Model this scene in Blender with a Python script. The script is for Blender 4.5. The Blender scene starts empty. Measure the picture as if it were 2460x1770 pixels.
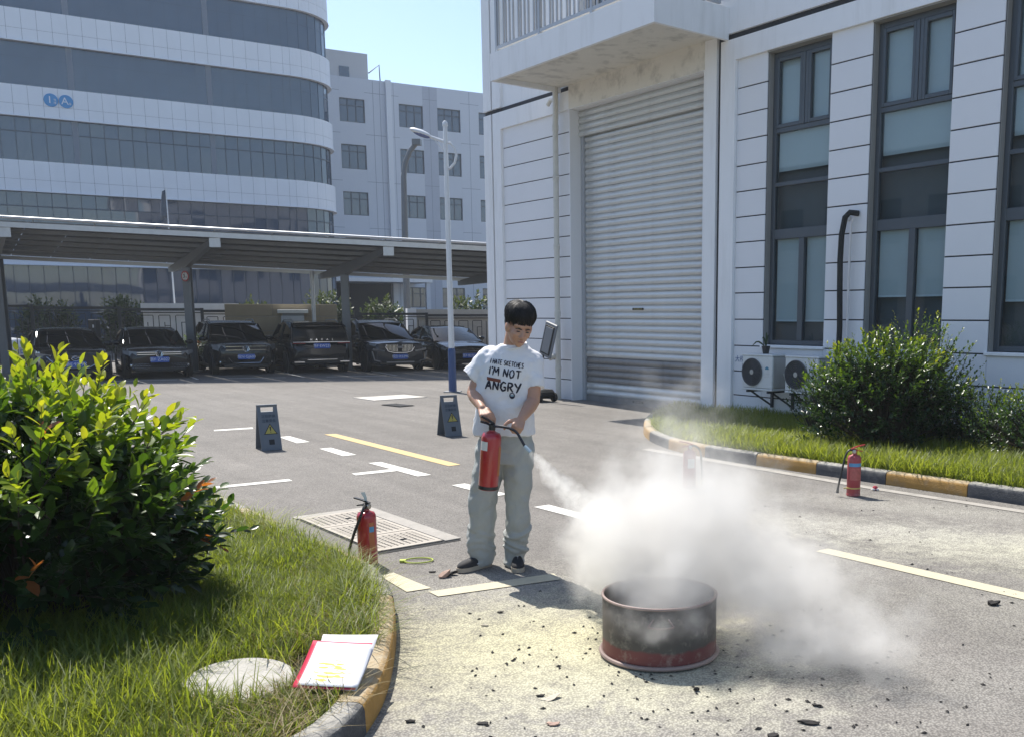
import bpy, math, random
import numpy as np
from mathutils import Vector, Matrix, Euler
from mathutils.bvhtree import BVHTree

random.seed(7); RNG = np.random.default_rng(7)
R = math.radians
SC = bpy.context.scene
COL = SC.collection

# ------------------------------------------------------------------ camera, sky, sun, exposure
cam_d = bpy.data.cameras.new('camera'); cam = bpy.data.objects.new('camera', cam_d); COL.objects.link(cam)
cam_d.sensor_width = 36.0; cam_d.lens = 33.63
cam_d.shift_x = -0.1191; cam_d.shift_y = 0.0929
cam_d.clip_start = 0.05; cam_d.clip_end = 2000
cam.location = (0, 0, 1.65); cam.rotation_euler = (R(90 - 8.82), 0, 0)
SC.camera = cam
SUN_AZ, SUN_EL = 35.0, 57.0            # degrees left of straight ahead, elevation
world = bpy.data.worlds.new('World'); SC.world = world; world.use_nodes = True
wn = world.node_tree.nodes; wl = world.node_tree.links
sky = wn.new('ShaderNodeTexSky'); sky.sky_type = 'NISHITA'; sky.sun_disc = False
sky.sun_elevation = R(SUN_EL); sky.sun_rotation = R(-SUN_AZ)
sky.air_density = 1.0; sky.dust_density = 0.8; sky.ozone_density = 2.6
wl.new(sky.outputs[0], wn['Background'].inputs[0]); wn['Background'].inputs[1].default_value = 0.108
sun_d = bpy.data.lights.new('sun', 'SUN'); sun = bpy.data.objects.new('sun', sun_d); COL.objects.link(sun)
sun_d.energy = 4.2; sun_d.angle = R(0.53); sun_d.color = (1.0, 0.955, 0.88)
SUN_DIR = Vector((-math.sin(R(SUN_AZ)) * math.cos(R(SUN_EL)), math.cos(R(SUN_AZ)) * math.cos(R(SUN_EL)), math.sin(R(SUN_EL))))
sun.rotation_euler = SUN_DIR.to_track_quat('Z', 'Y').to_euler()
sun.location = (-8, 12, 20)
SC.view_settings.view_transform = 'Standard'; SC.view_settings.look = 'None'
SC.view_settings.exposure = 0.85; SC.view_settings.gamma = 1.0
SC.cycles.max_bounces = 7; SC.cycles.transparent_max_bounces = 12; SC.cycles.volume_bounces = 4
SC.cycles.volume_step_rate = 1.0; SC.cycles.volume_max_steps = 192
SC.cycles.use_denoising = True
SC.cycles.sample_clamp_indirect = 6.0

# ------------------------------------------------------------------ helpers
def link(o, parent=None):
    COL.objects.link(o)
    if parent is not None: o.parent = parent
    return o

def tag(o, label=None, cat=None, group=None, kind=None):
    if label: o['label'] = label
    if cat: o['category'] = cat
    if group: o['group'] = group
    if kind: o['kind'] = kind
    return o

def thing(name, label, cat, loc=(0, 0, 0), rz=0.0, group=None):
    o = bpy.data.objects.new(name, None); link(o)
    o.empty_display_size = 0.2
    o.location = loc; o.rotation_euler = (0, 0, rz)
    return tag(o, label, cat, group)

def copy_tree(o, parent=None):
    c = o.copy(); link(c); c.parent = parent
    for ch in o.children: copy_tree(ch, c)
    return c

def arr_mesh(name, v, faces_by_n, smooth=False):
    """fast mesh from numpy: v (N,3); faces_by_n list of int arrays (M,k)"""
    me = bpy.data.meshes.new(name)
    v = np.asarray(v, dtype=np.float32)
    loops = np.concatenate([f.ravel() for f in faces_by_n]).astype(np.int32)
    totals = np.concatenate([np.full(len(f), f.shape[1], dtype=np.int32) for f in faces_by_n])
    starts = np.concatenate([[0], np.cumsum(totals)[:-1]]).astype(np.int32)
    me.vertices.add(len(v)); me.vertices.foreach_set('co', v.ravel())
    me.loops.add(len(loops)); me.loops.foreach_set('vertex_index', loops)
    me.polygons.add(len(totals)); me.polygons.foreach_set('loop_start', starts); me.polygons.foreach_set('loop_total', totals)
    me.update(calc_edges=True)
    if smooth: me.polygons.foreach_set('use_smooth', np.ones(len(totals), dtype=bool))
    return me

class MB:
    def __init__(s): s.v = []; s.f = []
    def add(s, vs, fs, M=None):
        b = len(s.v)
        if M is not None: vs = [M @ Vector(p) for p in vs]
        s.v += [tuple(p) for p in vs]; s.f += [tuple(b + i for i in f) for f in fs]
        return s
    def box(s, x0, x1, y0, y1, z0, z1, M=None):
        vs = [(x0,y0,z0),(x1,y0,z0),(x1,y1,z0),(x0,y1,z0),(x0,y0,z1),(x1,y0,z1),(x1,y1,z1),(x0,y1,z1)]
        return s.add(vs, [(0,3,2,1),(4,5,6,7),(0,1,5,4),(1,2,6,5),(2,3,7,6),(3,0,4,7)], M)
    def cbox(s, x0, x1, y0, y1, z0, z1, c=0.01, M=None):
        """box with chamfered edges"""
        X = (x0, x1); Y = (y0, y1); Z = (z0, z1); vs = []; idx = {}
        for i in (0, 1):
            for j in (0, 1):
                for k in (0, 1):
                    sx, sy, sz = (1, -1)[i], (1, -1)[j], (1, -1)[k]
                    for a, p in (('x', (X[i], Y[j] + sy*c, Z[k] + sz*c)), ('y', (X[i] + sx*c, Y[j], Z[k] + sz*c)), ('z', (X[i] + sx*c, Y[j] + sy*c, Z[k]))):
                        idx[(i, j, k, a)] = len(vs); vs.append(p)
        g = lambda i, j, k, a: idx[(i, j, k, a)]
        fs = []
        for i in (0, 1): fs.append([g(i,0,0,'x'), g(i,1,0,'x'), g(i,1,1,'x'), g(i,0,1,'x')][::(1 if i else -1)])
        for j in (0, 1): fs.append([g(0,j,0,'y'), g(1,j,0,'y'), g(1,j,1,'y'), g(0,j,1,'y')][::(-1 if j else 1)])
        for k in (0, 1): fs.append([g(0,0,k,'z'), g(1,0,k,'z'), g(1,1,k,'z'), g(0,1,k,'z')][::(1 if k else -1)])
        for j in (0, 1):
            for k in (0, 1): fs.append([g(0,j,k,'y'), g(1,j,k,'y'), g(1,j,k,'z'), g(0,j,k,'z')][::(1 if j == k else -1)])
        for i in (0, 1):
            for k in (0, 1): fs.append([g(i,0,k,'x'), g(i,1,k,'x'), g(i,1,k,'z'), g(i,0,k,'z')][::(-1 if i == k else 1)])
        for i in (0, 1):
            for j in (0, 1): fs.append([g(i,j,0,'x'), g(i,j,1,'x'), g(i,j,1,'y'), g(i,j,0,'y')][::(1 if i == j else -1)])
        for i in (0, 1):
            for j in (0, 1):
                for k in (0, 1): fs.append([g(i,j,k,'x'), g(i,j,k,'y'), g(i,j,k,'z')][::(1 if (i+j+k) % 2 else -1)])
        return s.add(vs, fs, M)
    def tube(s, pts, r, n=8, cap=True, sx=1.0):
        pts = [Vector(p) for p in pts]; m = len(pts)
        rr = r if isinstance(r, (list, tuple)) else [r] * m
        vs = []; up = None
        for i, p in enumerate(pts):
            t = (pts[min(i+1, m-1)] - pts[max(i-1, 0)])
            if t.length < 1e-9: t = Vector((0, 0, 1))
            t.normalize()
            if up is None:
                up = Vector((0, 0, 1)) if abs(t.z) < 0.9 else Vector((1, 0, 0))
            a = t.cross(up); a.normalize(); b = a.cross(t); up = b
            for k in range(n):
                w = 2 * math.pi * k / n
                vs.append(p + a * (math.cos(w) * rr[i] * sx) + b * (math.sin(w) * rr[i]))
        fs = [(i*n + k, i*n + (k+1) % n, (i+1)*n + (k+1) % n, (i+1)*n + k) for i in range(m-1) for k in range(n)]
        if cap: fs += [tuple(range(n-1, -1, -1)), tuple((m-1)*n + k for k in range(n))]
        return s.add(vs, fs)
    def lathe(s, prof, n=24, M=None):
        vs = []; fs = []; m = len(prof)
        for r, z in prof:
            for k in range(n):
                w = 2 * math.pi * k / n; vs.append((r * math.cos(w), r * math.sin(w), z))
        for i in range(m-1):
            for k in range(n): fs.append((i*n + k, i*n + (k+1) % n, (i+1)*n + (k+1) % n, (i+1)*n + k))
        if prof[0][0] > 1e-6: fs.append(tuple(range(n-1, -1, -1)))
        if prof[-1][0] > 1e-6: fs.append(tuple((m-1)*n + k for k in range(n)))
        return s.add(vs, fs, M)
    def prism(s, poly, z0, z1, M=None):
        """poly: ccw list of (x,y)"""
        n = len(poly); vs = [(x, y, z0) for x, y in poly] + [(x, y, z1) for x, y in poly]
        fs = [tuple(range(n-1, -1, -1)), tuple(range(n, 2*n))] + [(i, (i+1) % n, n + (i+1) % n, n + i) for i in range(n)]
        return s.add(vs, fs, M)
    def ell(s, c, r, n=12, m=8, M=None):
        vs = []; fs = []
        for i in range(m+1):
            a = math.pi * i / m
            for k in range(n):
                w = 2*math.pi*k/n
                vs.append((c[0] + r[0]*math.sin(a)*math.cos(w), c[1] + r[1]*math.sin(a)*math.sin(w), c[2] - r[2]*math.cos(a)))
        for i in range(m):
            for k in range(n): fs.append((i*n + k, i*n + (k+1) % n, (i+1)*n + (k+1) % n, (i+1)*n + k))
        return s.add(vs, fs, M)
    def loft(s, rings, cap=True, closed=True):
        n = len(rings[0]); m = len(rings); vs = [p for r in rings for p in r]
        fs = [(i*n + k, i*n + (k+1) % n, (i+1)*n + (k+1) % n, (i+1)*n + k) for i in range(m-1) for k in range(n if closed else n-1)]
        if cap: fs += [tuple(range(n-1, -1, -1)), tuple((m-1)*n + k for k in range(n))]
        return s.add(vs, fs)
    def mesh(s, name, mat=None, smooth=False, ang=40):
        me = bpy.data.meshes.new(name); me.from_pydata(s.v, [], s.f); me.update()
        if mat is not None: me.materials.append(mat)
        if smooth:
            me.shade_smooth(); me.set_sharp_from_angle(angle=R(ang))
        return me
    def build(s, name, mat, parent=None, smooth=False, ang=40, loc=None):
        o = bpy.data.objects.new(name, s.mesh(name, mat, smooth, ang)); link(o, parent)
        if loc is not None: o.location = loc
        return o

def inst(name, me, parent=None, M=None):
    o = bpy.data.objects.new(name, me); link(o, parent)
    if M is not None: o.matrix_local = M
    return o

def TR(loc=(0, 0, 0), rot=(0, 0, 0), sc=(1, 1, 1)):
    return Matrix.LocRotScale(Vector(loc), Euler(rot), Vector(sc))

def text_mesh(body, size, mat, ext=0.001, ax='CENTER', shear=0.0, bold=0.0, spacing=1.0):
    cu = bpy.data.curves.new('text', 'FONT'); cu.body = body; cu.size = size; cu.align_x = ax; cu.align_y = 'CENTER'
    cu.extrude = ext; cu.shear = shear; cu.offset = bold; cu.space_character = spacing; cu.resolution_u = 3
    o = bpy.data.objects.new('text', cu); COL.objects.link(o)
    dg = bpy.context.evaluated_depsgraph_get()
    me = bpy.data.meshes.new_from_object(o.evaluated_get(dg))
    bpy.data.objects.remove(o); bpy.data.curves.remove(cu)
    me.materials.clear(); me.materials.append(mat)
    return me

# ------------------------------------------------------------------ materials
def nt_new(name):
    m = bpy.data.materials.new(name); m.use_nodes = True
    nt = m.node_tree
    return m, nt.nodes, nt.links, nt.nodes['Principled BSDF']

def mat(name, col, rough=0.6, metal=0.0, var=0.12, scale=6.0, bump=0.0, bscale=80.0, coat=0.0, spec=0.5, dirt=None, dscale=3.0, damt=0.5, streak=1.0):
    m, n, l, b = nt_new(name)
    b.inputs['Roughness'].default_value = rough; b.inputs['Metallic'].default_value = metal
    b.inputs['Coat Weight'].default_value = coat; b.inputs['Specular IOR Level'].default_value = spec
    tc = n.new('ShaderNodeTexCoord')
    no = n.new('ShaderNodeTexNoise'); no.inputs['Scale'].default_value = scale; no.inputs['Detail'].default_value = 6; no.inputs['Roughness'].default_value = 0.6
    l.new(tc.outputs['Object'], no.inputs['Vector'])
    mx = n.new('ShaderNodeMix'); mx.data_type = 'RGBA'
    c = col
    mx.inputs[6].default_value = (*[x * (1 - var) for x in c], 1); mx.inputs[7].default_value = (*[min(1, x * (1 + var)) for x in c], 1)
    l.new(no.outputs[0], mx.inputs[0]); out = mx.outputs[2]
    if dirt is not None:
        mp = n.new('ShaderNodeMapping'); mp.inputs['Scale'].default_value = (1, 1, 1.0 / streak)
        l.new(tc.outputs['Object'], mp.inputs[0])
        n2 = n.new('ShaderNodeTexNoise'); n2.inputs['Scale'].default_value = dscale; n2.inputs['Detail'].default_value = 8; n2.inputs['Roughness'].default_value = 0.65
        l.new(mp.outputs[0], n2.inputs['Vector'])
        mr = n.new('ShaderNodeMapRange'); mr.inputs[1].default_value = 0.5; mr.inputs[2].default_value = 0.78; mr.inputs[4].default_value = damt
        l.new(n2.outputs[0], mr.inputs[0])
        m2 = n.new('ShaderNodeMix'); m2.data_type = 'RGBA'; m2.inputs[7].default_value = (*dirt, 1)
        l.new(mr.outputs[0], m2.inputs[0]); l.new(out, m2.inputs[6]); out = m2.outputs[2]
    l.new(out, b.inputs['Base Color'])
    if bump > 0:
        nb = n.new('ShaderNodeTexNoise'); nb.inputs['Scale'].default_value = bscale; nb.inputs['Detail'].default_value = 4
        l.new(tc.outputs['Object'], nb.inputs['Vector'])
        bp = n.new('ShaderNodeBump'); bp.inputs['Strength'].default_value = bump; bp.inputs['Distance'].default_value = 0.01
        l.new(nb.outputs[0], bp.inputs['Height']); l.new(bp.outputs[0], b.inputs['Normal'])
    return m

def leaf_mat(name, c0, c1, trans=0.45, rough=0.38, attr='rnd', tcol=None, obj_random=False):
    """leaf / grass: colour by a per-leaf random number, with light shining through"""
    m, n, l, b = nt_new(name)
    if obj_random:
        at = n.new('ShaderNodeObjectInfo'); fac = at.outputs['Random']
    else:
        at = n.new('ShaderNodeAttribute'); at.attribute_name = attr; fac = at.outputs['Fac']
    cr = n.new('ShaderNodeValToRGB'); cr.color_ramp.elements[0].color = (*c0, 1); cr.color_ramp.elements[1].color = (*c1, 1)
    l.new(fac, cr.inputs[0]); l.new(cr.outputs[0], b.inputs['Base Color'])
    b.inputs['Roughness'].default_value = rough
    tr = n.new('ShaderNodeBsdfTranslucent')
    hs = n.new('ShaderNodeMix'); hs.data_type = 'RGBA'; hs.blend_type = 'MULTIPLY'; hs.inputs[0].default_value = 1.0
    hs.inputs[7].default_value = (*(tcol or (2.6, 2.1, 0.7)), 1); hs.clamp_result = False
    l.new(cr.outputs[0], hs.inputs[6]); l.new(hs.outputs[2], tr.inputs[0])
    ms = n.new('ShaderNodeMixShader'); ms.inputs[0].default_value = trans
    l.new(b.outputs[0], ms.inputs[1]); l.new(tr.outputs[0], ms.inputs[2])
    l.new(ms.outputs[0], n['Material Output'].inputs[0])
    return m

def glass_mat(name, col, rough=0.03, ior=1.6, wav=0.0, wscale=1.2, var=0.1):
    m, n, l, b = nt_new(name)
    b.inputs['Roughness'].default_value = rough; b.inputs['IOR'].default_value = ior
    tc = n.new('ShaderNodeTexCoord')
    no = n.new('ShaderNodeTexNoise'); no.inputs['Scale'].default_value = 0.7; l.new(tc.outputs['Object'], no.inputs['Vector'])
    mx = n.new('ShaderNodeMix'); mx.data_type = 'RGBA'; mx.inputs[6].default_value = (*[x*(1-var) for x in col], 1); mx.inputs[7].default_value = (*[x*(1+var) for x in col], 1)
    l.new(no.outputs[0], mx.inputs[0]); l.new(mx.outputs[2], b.inputs['Base Color'])
    if wav > 0:
        nb = n.new('ShaderNodeTexNoise'); nb.inputs['Scale'].default_value = wscale; nb.inputs['Detail'].default_value = 1
        geo = n.new('ShaderNodeNewGeometry'); l.new(geo.outputs['Position'], nb.inputs['Vector'])
        bp = n.new('ShaderNodeBump'); bp.inputs['Strength'].default_value = 1.0; bp.inputs['Distance'].default_value = wav
        l.new(nb.outputs[0], bp.inputs['Height']); l.new(bp.outputs[0], b.inputs['Normal'])
    return m

def ground_mat(name, base, speck=0.35, powder=(), big=0.12):
    """asphalt: fine aggregate, soft patches, and powder spilled in patches of its own shape"""
    m, n, l, b = nt_new(name)
    b.inputs['Roughness'].default_value = 0.85; b.inputs['Specular IOR Level'].default_value = 0.25
    geo = n.new('ShaderNodeNewGeometry'); P = geo.outputs['Position']
    def noise(sc, det=5, ro=0.6, dist=0.0):
        t = n.new('ShaderNodeTexNoise'); t.inputs['Scale'].default_value = sc; t.inputs['Detail'].default_value = det; t.inputs['Roughness'].default_value = ro; t.inputs['Distortion'].default_value = dist
        l.new(P, t.inputs['Vector']); return t.outputs[0]
    def rng(x, a, c, lo=0.0, hi=1.0):
        t = n.new('ShaderNodeMapRange'); t.inputs[1].default_value = a; t.inputs[2].default_value = c; t.inputs[3].default_value = lo; t.inputs[4].default_value = hi
        l.new(x, t.inputs[0]); return t.outputs[0]
    def math_(op, a, c):
        t = n.new('ShaderNodeMath'); t.operation = op
        for i, x in enumerate((a, c)):
            if isinstance(x, (int, float)): t.inputs[i].default_value = x
            else: l.new(x, t.inputs[i])
        return t.outputs[0]
    def mixc(fac, a, c):
        t = n.new('ShaderNodeMix'); t.data_type = 'RGBA'
        l.new(fac, t.inputs[0])
        for i, x in ((6, a), (7, c)):
            if isinstance(x, tuple): t.inputs[i].default_value = (*x, 1)
            else: l.new(x, t.inputs[i])
        return t.outputs[2]
    vor = n.new('ShaderNodeTexVoronoi'); vor.inputs['Scale'].default_value = 95; l.new(P, vor.inputs['Vector'])
    sp = rng(vor.outputs['Distance'], 0.1, 0.75, 1 + speck, 1 - speck)
    lg = rng(noise(0.35, 4), 0.3, 0.7, 1 - big, 1 + big)
    md = rng(noise(4.0, 6, 0.7), 0.3, 0.7, 0.9, 1.1)
    # tyre wear along the lane
    mp = n.new('ShaderNodeMapping'); mp.vector_type = 'TEXTURE'; mp.inputs['Rotation'].default_value = (0, 0, R(-51)); mp.inputs['Scale'].default_value = (7.0, 0.32, 1); l.new(P, mp.inputs[0])
    ts = n.new('ShaderNodeTexNoise'); ts.inputs['Scale'].default_value = 1.0; ts.inputs['Detail'].default_value = 5; ts.inputs['Roughness'].default_value = 0.6; l.new(mp.outputs[0], ts.inputs['Vector'])
    tw = rng(ts.outputs[0], 0.3, 0.7, 0.88, 1.1)
    k = math_('MULTIPLY', math_('MULTIPLY', math_('MULTIPLY', sp, tw), lg), md)
    colr = n.new('ShaderNodeMix'); colr.data_type = 'RGBA'; colr.blend_type = 'MULTIPLY'; colr.inputs[0].default_value = 1.0
    colr.inputs[6].default_value = (*base, 1); l.new(k, colr.inputs[7]); out = colr.outputs[2]
    nz = noise(7.0, 8, 0.72, 0.6); fine = rng(vor.outputs['Distance'], 0.05, 0.6, 1.15, 0.35)
    for (cx, cy, rx, ry, ang, amt, pc) in powder:
        mp = n.new('ShaderNodeMapping'); mp.vector_type = 'TEXTURE'
        mp.inputs['Location'].default_value = (cx, cy, 0); mp.inputs['Rotation'].default_value = (0, 0, R(ang)); mp.inputs['Scale'].default_value = (rx, ry, 10)
        l.new(P, mp.inputs[0])
        ln = n.new('ShaderNodeVectorMath'); ln.operation = 'LENGTH'; l.new(mp.outputs[0], ln.inputs[0])
        d = math_('ADD', ln.outputs['Value'], rng(nz, 0.25, 0.75, -0.55, 0.55))
        f = math_('MULTIPLY', rng(d, 1.25, 0.1, 0.0, amt), fine)
        t = n.new('ShaderNodeClamp'); l.new(f, t.inputs[0])
        out = mixc(t.outputs[0], out, pc)
    l.new(out, b.inputs['Base Color'])
    bp = n.new('ShaderNodeBump'); bp.inputs['Strength'].default_value = 0.55; bp.inputs['Distance'].default_value = 0.006
    l.new(vor.outputs['Distance'], bp.inputs['Height']); bp.invert = True
    l.new(bp.outputs[0], b.inputs['Normal'])
    return m

YEL = (0.60, 0.56, 0.33); WHI = (0.56, 0.54, 0.46)
POWDER = [(-0.45, 4.70, 1.05, 0.85, 10, 1.0, YEL), (-0.35, 4.2, 1.0, 0.7, 0, 0.6, (0.56, 0.53, 0.38)), (0.25, 4.1, 0.7, 0.45, -10, 0.6, (0.52, 0.5, 0.36)),
          (-0.75, 5.6, 0.8, 0.7, 0, 0.42, WHI), (-0.3, 3.55, 1.3, 0.6, 0, 0.4, WHI), (2.2, 7.15, 1.7, 0.5, -22, 0.75, WHI), (3.1, 6.45, 1.5, 0.6, -15, 0.85, (0.58, 0.56, 0.42)), (2.5, 8.1, 1.5, 0.45, -30, 0.45, WHI), (2.6, 5.2, 1.6, 0.8, -20, 0.3, (0.46, 0.45, 0.36)),
          (1.2, 7.6, 0.9, 0.5, -20, 0.4, WHI), (1.3, 4.1, 1.0, 0.5, 0, 0.28, (0.5, 0.49, 0.44)), (1.0, 6.6, 1.2, 0.7, 0, 0.3, WHI)]
M_ASPH = ground_mat('asphalt', (0.196, 0.182, 0.165), powder=POWDER)
M_LINE = mat('road_paint_white', (0.66, 0.64, 0.58), 0.7, var=0.18, scale=25, bump=0.3, dirt=(0.3, 0.29, 0.27), dscale=9, damt=0.75)
M_YLINE = mat('road_paint_yellow', (0.56, 0.40, 0.17), 0.7, var=0.18, scale=25, bump=0.3, dirt=(0.33, 0.28, 0.2), dscale=9, damt=0.7)
M_CREAML = mat('road_paint_dusted', (0.50, 0.45, 0.32), 0.75, var=0.15, scale=25, bump=0.3, dirt=(0.36, 0.34, 0.28), dscale=9, damt=0.7)
M_CONC = mat('concrete_pale', (0.50, 0.47, 0.42), 0.85, var=0.15, scale=14, bump=0.4, bscale=120, dirt=(0.3, 0.28, 0.25), dscale=5, damt=0.5)
M_GUTT = mat('gutter_strip', (0.34, 0.315, 0.28), 0.85, var=0.2, scale=10, bump=0.4, bscale=120, dirt=(0.2, 0.19, 0.17), dscale=4, damt=0.9)
M_SOIL = mat('soil', (0.05, 0.045, 0.025), 0.95, var=0.4, scale=20, bump=0.8, bscale=40)
M_KY = mat('kerb_yellow', (0.35, 0.195, 0.045), 0.8, var=0.25, scale=12, bump=0.6, bscale=90, dirt=(0.22, 0.17, 0.11), dscale=6, damt=0.9)
M_KB = mat('kerb_black', (0.055, 0.057, 0.062), 0.8, var=0.25, scale=12, bump=0.6, bscale=90, dirt=(0.22, 0.21, 0.19), dscale=7, damt=0.7)
def worn_top(m, col, amt):
    # traffic and weather have rubbed the paint off the tops of the stones
    n, l = m.node_tree.nodes, m.node_tree.links; b = n['Principled BSDF']; src = b.inputs['Base Color'].links[0].from_socket
    g = n.new('ShaderNodeNewGeometry'); sp = n.new('ShaderNodeSeparateXYZ'); l.new(g.outputs['True Normal'], sp.inputs[0])
    nz = n.new('ShaderNodeTexNoise'); nz.inputs['Scale'].default_value = 16; nz.inputs['Detail'].default_value = 8; l.new(g.outputs['Position'], nz.inputs['Vector'])
    a = n.new('ShaderNodeMath'); a.operation = 'MULTIPLY_ADD'; a.inputs[1].default_value = 0.9; l.new(nz.outputs[0], a.inputs[0]); l.new(sp.outputs['Z'], a.inputs[2])
    r = n.new('ShaderNodeMapRange'); r.inputs[1].default_value = 1.05; r.inputs[2].default_value = 1.5; r.inputs[4].default_value = amt; l.new(a.outputs[0], r.inputs[0])
    mx = n.new('ShaderNodeMix'); mx.data_type = 'RGBA'; mx.inputs[7].default_value = (*col, 1); l.new(r.outputs[0], mx.inputs[0]); l.new(src, mx.inputs[6]); l.new(mx.outputs[2], b.inputs['Base Color'])
worn_top(M_KY, (0.40, 0.34, 0.24), 0.9); worn_top(M_KB, (0.36, 0.34, 0.30), 0.95)

# ------------------------------------------------------------------ ground
def sheet(name, poly, z, m, kind='structure', parent=None, label=None):
    me = bpy.data.meshes.new(name); me.from_pydata([(x, y, z) for x, y in poly], [], [tuple(range(len(poly)))]); me.update(); me.materials.append(m)
    o = bpy.data.objects.new(name, me); link(o, parent)
    if parent is None: tag(o, kind=kind)
    return o
mb = MB(); mb.add([(-400, -400, 0), (400, -400, 0), (400, 400, 0), (-400, 400, 0)], [(0, 1, 2, 3)])
ground = mb.build('asphalt_ground', M_ASPH); tag(ground, kind='structure')
LZ = 0.004
marks = [('lane_dash', M_LINE, [(-4.87, 13.02), (-4.40, 12.38), (-4.28, 12.52), (-4.76, 13.12)]),
    ('lane_dash', M_LINE, [(-3.94, 11.86), (-3.45, 11.22), (-3.32, 11.33), (-3.82, 11.95)]),
    ('lane_dash', M_LINE, [(-3.00, 10.68), (-2.24, 9.77), (-2.12, 9.87), (-2.88, 10.76)]),
    ('lane_dash', M_LINE, [(-1.79, 9.25), (-1.29, 8.66), (-1.17, 8.77), (-1.68, 9.35)]),
    ('lane_dash', M_LINE, [(-0.87, 8.17), (-0.36, 7.58), (-0.25, 7.68), (-0.75, 8.27)]),
    ('bay_line', M_LINE, [(-6.12, 13.84), (-6.05, 13.70), (-5.60, 13.98), (-5.68, 14.16)]),
    ('bay_line', M_LINE, [(-2.98, 9.96), (-2.90, 9.84), (-2.545, 10.115), (-2.645, 10.235)]),
    ('bay_line', M_LINE, [(-4.09, 9.18), (-4.03, 9.07), (-3.44, 9.50), (-3.52, 9.61)]),
    ('bay_line', M_CREAML, [(-1.24, 5.585), (-1.16, 5.485), (-0.46, 5.86), (-0.52, 6.0)]),
    ('bay_line', M_CREAML, [(-1.56, 6.02), (-1.62, 5.93), (-1.37, 5.58), (-1.24, 5.66)]),
    ('centre_line', M_YLINE, [(-4.34, 13.31), (-2.05, 10.46), (-1.94, 10.57), (-4.20, 13.38)]),
    ('centre_line', M_CREAML, [(1.28, 6.59), (3.45, 4.08), (3.56, 4.18), (1.39, 6.67)]),
    ('edge_line', M_GUTT, [(0.09, 11.77), (2.3, 9.0), (3.9, 7.24), (3.98, 7.33), (2.38, 9.08), (0.2, 11.87)]),
    ('parking_line', M_LINE, [(-13.2, 24.1), (-11.8, 24.75), (-11.84, 24.85), (-13.24, 24.2)]),
    ('parking_line', M_LINE, [(-11.0, 25.1), (-9.3, 25.6), (-9.34, 25.7), (-11.04, 25.2)]),
    ('parking_line', M_LINE, [(-8.3, 25.9), (-6.8, 26.4), (-6.84, 26.5), (-8.34, 26.0)]),
    ('parking_line', M_LINE, [(-11.4, 24.95), (-11.3, 24.9), (-13.5, 28.5), (-13.6, 28.5)]),
    ('parking_line', M_LINE, [(-8.9, 25.75), (-8.8, 25.7), (-11.0, 29.3), (-11.1, 29.3)]),
    ('parking_line', M_LINE, [(-6.6, 26.5), (-6.5, 26.45), (-8.7, 30.1), (-8.8, 30.1)])]
for i, (nm, m_, poly) in enumerate(marks): sheet(nm, poly, LZ + 0.0003 * (i % 5), m_)

# concrete cover slab and slot drain on the far road, and the ramp at the shutter
mb = MB(); mb.prism([(-5.67, 19.29), (-5.07, 18.62), (-4.22, 19.46), (-4.81, 20.04)], -0.05, 0.012); o = mb.build('concrete_cover', M_CONC)
tag(o, 'pale square concrete cover set in the road before the lamp post', 'cover')
M_IRON = mat('cast_iron', (0.05, 0.05, 0.05), 0.6, 0.6, var=0.3, bump=0.3)
dr = thing('slot_drain', 'small slotted iron drain in the asphalt near the pale concrete cover', 'drain', (-4.37, 17.66, 0.006), R(-42))
mb = MB(); mb.box(-0.3, 0.3, -0.17, 0.17, 0, 0.003); mb.build('drain_base', mat('drain_dark', (0.02, 0.02, 0.02), 0.9), dr)
mbs = MB(); mbs.box(-0.018, 0.018, -0.15, 0.15, 0.003, 0.012); me = mbs.mesh('drain_bar', M_IRON)
for k in range(9): inst('drain_bar', me, dr, TR((-0.26 + k*0.065, 0, 0)))

# ------------------------------------------------------------------ planting islands: kerbs, soil, grass
def resample(poly, step):
    P = np.array(poly, float); seg = np.hypot(*(P[1:] - P[:-1]).T); s = np.concatenate([[0], np.cumsum(seg)])
    t = np.arange(0, s[-1], step); t = np.append(t, s[-1])
    return np.stack([np.interp(t, s, P[:, 0]), np.interp(t, s, P[:, 1])], 1), t
def smooth_line(poly, it=2):
    P = np.array(poly, float)
    for _ in range(it):
        Q = [P[0]]
        for a, c in zip(P[:-1], P[1:]): Q += [a * .75 + c * .25, a * .25 + c * .75]
        Q.append(P[-1]); P = np.array(Q)
    return P
def offset(P, d):
    T = np.gradient(P, axis=0); T /= np.hypot(*T.T)[:, None]
    return P + d * np.stack([-T[:, 1], T[:, 0]], 1)

def kerb(name, poly, stones):
    """stones: list of (end distance, material); each kerb stone a piece of its own"""
    root = bpy.data.objects.new(name, None); link(root); tag(root, kind='structure')
    L = smooth_line(poly); D, t = resample(L, 0.05)
    prof = [(0.0, -0.06), (0.004, 0.095), (0.012, 0.118), (0.032, 0.13), (0.118, 0.132), (0.125, 0.12), (0.125, -0.06)]
    a = 0.0
    for e, m_ in stones:
        sel = (t >= a + 0.001) & (t <= e - 0.001)
        tt = np.concatenate([[a + 0.004], t[sel], [e - 0.004]])
        pts = np.stack([np.interp(tt, t, D[:, 0]), np.interp(tt, t, D[:, 1])], 1)
        T = np.gradient(pts, axis=0); T /= np.hypot(*T.T)[:, None]; N = np.stack([-T[:, 1], T[:, 0]], 1)
        jz = random.uniform(-0.004, 0.004); jo = random.uniform(-0.004, 0.004)
        mb = MB(); mb.loft([[(p[0] + n_[0]*(q+jo), p[1] + n_[1]*(q+jo), z+jz) for q, z in prof] for p, n_ in zip(pts, N)])
        mb.build('kerb_stone', m_, root, True, 50)
        a = e
        if a > t[-1] - 0.2: break
    return L

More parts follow.
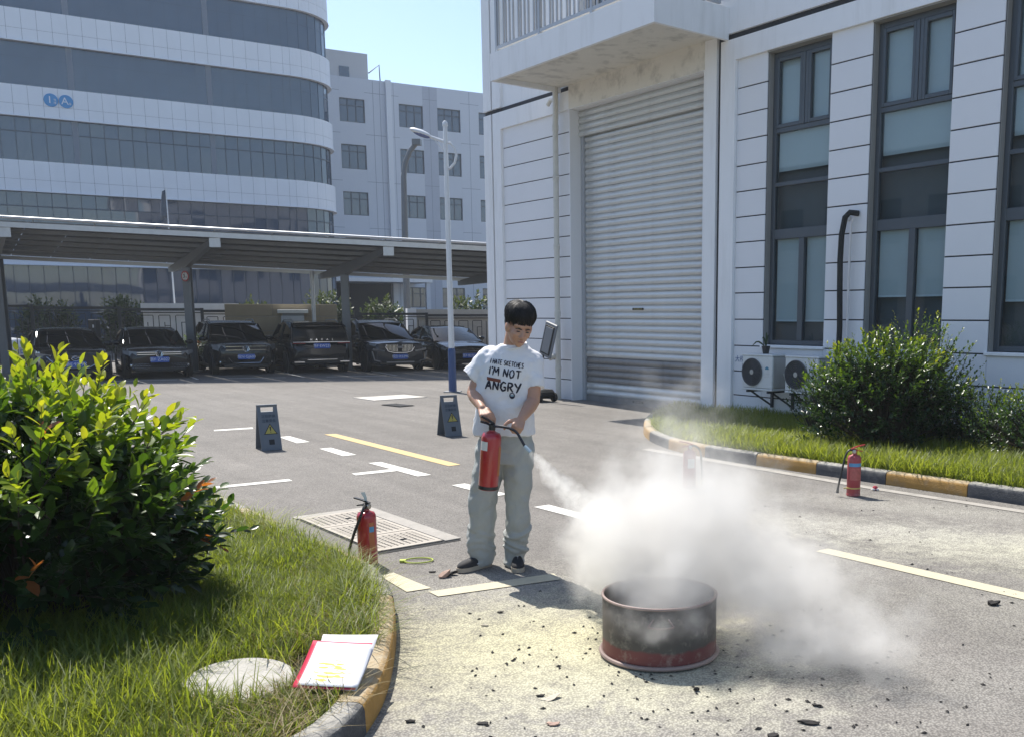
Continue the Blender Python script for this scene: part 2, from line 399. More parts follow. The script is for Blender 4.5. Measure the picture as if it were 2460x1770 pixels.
KL = [(-1.75, 2.45), (-1.40, 2.85), (-1.12, 3.25), (-1.06, 3.6), (-1.08, 4.0), (-1.16, 4.45), (-1.25, 4.86), (-1.38, 5.3), (-1.60, 5.78), (-1.88, 6.12), (-2.2, 6.5), (-2.75, 7.15), (-3.3, 7.8), (-4.0, 8.6), (-5.0, 9.8), (-7.2, 12.4)]
KR = [(0.62, 16.3), (0.30, 15.4), (0.16, 14.4), (0.12, 13.4), (0.18, 12.75), (0.27, 12.28), (0.52, 11.58), (1.04, 10.87), (1.57, 10.28), (2.17, 9.63), (2.71, 9.05), (3.3, 8.38), (4.2, 7.35), (5.2, 6.2), (7.5, 3.6)]
def seq(first, lens, mats):
    out = []; a = first
    for k, ln in enumerate(lens): a += ln; out.append((a, mats[k]))
    return out
LL = kerb('kerb_left', KL, seq(0.0, [0.46, 0.92, 0.36, 0.58, 0.6, .75, .75, .75, .75, .75, .75, .75, .75, .75, .75, .75, .75, .75], [M_KY, M_KB, M_KY, M_KY, M_KY, M_KB, M_KY, M_KB, M_KY, M_KB, M_KY, M_KB, M_KY, M_KB, M_KY, M_KB, M_KY, M_KB]))
Lr = kerb('kerb_right', KR, seq(0.0, [.8, .8, .8, .8, .52, .84, .80, .82, .82, .84, .87, .92, .9, .9, .9, .9, .9, .9], [M_KB, M_KY, M_KB, M_KY, M_KY, M_KB, M_KY, M_KB, M_KY, M_KB, M_KY, M_KB, M_KY, M_KB, M_KY, M_KB, M_KY, M_KB]))
L_IN = offset(smooth_line(KL), 0.125); R_IN = offset(smooth_line(KR), 0.125)
# facade line of the hall, used as the inner edge of the right bed
WB = Vector((-1.511, 19.162, 0)); WE = Vector((0.6284, -0.7779, 0)); WNRM = Vector((-0.7779, -0.6284, 0))
POLY_L = [tuple(p) for p in L_IN] + [(-12, 12.4), (-12, 1.5), (-2.6, 1.5)]
w0 = WB + WE * 4.6; w1 = WB + WE * 20
POLY_R = [tuple(p) for p in R_IN][::-1] + [(w0.x + 0.1, w0.y + 0.1), (w1.x, w1.y)]
sheet('soil_left', POLY_L, 0.095, M_SOIL)
sheet('soil_right', POLY_R[::-1], 0.10, M_SOIL)

def inside(P, poly):
    x, y = P[:, 0], P[:, 1]; r = np.zeros(len(P), bool); Q = np.array(poly); j = len(Q) - 1
    for i in range(len(Q)):
        xi, yi = Q[i]; xj, yj = Q[j]
        c = ((yi > y) != (yj > y)) & (x < (xj - xi) * (y - yi) / (yj - yi + 1e-12) + xi)
        r ^= c; j = i
    return r
def vnoise(P, sc, seed=0):
    """cheap smooth value noise in 0..1"""
    g = np.random.default_rng(seed).random((64, 64)); q = P * sc; i = np.floor(q).astype(int); f = q - i; f = f*f*(3-2*f)
    a = g[i[:, 0] % 64, i[:, 1] % 64]; b_ = g[(i[:, 0]+1) % 64, i[:, 1] % 64]; c = g[i[:, 0] % 64, (i[:, 1]+1) % 64]; d = g[(i[:, 0]+1) % 64, (i[:, 1]+1) % 64]
    return (a*(1-f[:, 0])+b_*f[:, 0])*(1-f[:, 1]) + (c*(1-f[:, 0])+d*f[:, 0])*f[:, 1]

def grass(name, poly, n, box, h, wid, m_, z0=0.1, lean=0.6, excl=(), thin=None, label='', seed=1, bend=0.5, clump=3.0):
    rg = np.random.default_rng(seed)
    P = rg.random((n*3, 2)) * [box[1]-box[0], box[3]-box[2]] + [box[0], box[2]]
    P = P[inside(P, poly)]
    for cx, cy, r in excl: P = P[np.hypot(P[:, 0]-cx, P[:, 1]-cy) > r * (0.9 + 0.2*rg.random(len(P)))]
    nz = vnoise(P, clump, seed)
    keep = rg.random(len(P)) < (0.35 + 0.9*nz)
    P = P[keep]; nz = nz[keep]
    if thin is not None:
        k2 = rg.random(len(P)) < thin(P); P = P[k2]; nz = nz[k2]
    P = P[:n]; nz = nz[:n]; N = len(P)
    az = rg.random(N)*2*np.pi; hh = h[0] + (h[1]-h[0]) * (0.55*rg.random(N)**1.3 + 0.45*nz); ln = lean * rg.random(N)**0.7
    d = np.stack([np.cos(az), np.sin(az)], 1); sd = np.stack([-d[:, 1], d[:, 0]], 1)
    w = wid * (0.6 + 0.8*rg.random(N))
    base = np.concatenate([P, np.full((N, 1), z0)], 1)
    def at(t, off, ww):
        fwd = (ln*hh*(t + bend*t*t))[:, None]*d
        z = hh*t*(1 - 0.25*ln*t)
        p = base.copy(); p[:, :2] += fwd + sd*(off*ww*w)[:, None]; p[:, 2] += z
        return p
    V = np.stack([at(0, 1, .8), at(0, -1, .8), at(.38, 1, 1), at(.38, -1, 1), at(.74, 1, .7), at(.74, -1, .7), at(1.0, 0, 0)], 1).reshape(-1, 3)
    b0 = (np.arange(N)*7)[:, None]
    q = np.concatenate([b0 + [0, 1, 3, 2], b0 + [2, 3, 5, 4]]); t = b0 + [4, 5, 6]
    me = arr_mesh(name, V, [q, t])
    me.materials.append(m_)
    rnd = np.clip(0.55*rg.random(N) + 0.5*(vnoise(P, 1.3, seed+5)-0.1), 0, 1)
    a = me.attributes.new('rnd', 'FLOAT', 'POINT'); a.data.foreach_set('value', np.repeat(rnd, 7).astype(np.float32))
    o = bpy.data.objects.new(name, me); link(o); tag(o, label, 'grass', kind='stuff')
    return o
M_GRASS = leaf_mat('grass_blades', (0.085, 0.125, 0.018), (0.25, 0.28, 0.055), 0.5, 0.5, tcol=(1.9, 1.85, 0.75))
M_GRASS2 = leaf_mat('grass_blades_right', (0.085, 0.125, 0.018), (0.25, 0.28, 0.055), 0.5, 0.5, tcol=(1.9, 1.85, 0.75))
M_DRY = leaf_mat('dry_grass', (0.20, 0.15, 0.06), (0.34, 0.28, 0.14), 0.35, 0.6, tcol=(1.3, 1.2, 0.8))
DISC = (-1.66, 3.83)
EXL = [(DISC[0], DISC[1], 0.21)]
PAPER_C = (-1.27, 4.0)
EX2 = EXL + [(-1.30, 4.08, 0.24), (-1.24, 3.86, 0.16)]
gl = 'green lawn grass growing in the left kerbed bed'
grass('lawn_grass', POLY_L, 68000, (-3.6, -1.0, 2.9, 6.2), (0.04, 0.15), 0.0018, M_GRASS, excl=EX2, label=gl, seed=11, lean=0.9)
grass('lawn_grass', POLY_L, 42000, (-6.5, -1.4, 5.6, 11.0), (0.06, 0.20), 0.0027, M_GRASS, label='green lawn grass along the far rim of the left bed', seed=12, lean=0.9)
grass('tall_grass', POLY_L, 6500, (-3.4, -1.45, 3.0, 4.6), (0.12, 0.27), 0.0026, M_GRASS, excl=EX2, label='tall green grass blades in front of the leafy shrub', seed=13, lean=0.8, thin=lambda P: np.clip(1.3 - (P[:, 0]+2.6)*0.9, 0.1, 1))
grass('dry_grass', POLY_L, 5200, (-3.2, -1.0, 3.0, 6.0), (0.05, 0.13), 0.0016, M_DRY, excl=EXL + [(-1.30, 4.08, 0.17), (-1.24, 3.9, 0.1)], label='dry straw coloured grass along the left kerb', seed=14, lean=1.3, thin=lambda P: np.clip(0.25 + 1.2*(P[:, 0]+2.0), 0.12, 1))
gr = 'sunlit grass strip on the right kerbed bed'
grass('verge_grass', POLY_R, 34000, (0.1, 5.5, 5.5, 16.6), (0.08, 0.22), 0.0040, M_GRASS2, label=gr, seed=21, lean=0.8, z0=0.1)
grass('verge_grass', POLY_R, 14000, (0.9, 4.4, 7.2, 11.6), (0.12, 0.30), 0.0034, M_GRASS2, label='long arching grass behind the right kerb', seed=22, lean=0.9, z0=0.1)

# blades leaning out over the kerb
KO = offset(smooth_line(KL), 0.02)
POLY_KL = [tuple(p) for p in offset(smooth_line(KL), 0.075)] + [tuple(p) for p in offset(smooth_line(KL), 0.30)][::-1]
grass('kerb_grass', POLY_KL, 8000, (-2.9, -1.0, 4.05, 7.4), (0.06, 0.22), 0.0019, M_GRASS, excl=[(-1.30, 4.08, 0.20)], label='long grass hanging over the left kerb', seed=15, lean=1.5, z0=0.11)
grass('kerb_straw', POLY_KL, 1600, (-2.9, -1.0, 3.2, 7.0), (0.06, 0.17), 0.0016, M_DRY, excl=[(-1.30, 4.08, 0.17), (-1.24, 3.9, 0.1)], label='thin straw hanging over the left kerb', seed=16, lean=1.8, z0=0.11)
POLY_KR = [tuple(p) for p in offset(smooth_line(KR), 0.10)] + [tuple(p) for p in offset(smooth_line(KR), 0.32)][::-1]
grass('kerb_grass', POLY_KR, 6000, (0.1, 5.0, 6.5, 13.5), (0.08, 0.2), 0.0034, M_GRASS2, label='grass fringe along the right kerb', seed=17, lean=1.3, z0=0.11)

# round concrete manhole lid lying in the lawn
mb = MB(); mb.lathe([(0.0, -0.06), (0.215, -0.06), (0.225, -0.02), (0.225, 0.012), (0.212, 0.022), (0.195, 0.02), (0.0, 0.019)], 40)
o = mb.build('manhole_lid', mat('manhole_concrete', (0.42, 0.40, 0.36), 0.9, var=0.2, scale=20, bump=0.7, bscale=90, dirt=(0.22, 0.21, 0.17), dscale=9, damt=0.7), None, True)
o.location = (*DISC, 0.125); o.rotation_euler = (R(3), R(2), 0); tag(o, 'round pale concrete manhole lid in the grass left of the papers', 'manhole lid')

# drain grate cover in its concrete frame, beside the left bed
gx = Vector((0.94, -1.11, 0)).normalized(); ga = math.atan2(gx.y, gx.x)
G0 = (-2.74, 7.66)
gt = thing('drain_grate', 'three part pale grid grate in a concrete frame behind the left fire extinguisher', 'grate', (G0[0], G0[1], 0.0), ga)
# local x runs along the road (1.5 m), local y across (0.62)
M_GRATE = mat('grate_composite', (0.40, 0.36, 0.305), 0.8, var=0.15, scale=20, bump=0.3, dirt=(0.33, 0.29, 0.24), dscale=8, damt=0.5)
M_DARK = mat('dark_pit', (0.012, 0.012, 0.012), 0.9)
mb = MB(); mb.box(-0.02, 1.50, -0.01, 0.64, 0.0015, 0.0025); mb.build('pit', M_DARK, gt)
mb = MB(); mb.box(0.0, 1.46, 0.53, 0.66, 0.003, 0.011); mb.box(-0.10, 0.0, -0.02, 0.66, 0.003, 0.0105); mb.build('concrete_frame', M_GUTT, gt)
def grate_panel():
    mb = MB(); L, W = 0.47, 0.51
    mb.box(0, L, 0, 0.035, 0.004, 0.013); mb.box(0, L, W-0.035, W, 0.004, 0.013); mb.box(0, 0.05, 0.035, W-0.035, 0.004, 0.013); mb.box(L-0.05, L, 0.035, W-0.035, 0.004, 0.013)
    nx, ny = 8, 9
    for i in range(nx):
        for j in range(ny):
            x0 = 0.05 + i*(L-0.1)/nx; y0 = 0.035 + j*(W-0.07)/ny
            sh = 0.006*(1 if j % 2 else -1)
            if 2 < i < 5 and 3 < j < 6 and (i+j) % 3 == 0: continue
            mb.box(x0+0.005, x0+(L-0.1)/nx-0.005, y0+0.0045, y0+(W-0.07)/ny-0.0045, 0.004, 0.0125)
    return mb.mesh('grate_panel', M_GRATE)
me = grate_panel()
for k in range(3): inst('grate_panel', me, gt, TR((0.005 + k*0.485, 0.005, 0), (0, 0, R(random.uniform(-.4, .4)))))

# ------------------------------------------------------------------ the hall with the roller shutter (local x along the facade, y into the building)
M_WALL = mat('white_render', (0.84, 0.845, 0.85), 0.85, var=0.04, scale=2.0, bump=0.15, bscale=50, dirt=(0.60, 0.60, 0.58), dscale=5.0, damt=0.45, streak=6.0)
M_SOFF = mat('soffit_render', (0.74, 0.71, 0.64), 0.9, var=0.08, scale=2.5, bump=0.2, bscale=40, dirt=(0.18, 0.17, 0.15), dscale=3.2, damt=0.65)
M_PANEL = mat('wall_panel_paint', (0.76, 0.765, 0.785), 0.7, var=0.03, scale=1.2, bump=0.08, bscale=60, dirt=(0.68, 0.69, 0.71), dscale=1.5, damt=0.3)
M_JOINT = mat('dark_joint', (0.03, 0.032, 0.038), 0.8)
M_FRAME = mat('window_frame_grey', (0.085, 0.10, 0.115), 0.45, 0.3, var=0.08)
M_REVEAL = mat('window_reveal', (0.30, 0.295, 0.28), 0.85, var=0.08, scale=4)
M_GLASS = glass_mat('hall_glass', (0.055, 0.072, 0.085), 0.04, 1.75, wav=0.0012, wscale=1.5)
M_BLIND = mat('roller_blind', (0.62, 0.63, 0.62), 0.8, var=0.05)
M_BLINDBAR = mat('blind_bar', (0.75, 0.77, 0.78), 0.5)
M_SLAT = mat('shutter_slat', (0.60, 0.61, 0.60), 0.45, 0.35, var=0.08, scale=3, dirt=(0.28, 0.27, 0.26), dscale=2.2, damt=0.5, streak=0.5)
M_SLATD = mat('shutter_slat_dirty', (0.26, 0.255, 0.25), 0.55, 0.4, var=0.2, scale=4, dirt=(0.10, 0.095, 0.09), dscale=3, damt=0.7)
M_RAIL = mat('railing_grey', (0.40, 0.42, 0.45), 0.5, 0.2, var=0.06)
M_PIPE = mat('pvc_pipe', (0.60, 0.59, 0.54), 0.55, var=0.08, scale=5, dirt=(0.35, 0.34, 0.31), dscale=4, damt=0.5)

hall = thing('hall_building', 'white rendered hall with tall roller shutter, balcony and grey framed windows', 'building', WB, math.atan2(WE.y, WE.x))
HX = 22.0     # how far the facade runs to the right
def wall(name, x0, x1, z0, z1, y0=0.0, y1=0.35, m_=M_WALL): 
    mb = MB(); mb.box(x0, x1, y0, y1, z0, z1); return mb.build(name, m_, hall)
RC = 0.055   # recess of the panel fields
# pilasters and bands, each butted against its neighbour
wall('pilaster', -2.70, -2.39, 0, 5.81); wall('pilaster', -2.33, -2.02, 0, 5.81)
wall('joint_strip', -2.39, -2.33, 0, 5.81, 0.05, 0.35, M_JOINT)
wall('lintel', -2.02, 0.45, 5.47, 5.81)
wall('shutter_lintel', 0.45, 4.19, 5.47, 5.90)
wall('pilaster', 4.19, 4.46, 0, 5.90); wall('joint_strip', 4.46, 4.55, 0, 5.90, 0.05, 0.35, M_JOINT); wall('pilaster', 4.55, 4.87, 0, 5.81)
wall('lintel', 4.87, HX, 5.50, 5.81)
wall('joint_strip', -2.70, 0.45, 5.81, 5.90, 0.05, 0.35, M_JOINT); wall('joint_strip', 4.55, HX, 5.81, 5.90, 0.05, 0.35, M_JOINT)
# upper storey
wall('pilaster', -2.70, -2.39, 5.90, 11.5); wall('joint_strip', -2.39, -2.33, 5.90, 11.5, 0.05, 0.35, M_JOINT); wall('pilaster', -2.33, -2.02, 5.90, 11.5)
wall('upper_wall', -2.02, 0.75, 5.90, 11.5, 0.06); wall('upper_wall', 0.75, 4.1, 9.0, 11.5, 0.06)
wall('upper_wall', 4.1, HX, 5.90, 6.5, 0.0); wall('upper_wall', 4.1, HX, 6.5, 11.5, 0.06, 0.35, M_PANEL)
mb = MB(); mb.box(0.75, 4.1, 0.30, 0.34, 5.9, 9.0); mb.build('balcony_door_glass', M_GLASS, hall)
mb = MB()
for x in (0.75, 1.55, 2.4, 3.2, 4.03): mb.box(x, x+0.07, 0.2, 0.29, 5.9, 9.0)
mb.build('balcony_door_frame', M_FRAME, hall)
# body of the building behind the facade (also what the office block's glass mirrors)
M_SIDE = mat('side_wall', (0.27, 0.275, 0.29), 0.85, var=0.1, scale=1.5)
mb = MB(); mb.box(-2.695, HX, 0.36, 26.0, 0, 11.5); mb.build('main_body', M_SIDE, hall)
mb = MB(); mb.box(-2.9, HX, -0.15, 26.2, 11.5, 12.0); mb.build('roof_slab', M_WALL, hall)
M_SWIN = glass_mat('side_window_glass', (0.03, 0.035, 0.045), 0.05, 1.5)
mbw = MB(); mbw.box(-0.02, 0.03, 0, 1.5, 0, 1.7); wme = mbw.mesh('side_window', M_SWIN)
for zz in (1.2, 4.6, 8.0):
    for k in range(8): inst('side_window', wme, hall, TR((-2.70, 1.6 + k*3.0, zz)))

# panel fields: each panel a board of its own over a dark joint ground
def panel_field(x0, x1, grooves, ztop, zbot=0.0):
    mb = MB(); mb.box(x0, x1, RC+0.02, 0.34, zbot, ztop); mb.build('panel_joints', M_JOINT, hall)
    zs = [zbot] + sorted(grooves) + [ztop]
    for a, c in zip(zs[:-1], zs[1:]):
        mb = MB(); mb.cbox(x0+0.002, x1-0.002, RC + random.uniform(-.001, .001), RC+0.019, a+(0.009 if a > zbot else 0), c-(0.009 if c < ztop else 0), 0.003)
        mb.build('wall_panel', M_PANEL, hall)
GRV = [0.39, 0.77, 1.17, 1.58, 1.99, 2.38, 2.77, 3.155, 3.54, 3.925, 4.31, 4.695, 5.08]
panel_field(-2.02, 0.45, GRV, 5.47)
WX = [(5.50, 6.70), (7.40, 8.64), (9.31, 10.52), (11.2, 12.42), (13.1, 14.32)]
PIERS = [(4.87, 5.50)] + [(a[1], c[0]) for a, c in zip(WX[:-1], WX[1:])] + [(14.32, 15.0)]
for p in PIERS: panel_field(p[0], p[1], GRV, 5.50)
wall('far_wall', 15.0, HX, 0, 5.50, RC, 0.35, M_PANEL)

# windows: reveal, frame bars, panes, blinds
M_ROOM = mat('dark_room', (0.13, 0.135, 0.14), 0.9)
def window(x0, x1, blind):
    z0, z1 = 1.20, 5.50; yf = 0.17
    # wall under the sill, its panels, and the sill
    mb = MB(); mb.box(x0, x1, RC+0.02, 0.34, 0, z0-0.05); mb.build('panel_joints', M_JOINT, hall)
    for a, c in ((0, 0.38), (0.398, 0.76), (0.778, z0-0.05)):
        mb = MB(); mb.cbox(x0+0.002, x1-0.002, RC, RC+0.019, a, c, 0.003); mb.build('wall_panel', M_PANEL, hall)
    mb = MB(); mb.cbox(x0-0.03, x1+0.03, RC-0.035, yf, z0-0.049, z0-0.005, 0.006); mb.build('window_sill', M_WALL, hall)
    mb = MB(); mb.box(x0, x0+0.012, RC+0.025, 0.34, z0, z1); mb.box(x1-0.012, x1, RC+0.025, 0.34, z0, z1); mb.box(x0+0.012, x1-0.012, RC-0.03, 0.34, z1-0.02, z1-0.001); mb.build('window_reveal', M_REVEAL, hall)
    w = bpy.data.objects.new('window', None); link(w, hall)
    xm = (x0+x1)/2 + 0.04
    mb = MB()
    mb.cbox(x0+0.012, x0+0.085, yf, yf+0.07, z0, z1-0.021, .006); mb.cbox(x1-0.075, x1-0.012, yf, yf+0.07, z0, z1-0.021, .006)
    for za, zb in ((z0, z0+0.07), (2.78, 2.93), (3.555, 3.615), (4.33, 4.40), (z1-0.10, z1-0.021)): mb.cbox(x0+0.085, x1-0.075, yf+0.002, yf+0.068, za, zb, .006)
    mb.build('window_frame', M_FRAME, w)
    mb = MB(); mb.cbox(xm-0.05, xm+0.05, yf-0.006, yf+0.06, z0+0.07, 2.78, .005); mb.build('mullion', M_FRAME, w); mb = MB(); mb.cbox(xm-0.06, xm-0.004, yf-0.012, yf+0.06, 4.40, z1-0.10, .006); mb.cbox(xm+0.004, xm+0.06, yf-0.012, yf+0.06, 4.40, z1-0.10, .006); mb.build('meeting_stile', M_FRAME, w)
    # opening sashes
    for a, c in ((x0+0.085, xm-0.06), (xm+0.06, x1-0.075)):
        mb = MB()
        for q in ((a, a+0.045, 4.40, z1-0.10), (c-0.045, c, 4.40, z1-0.10)): mb.cbox(q[0], q[1], yf-0.010, yf+0.05, q[2], q[3], .005)
        for zz in (4.40, z1-0.155): mb.cbox(a+0.045, c-0.045, yf-0.008, yf+0.05, zz, zz+0.055, .005)
        mb.build('sash', M_FRAME, w)
    for q in ((x0+0.085, xm-0.05, z0+0.07, 2.78), (xm+0.05, x1-0.075, z0+0.07, 2.78), (x0+0.085, x1-0.075, 2.93, 3.555), (x0+0.085, x1-0.075, 3.615, 4.33), (x0+0.13, xm-0.105, 4.455, z1-0.155), (xm+0.105, x1-0.12, 4.455, z1-0.155)):
        mb = MB(); mb.box(q[0], q[1], yf+0.035, yf+0.041, q[2], q[3]); mb.build('pane', M_GLASSW, w)
    for a, c in ((x0+0.1, xm-0.05), (xm+0.05, x1-0.08)):
        mb = MB(); mb.box(a, c, yf+0.075, yf+0.079, blind, 2.90); mb.build('roller_blind', M_BLIND, w)
        mb = MB(); mb.box(a, c, yf+0.071, yf+0.084, blind-0.03, blind-0.001); mb.build('blind_bar', M_BLINDBAR, w)
    mb = MB(); mb.box(x0+0.09, x1-0.08, yf+0.08, yf+0.084, 3.78, 5.40); mb.build('roller_blind', M_BLIND, w)
    mb = MB(); mb.box(x0+0.02, x1-0.02, 0.33, 0.35, z0, z1-0.03); mb.build('dark_room', M_ROOM, w)
# clear window glass in front of the blinds
M_GLASSW, n_, l_, b_ = nt_new('window_pane')
gl_ = n_.new('ShaderNodeBsdfGlossy'); gl_.inputs['Roughness'].default_value = 0.02
tr_ = n_.new('ShaderNodeBsdfTransparent'); tr_.inputs[0].default_value = (0.80, 0.86, 0.88, 1)
fr_ = n_.new('ShaderNodeFresnel'); fr_.inputs[0].default_value = 1.6
gb_ = n_.new('ShaderNodeNewGeometry'); sb_ = n_.new('ShaderNodeMath'); sb_.operation = 'SUBTRACT'; sb_.inputs[0].default_value = 1.0; l_.new(gb_.outputs['Backfacing'], sb_.inputs[1]); mu_ = n_.new('ShaderNodeMath'); mu_.operation = 'MULTIPLY'; l_.new(sb_.outputs[0], mu_.inputs[0]); l_.new(fr_.outputs[0], mu_.inputs[1])
ms_ = n_.new('ShaderNodeMixShader'); l_.new(mu_.outputs[0], ms_.inputs[0]); l_.new(tr_.outputs[0], ms_.inputs[1]); l_.new(gl_.outputs[0], ms_.inputs[2]); l_.new(ms_.outputs[0], n_['Material Output'].inputs[0])
for (a, c), bl in zip(WX, (1.58, 1.92, 1.84, 1.7, 1.9)): window(a, c, bl)

# roller shutter: guide rails, hood slats, curtain of single slats
sh = bpy.data.objects.new('roller_shutter', None); link(sh, hall)
ys = 0.30
mb = MB(); mb.box(0.452, 0.472, 0.0, 0.42, 0, 5.468); mb.build('jamb', M_PANEL, hall)
mb = MB(); mb.box(4.168, 4.188, 0.0, 0.42, 0, 5.468); mb.build('jamb', M_WALL, hall)
mb = MB(); mb.box(0.474, 0.57, ys-0.05, ys+0.05, 0, 5.0); mb.build('guide_rail', M_RAIL, sh); mb = MB(); mb.box(4.08, 4.166, ys-0.05, ys+0.05, 0, 5.0); mb.build('guide_rail', M_RAIL, sh)
def slat(h, x0, x1, d=0.022):
    pr = []
    for k in range(9):
        t = k/8; zz = h*(0.02 + 0.80*t); pr.append((-d*math.sin(math.pi*t)**0.7, zz))
    pr += [(0.004, h*0.86), (-0.006, h*0.93), (0.003, h*1.0)]
    mb = MB(); mb.loft([[(x0, y, z) for y, z in pr], [(x1, y, z) for y, z in pr]], cap=False, closed=False)
    return mb
pitch = 0.1225
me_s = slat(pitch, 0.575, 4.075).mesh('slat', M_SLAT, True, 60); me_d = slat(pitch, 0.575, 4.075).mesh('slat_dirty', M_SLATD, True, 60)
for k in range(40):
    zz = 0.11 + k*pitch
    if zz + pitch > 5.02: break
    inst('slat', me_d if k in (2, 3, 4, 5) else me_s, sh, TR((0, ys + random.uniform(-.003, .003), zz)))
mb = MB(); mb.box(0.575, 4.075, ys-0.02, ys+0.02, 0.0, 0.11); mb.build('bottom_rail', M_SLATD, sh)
me_h = slat(0.118, 0.475, 4.165, 0.028).mesh('hood_slat', M_SLAT, True, 60)
for k in range(4): inst('hood_slat', me_h, sh, TR((0, ys-0.075, 4.985 + k*0.119)))
mb = MB(); mb.box(0.474, 4.166, 0.10, 0.44, 5.462, 5.4685); mb.build('lintel_underside', M_PANEL, sh)
mb = MB(); mb.box(2.02, 2.34, ys-0.026, ys-0.024, 1.735, 1.775); st = mb.build('phone_sticker', mat('sticker_black', (0.02, 0.02, 0.02), 0.5), sh)
inst('sticker_number', text_mesh('183 2608 2126', 0.04, mat('sticker_yellow', (0.45, 0.40, 0.15), 0.5), 0.0005), st, TR((2.18, ys-0.0275, 1.755), (R(90), 0, 0)))
mb = MB(); mb.box(2.02, 2.34, ys-0.024, ys-0.0215, 0.045, 0.085); st = mb.build('phone_sticker', mat('sticker_grey', (0.10, 0.10, 0.10), 0.5), sh)
inst('sticker_number', text_mesh('183 2608 2126', 0.035, mat('sticker_pale', (0.35, 0.35, 0.33), 0.5), 0.0005), st, TR((2.18, ys-0.0255, 0.065), (R(90), 0, 0)))

# balcony over the shutter: slab, fascia, railing
bal = bpy.data.objects.new('balcony', None); link(bal, hall)
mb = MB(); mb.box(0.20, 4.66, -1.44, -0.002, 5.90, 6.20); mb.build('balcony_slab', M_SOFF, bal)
mb = MB(); mb.box(0.14, 4.72, -1.50, -1.44, 5.81, 6.28); mb.box(0.14, 0.20, -1.44, -0.002, 5.81, 6.28); mb.box(4.66, 4.72, -1.44, -0.002, 5.81, 6.28); mb.build('balcony_fascia', M_WALL, bal)
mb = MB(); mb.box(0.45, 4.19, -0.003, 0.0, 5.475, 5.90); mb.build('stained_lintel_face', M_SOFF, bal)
bar = MB(); bar.box(-0.014, 0.014, -0.014, 0.014, 6.40, 7.40); bme = bar.mesh('baluster', M_RAIL)
for k in range(36): inst('baluster', bme, bal, TR((0.30 + k*0.122, -1.40 + (0.03 if k % 4 == 1 else 0), 0)))
for k in range(11): inst('baluster', bme, bal, TR((4.62, -1.28 + k*0.122, 0)))
pst = MB(); pst.box(-0.03, 0.03, -0.03, 0.03, 6.20, 7.46); pme = pst.mesh('rail_post', M_RAIL)
for x in (0.24, 1.62, 3.1, 4.62): inst('rail_post', pme, bal, TR((x, -1.40, 0)))
mb = MB(); mb.box(0.27, 4.59, -1.425, -1.375, 6.34, 6.40); mb.box(0.27, 4.59, -1.43, -1.37, 7.40, 7.46); mb.box(4.595, 4.645, -1.37, -0.1, 6.34, 6.40); mb.box(4.595, 4.645, -1.37, -0.1, 7.40, 7.46); mb.build('rail', M_RAIL, bal)
# downpipe with collars
dp = bpy.data.objects.new('downpipe', None); link(dp, hall)
mb = MB(); mb.tube([(0.13, -0.09, 0.0), (0.13, -0.09, 5.2), (0.16, -0.10, 5.42), (0.16, -0.10, 5.9)], 0.055, 14); mb.build('pipe', M_PIPE, dp, True)
mb = MB()
for zz in (0.55, 1.62, 2.9, 4.2, 5.12): mb.tube([(0.13, -0.09, zz), (0.13, -0.09, zz+0.10)], 0.063, 14); 
for zz in (0.6, 1.7, 2.95, 4.25): mb.box(0.13, 0.23, -0.10, -0.08, zz, zz+0.03)
mb.build('collar', M_PIPE, dp, True)
mb = MB(); mb.tube([(0.10, -0.12, 0.86), (0.02, -0.24, 0.80)], 0.05, 12); mb.build('branch', M_PIPE, dp, True); mb = MB(); mb.tube([(-0.1, -0.1, 5.62), (0.0, -0.1, 5.70), (0.14, -0.1, 5.66)], 0.04, 10); mb.build('branch', M_PIPE, dp, True)
# number plate lettering on the wall
inst('wall_marking', text_mesh('大楼东面', 0.11, mat('marking_blue', (0.10, 0.16, 0.30), 0.7), 0.0006), hall, TR((5.13, RC-0.003, 0.955), (R(90), 0, 0)))
inst('wall_marking', text_mesh('1 2', 0.13, mat('marking_grey', (0.22, 0.24, 0.27), 0.7), 0.0006), hall, TR((5.13, RC-0.003, 0.85), (R(90), 0, 0)))

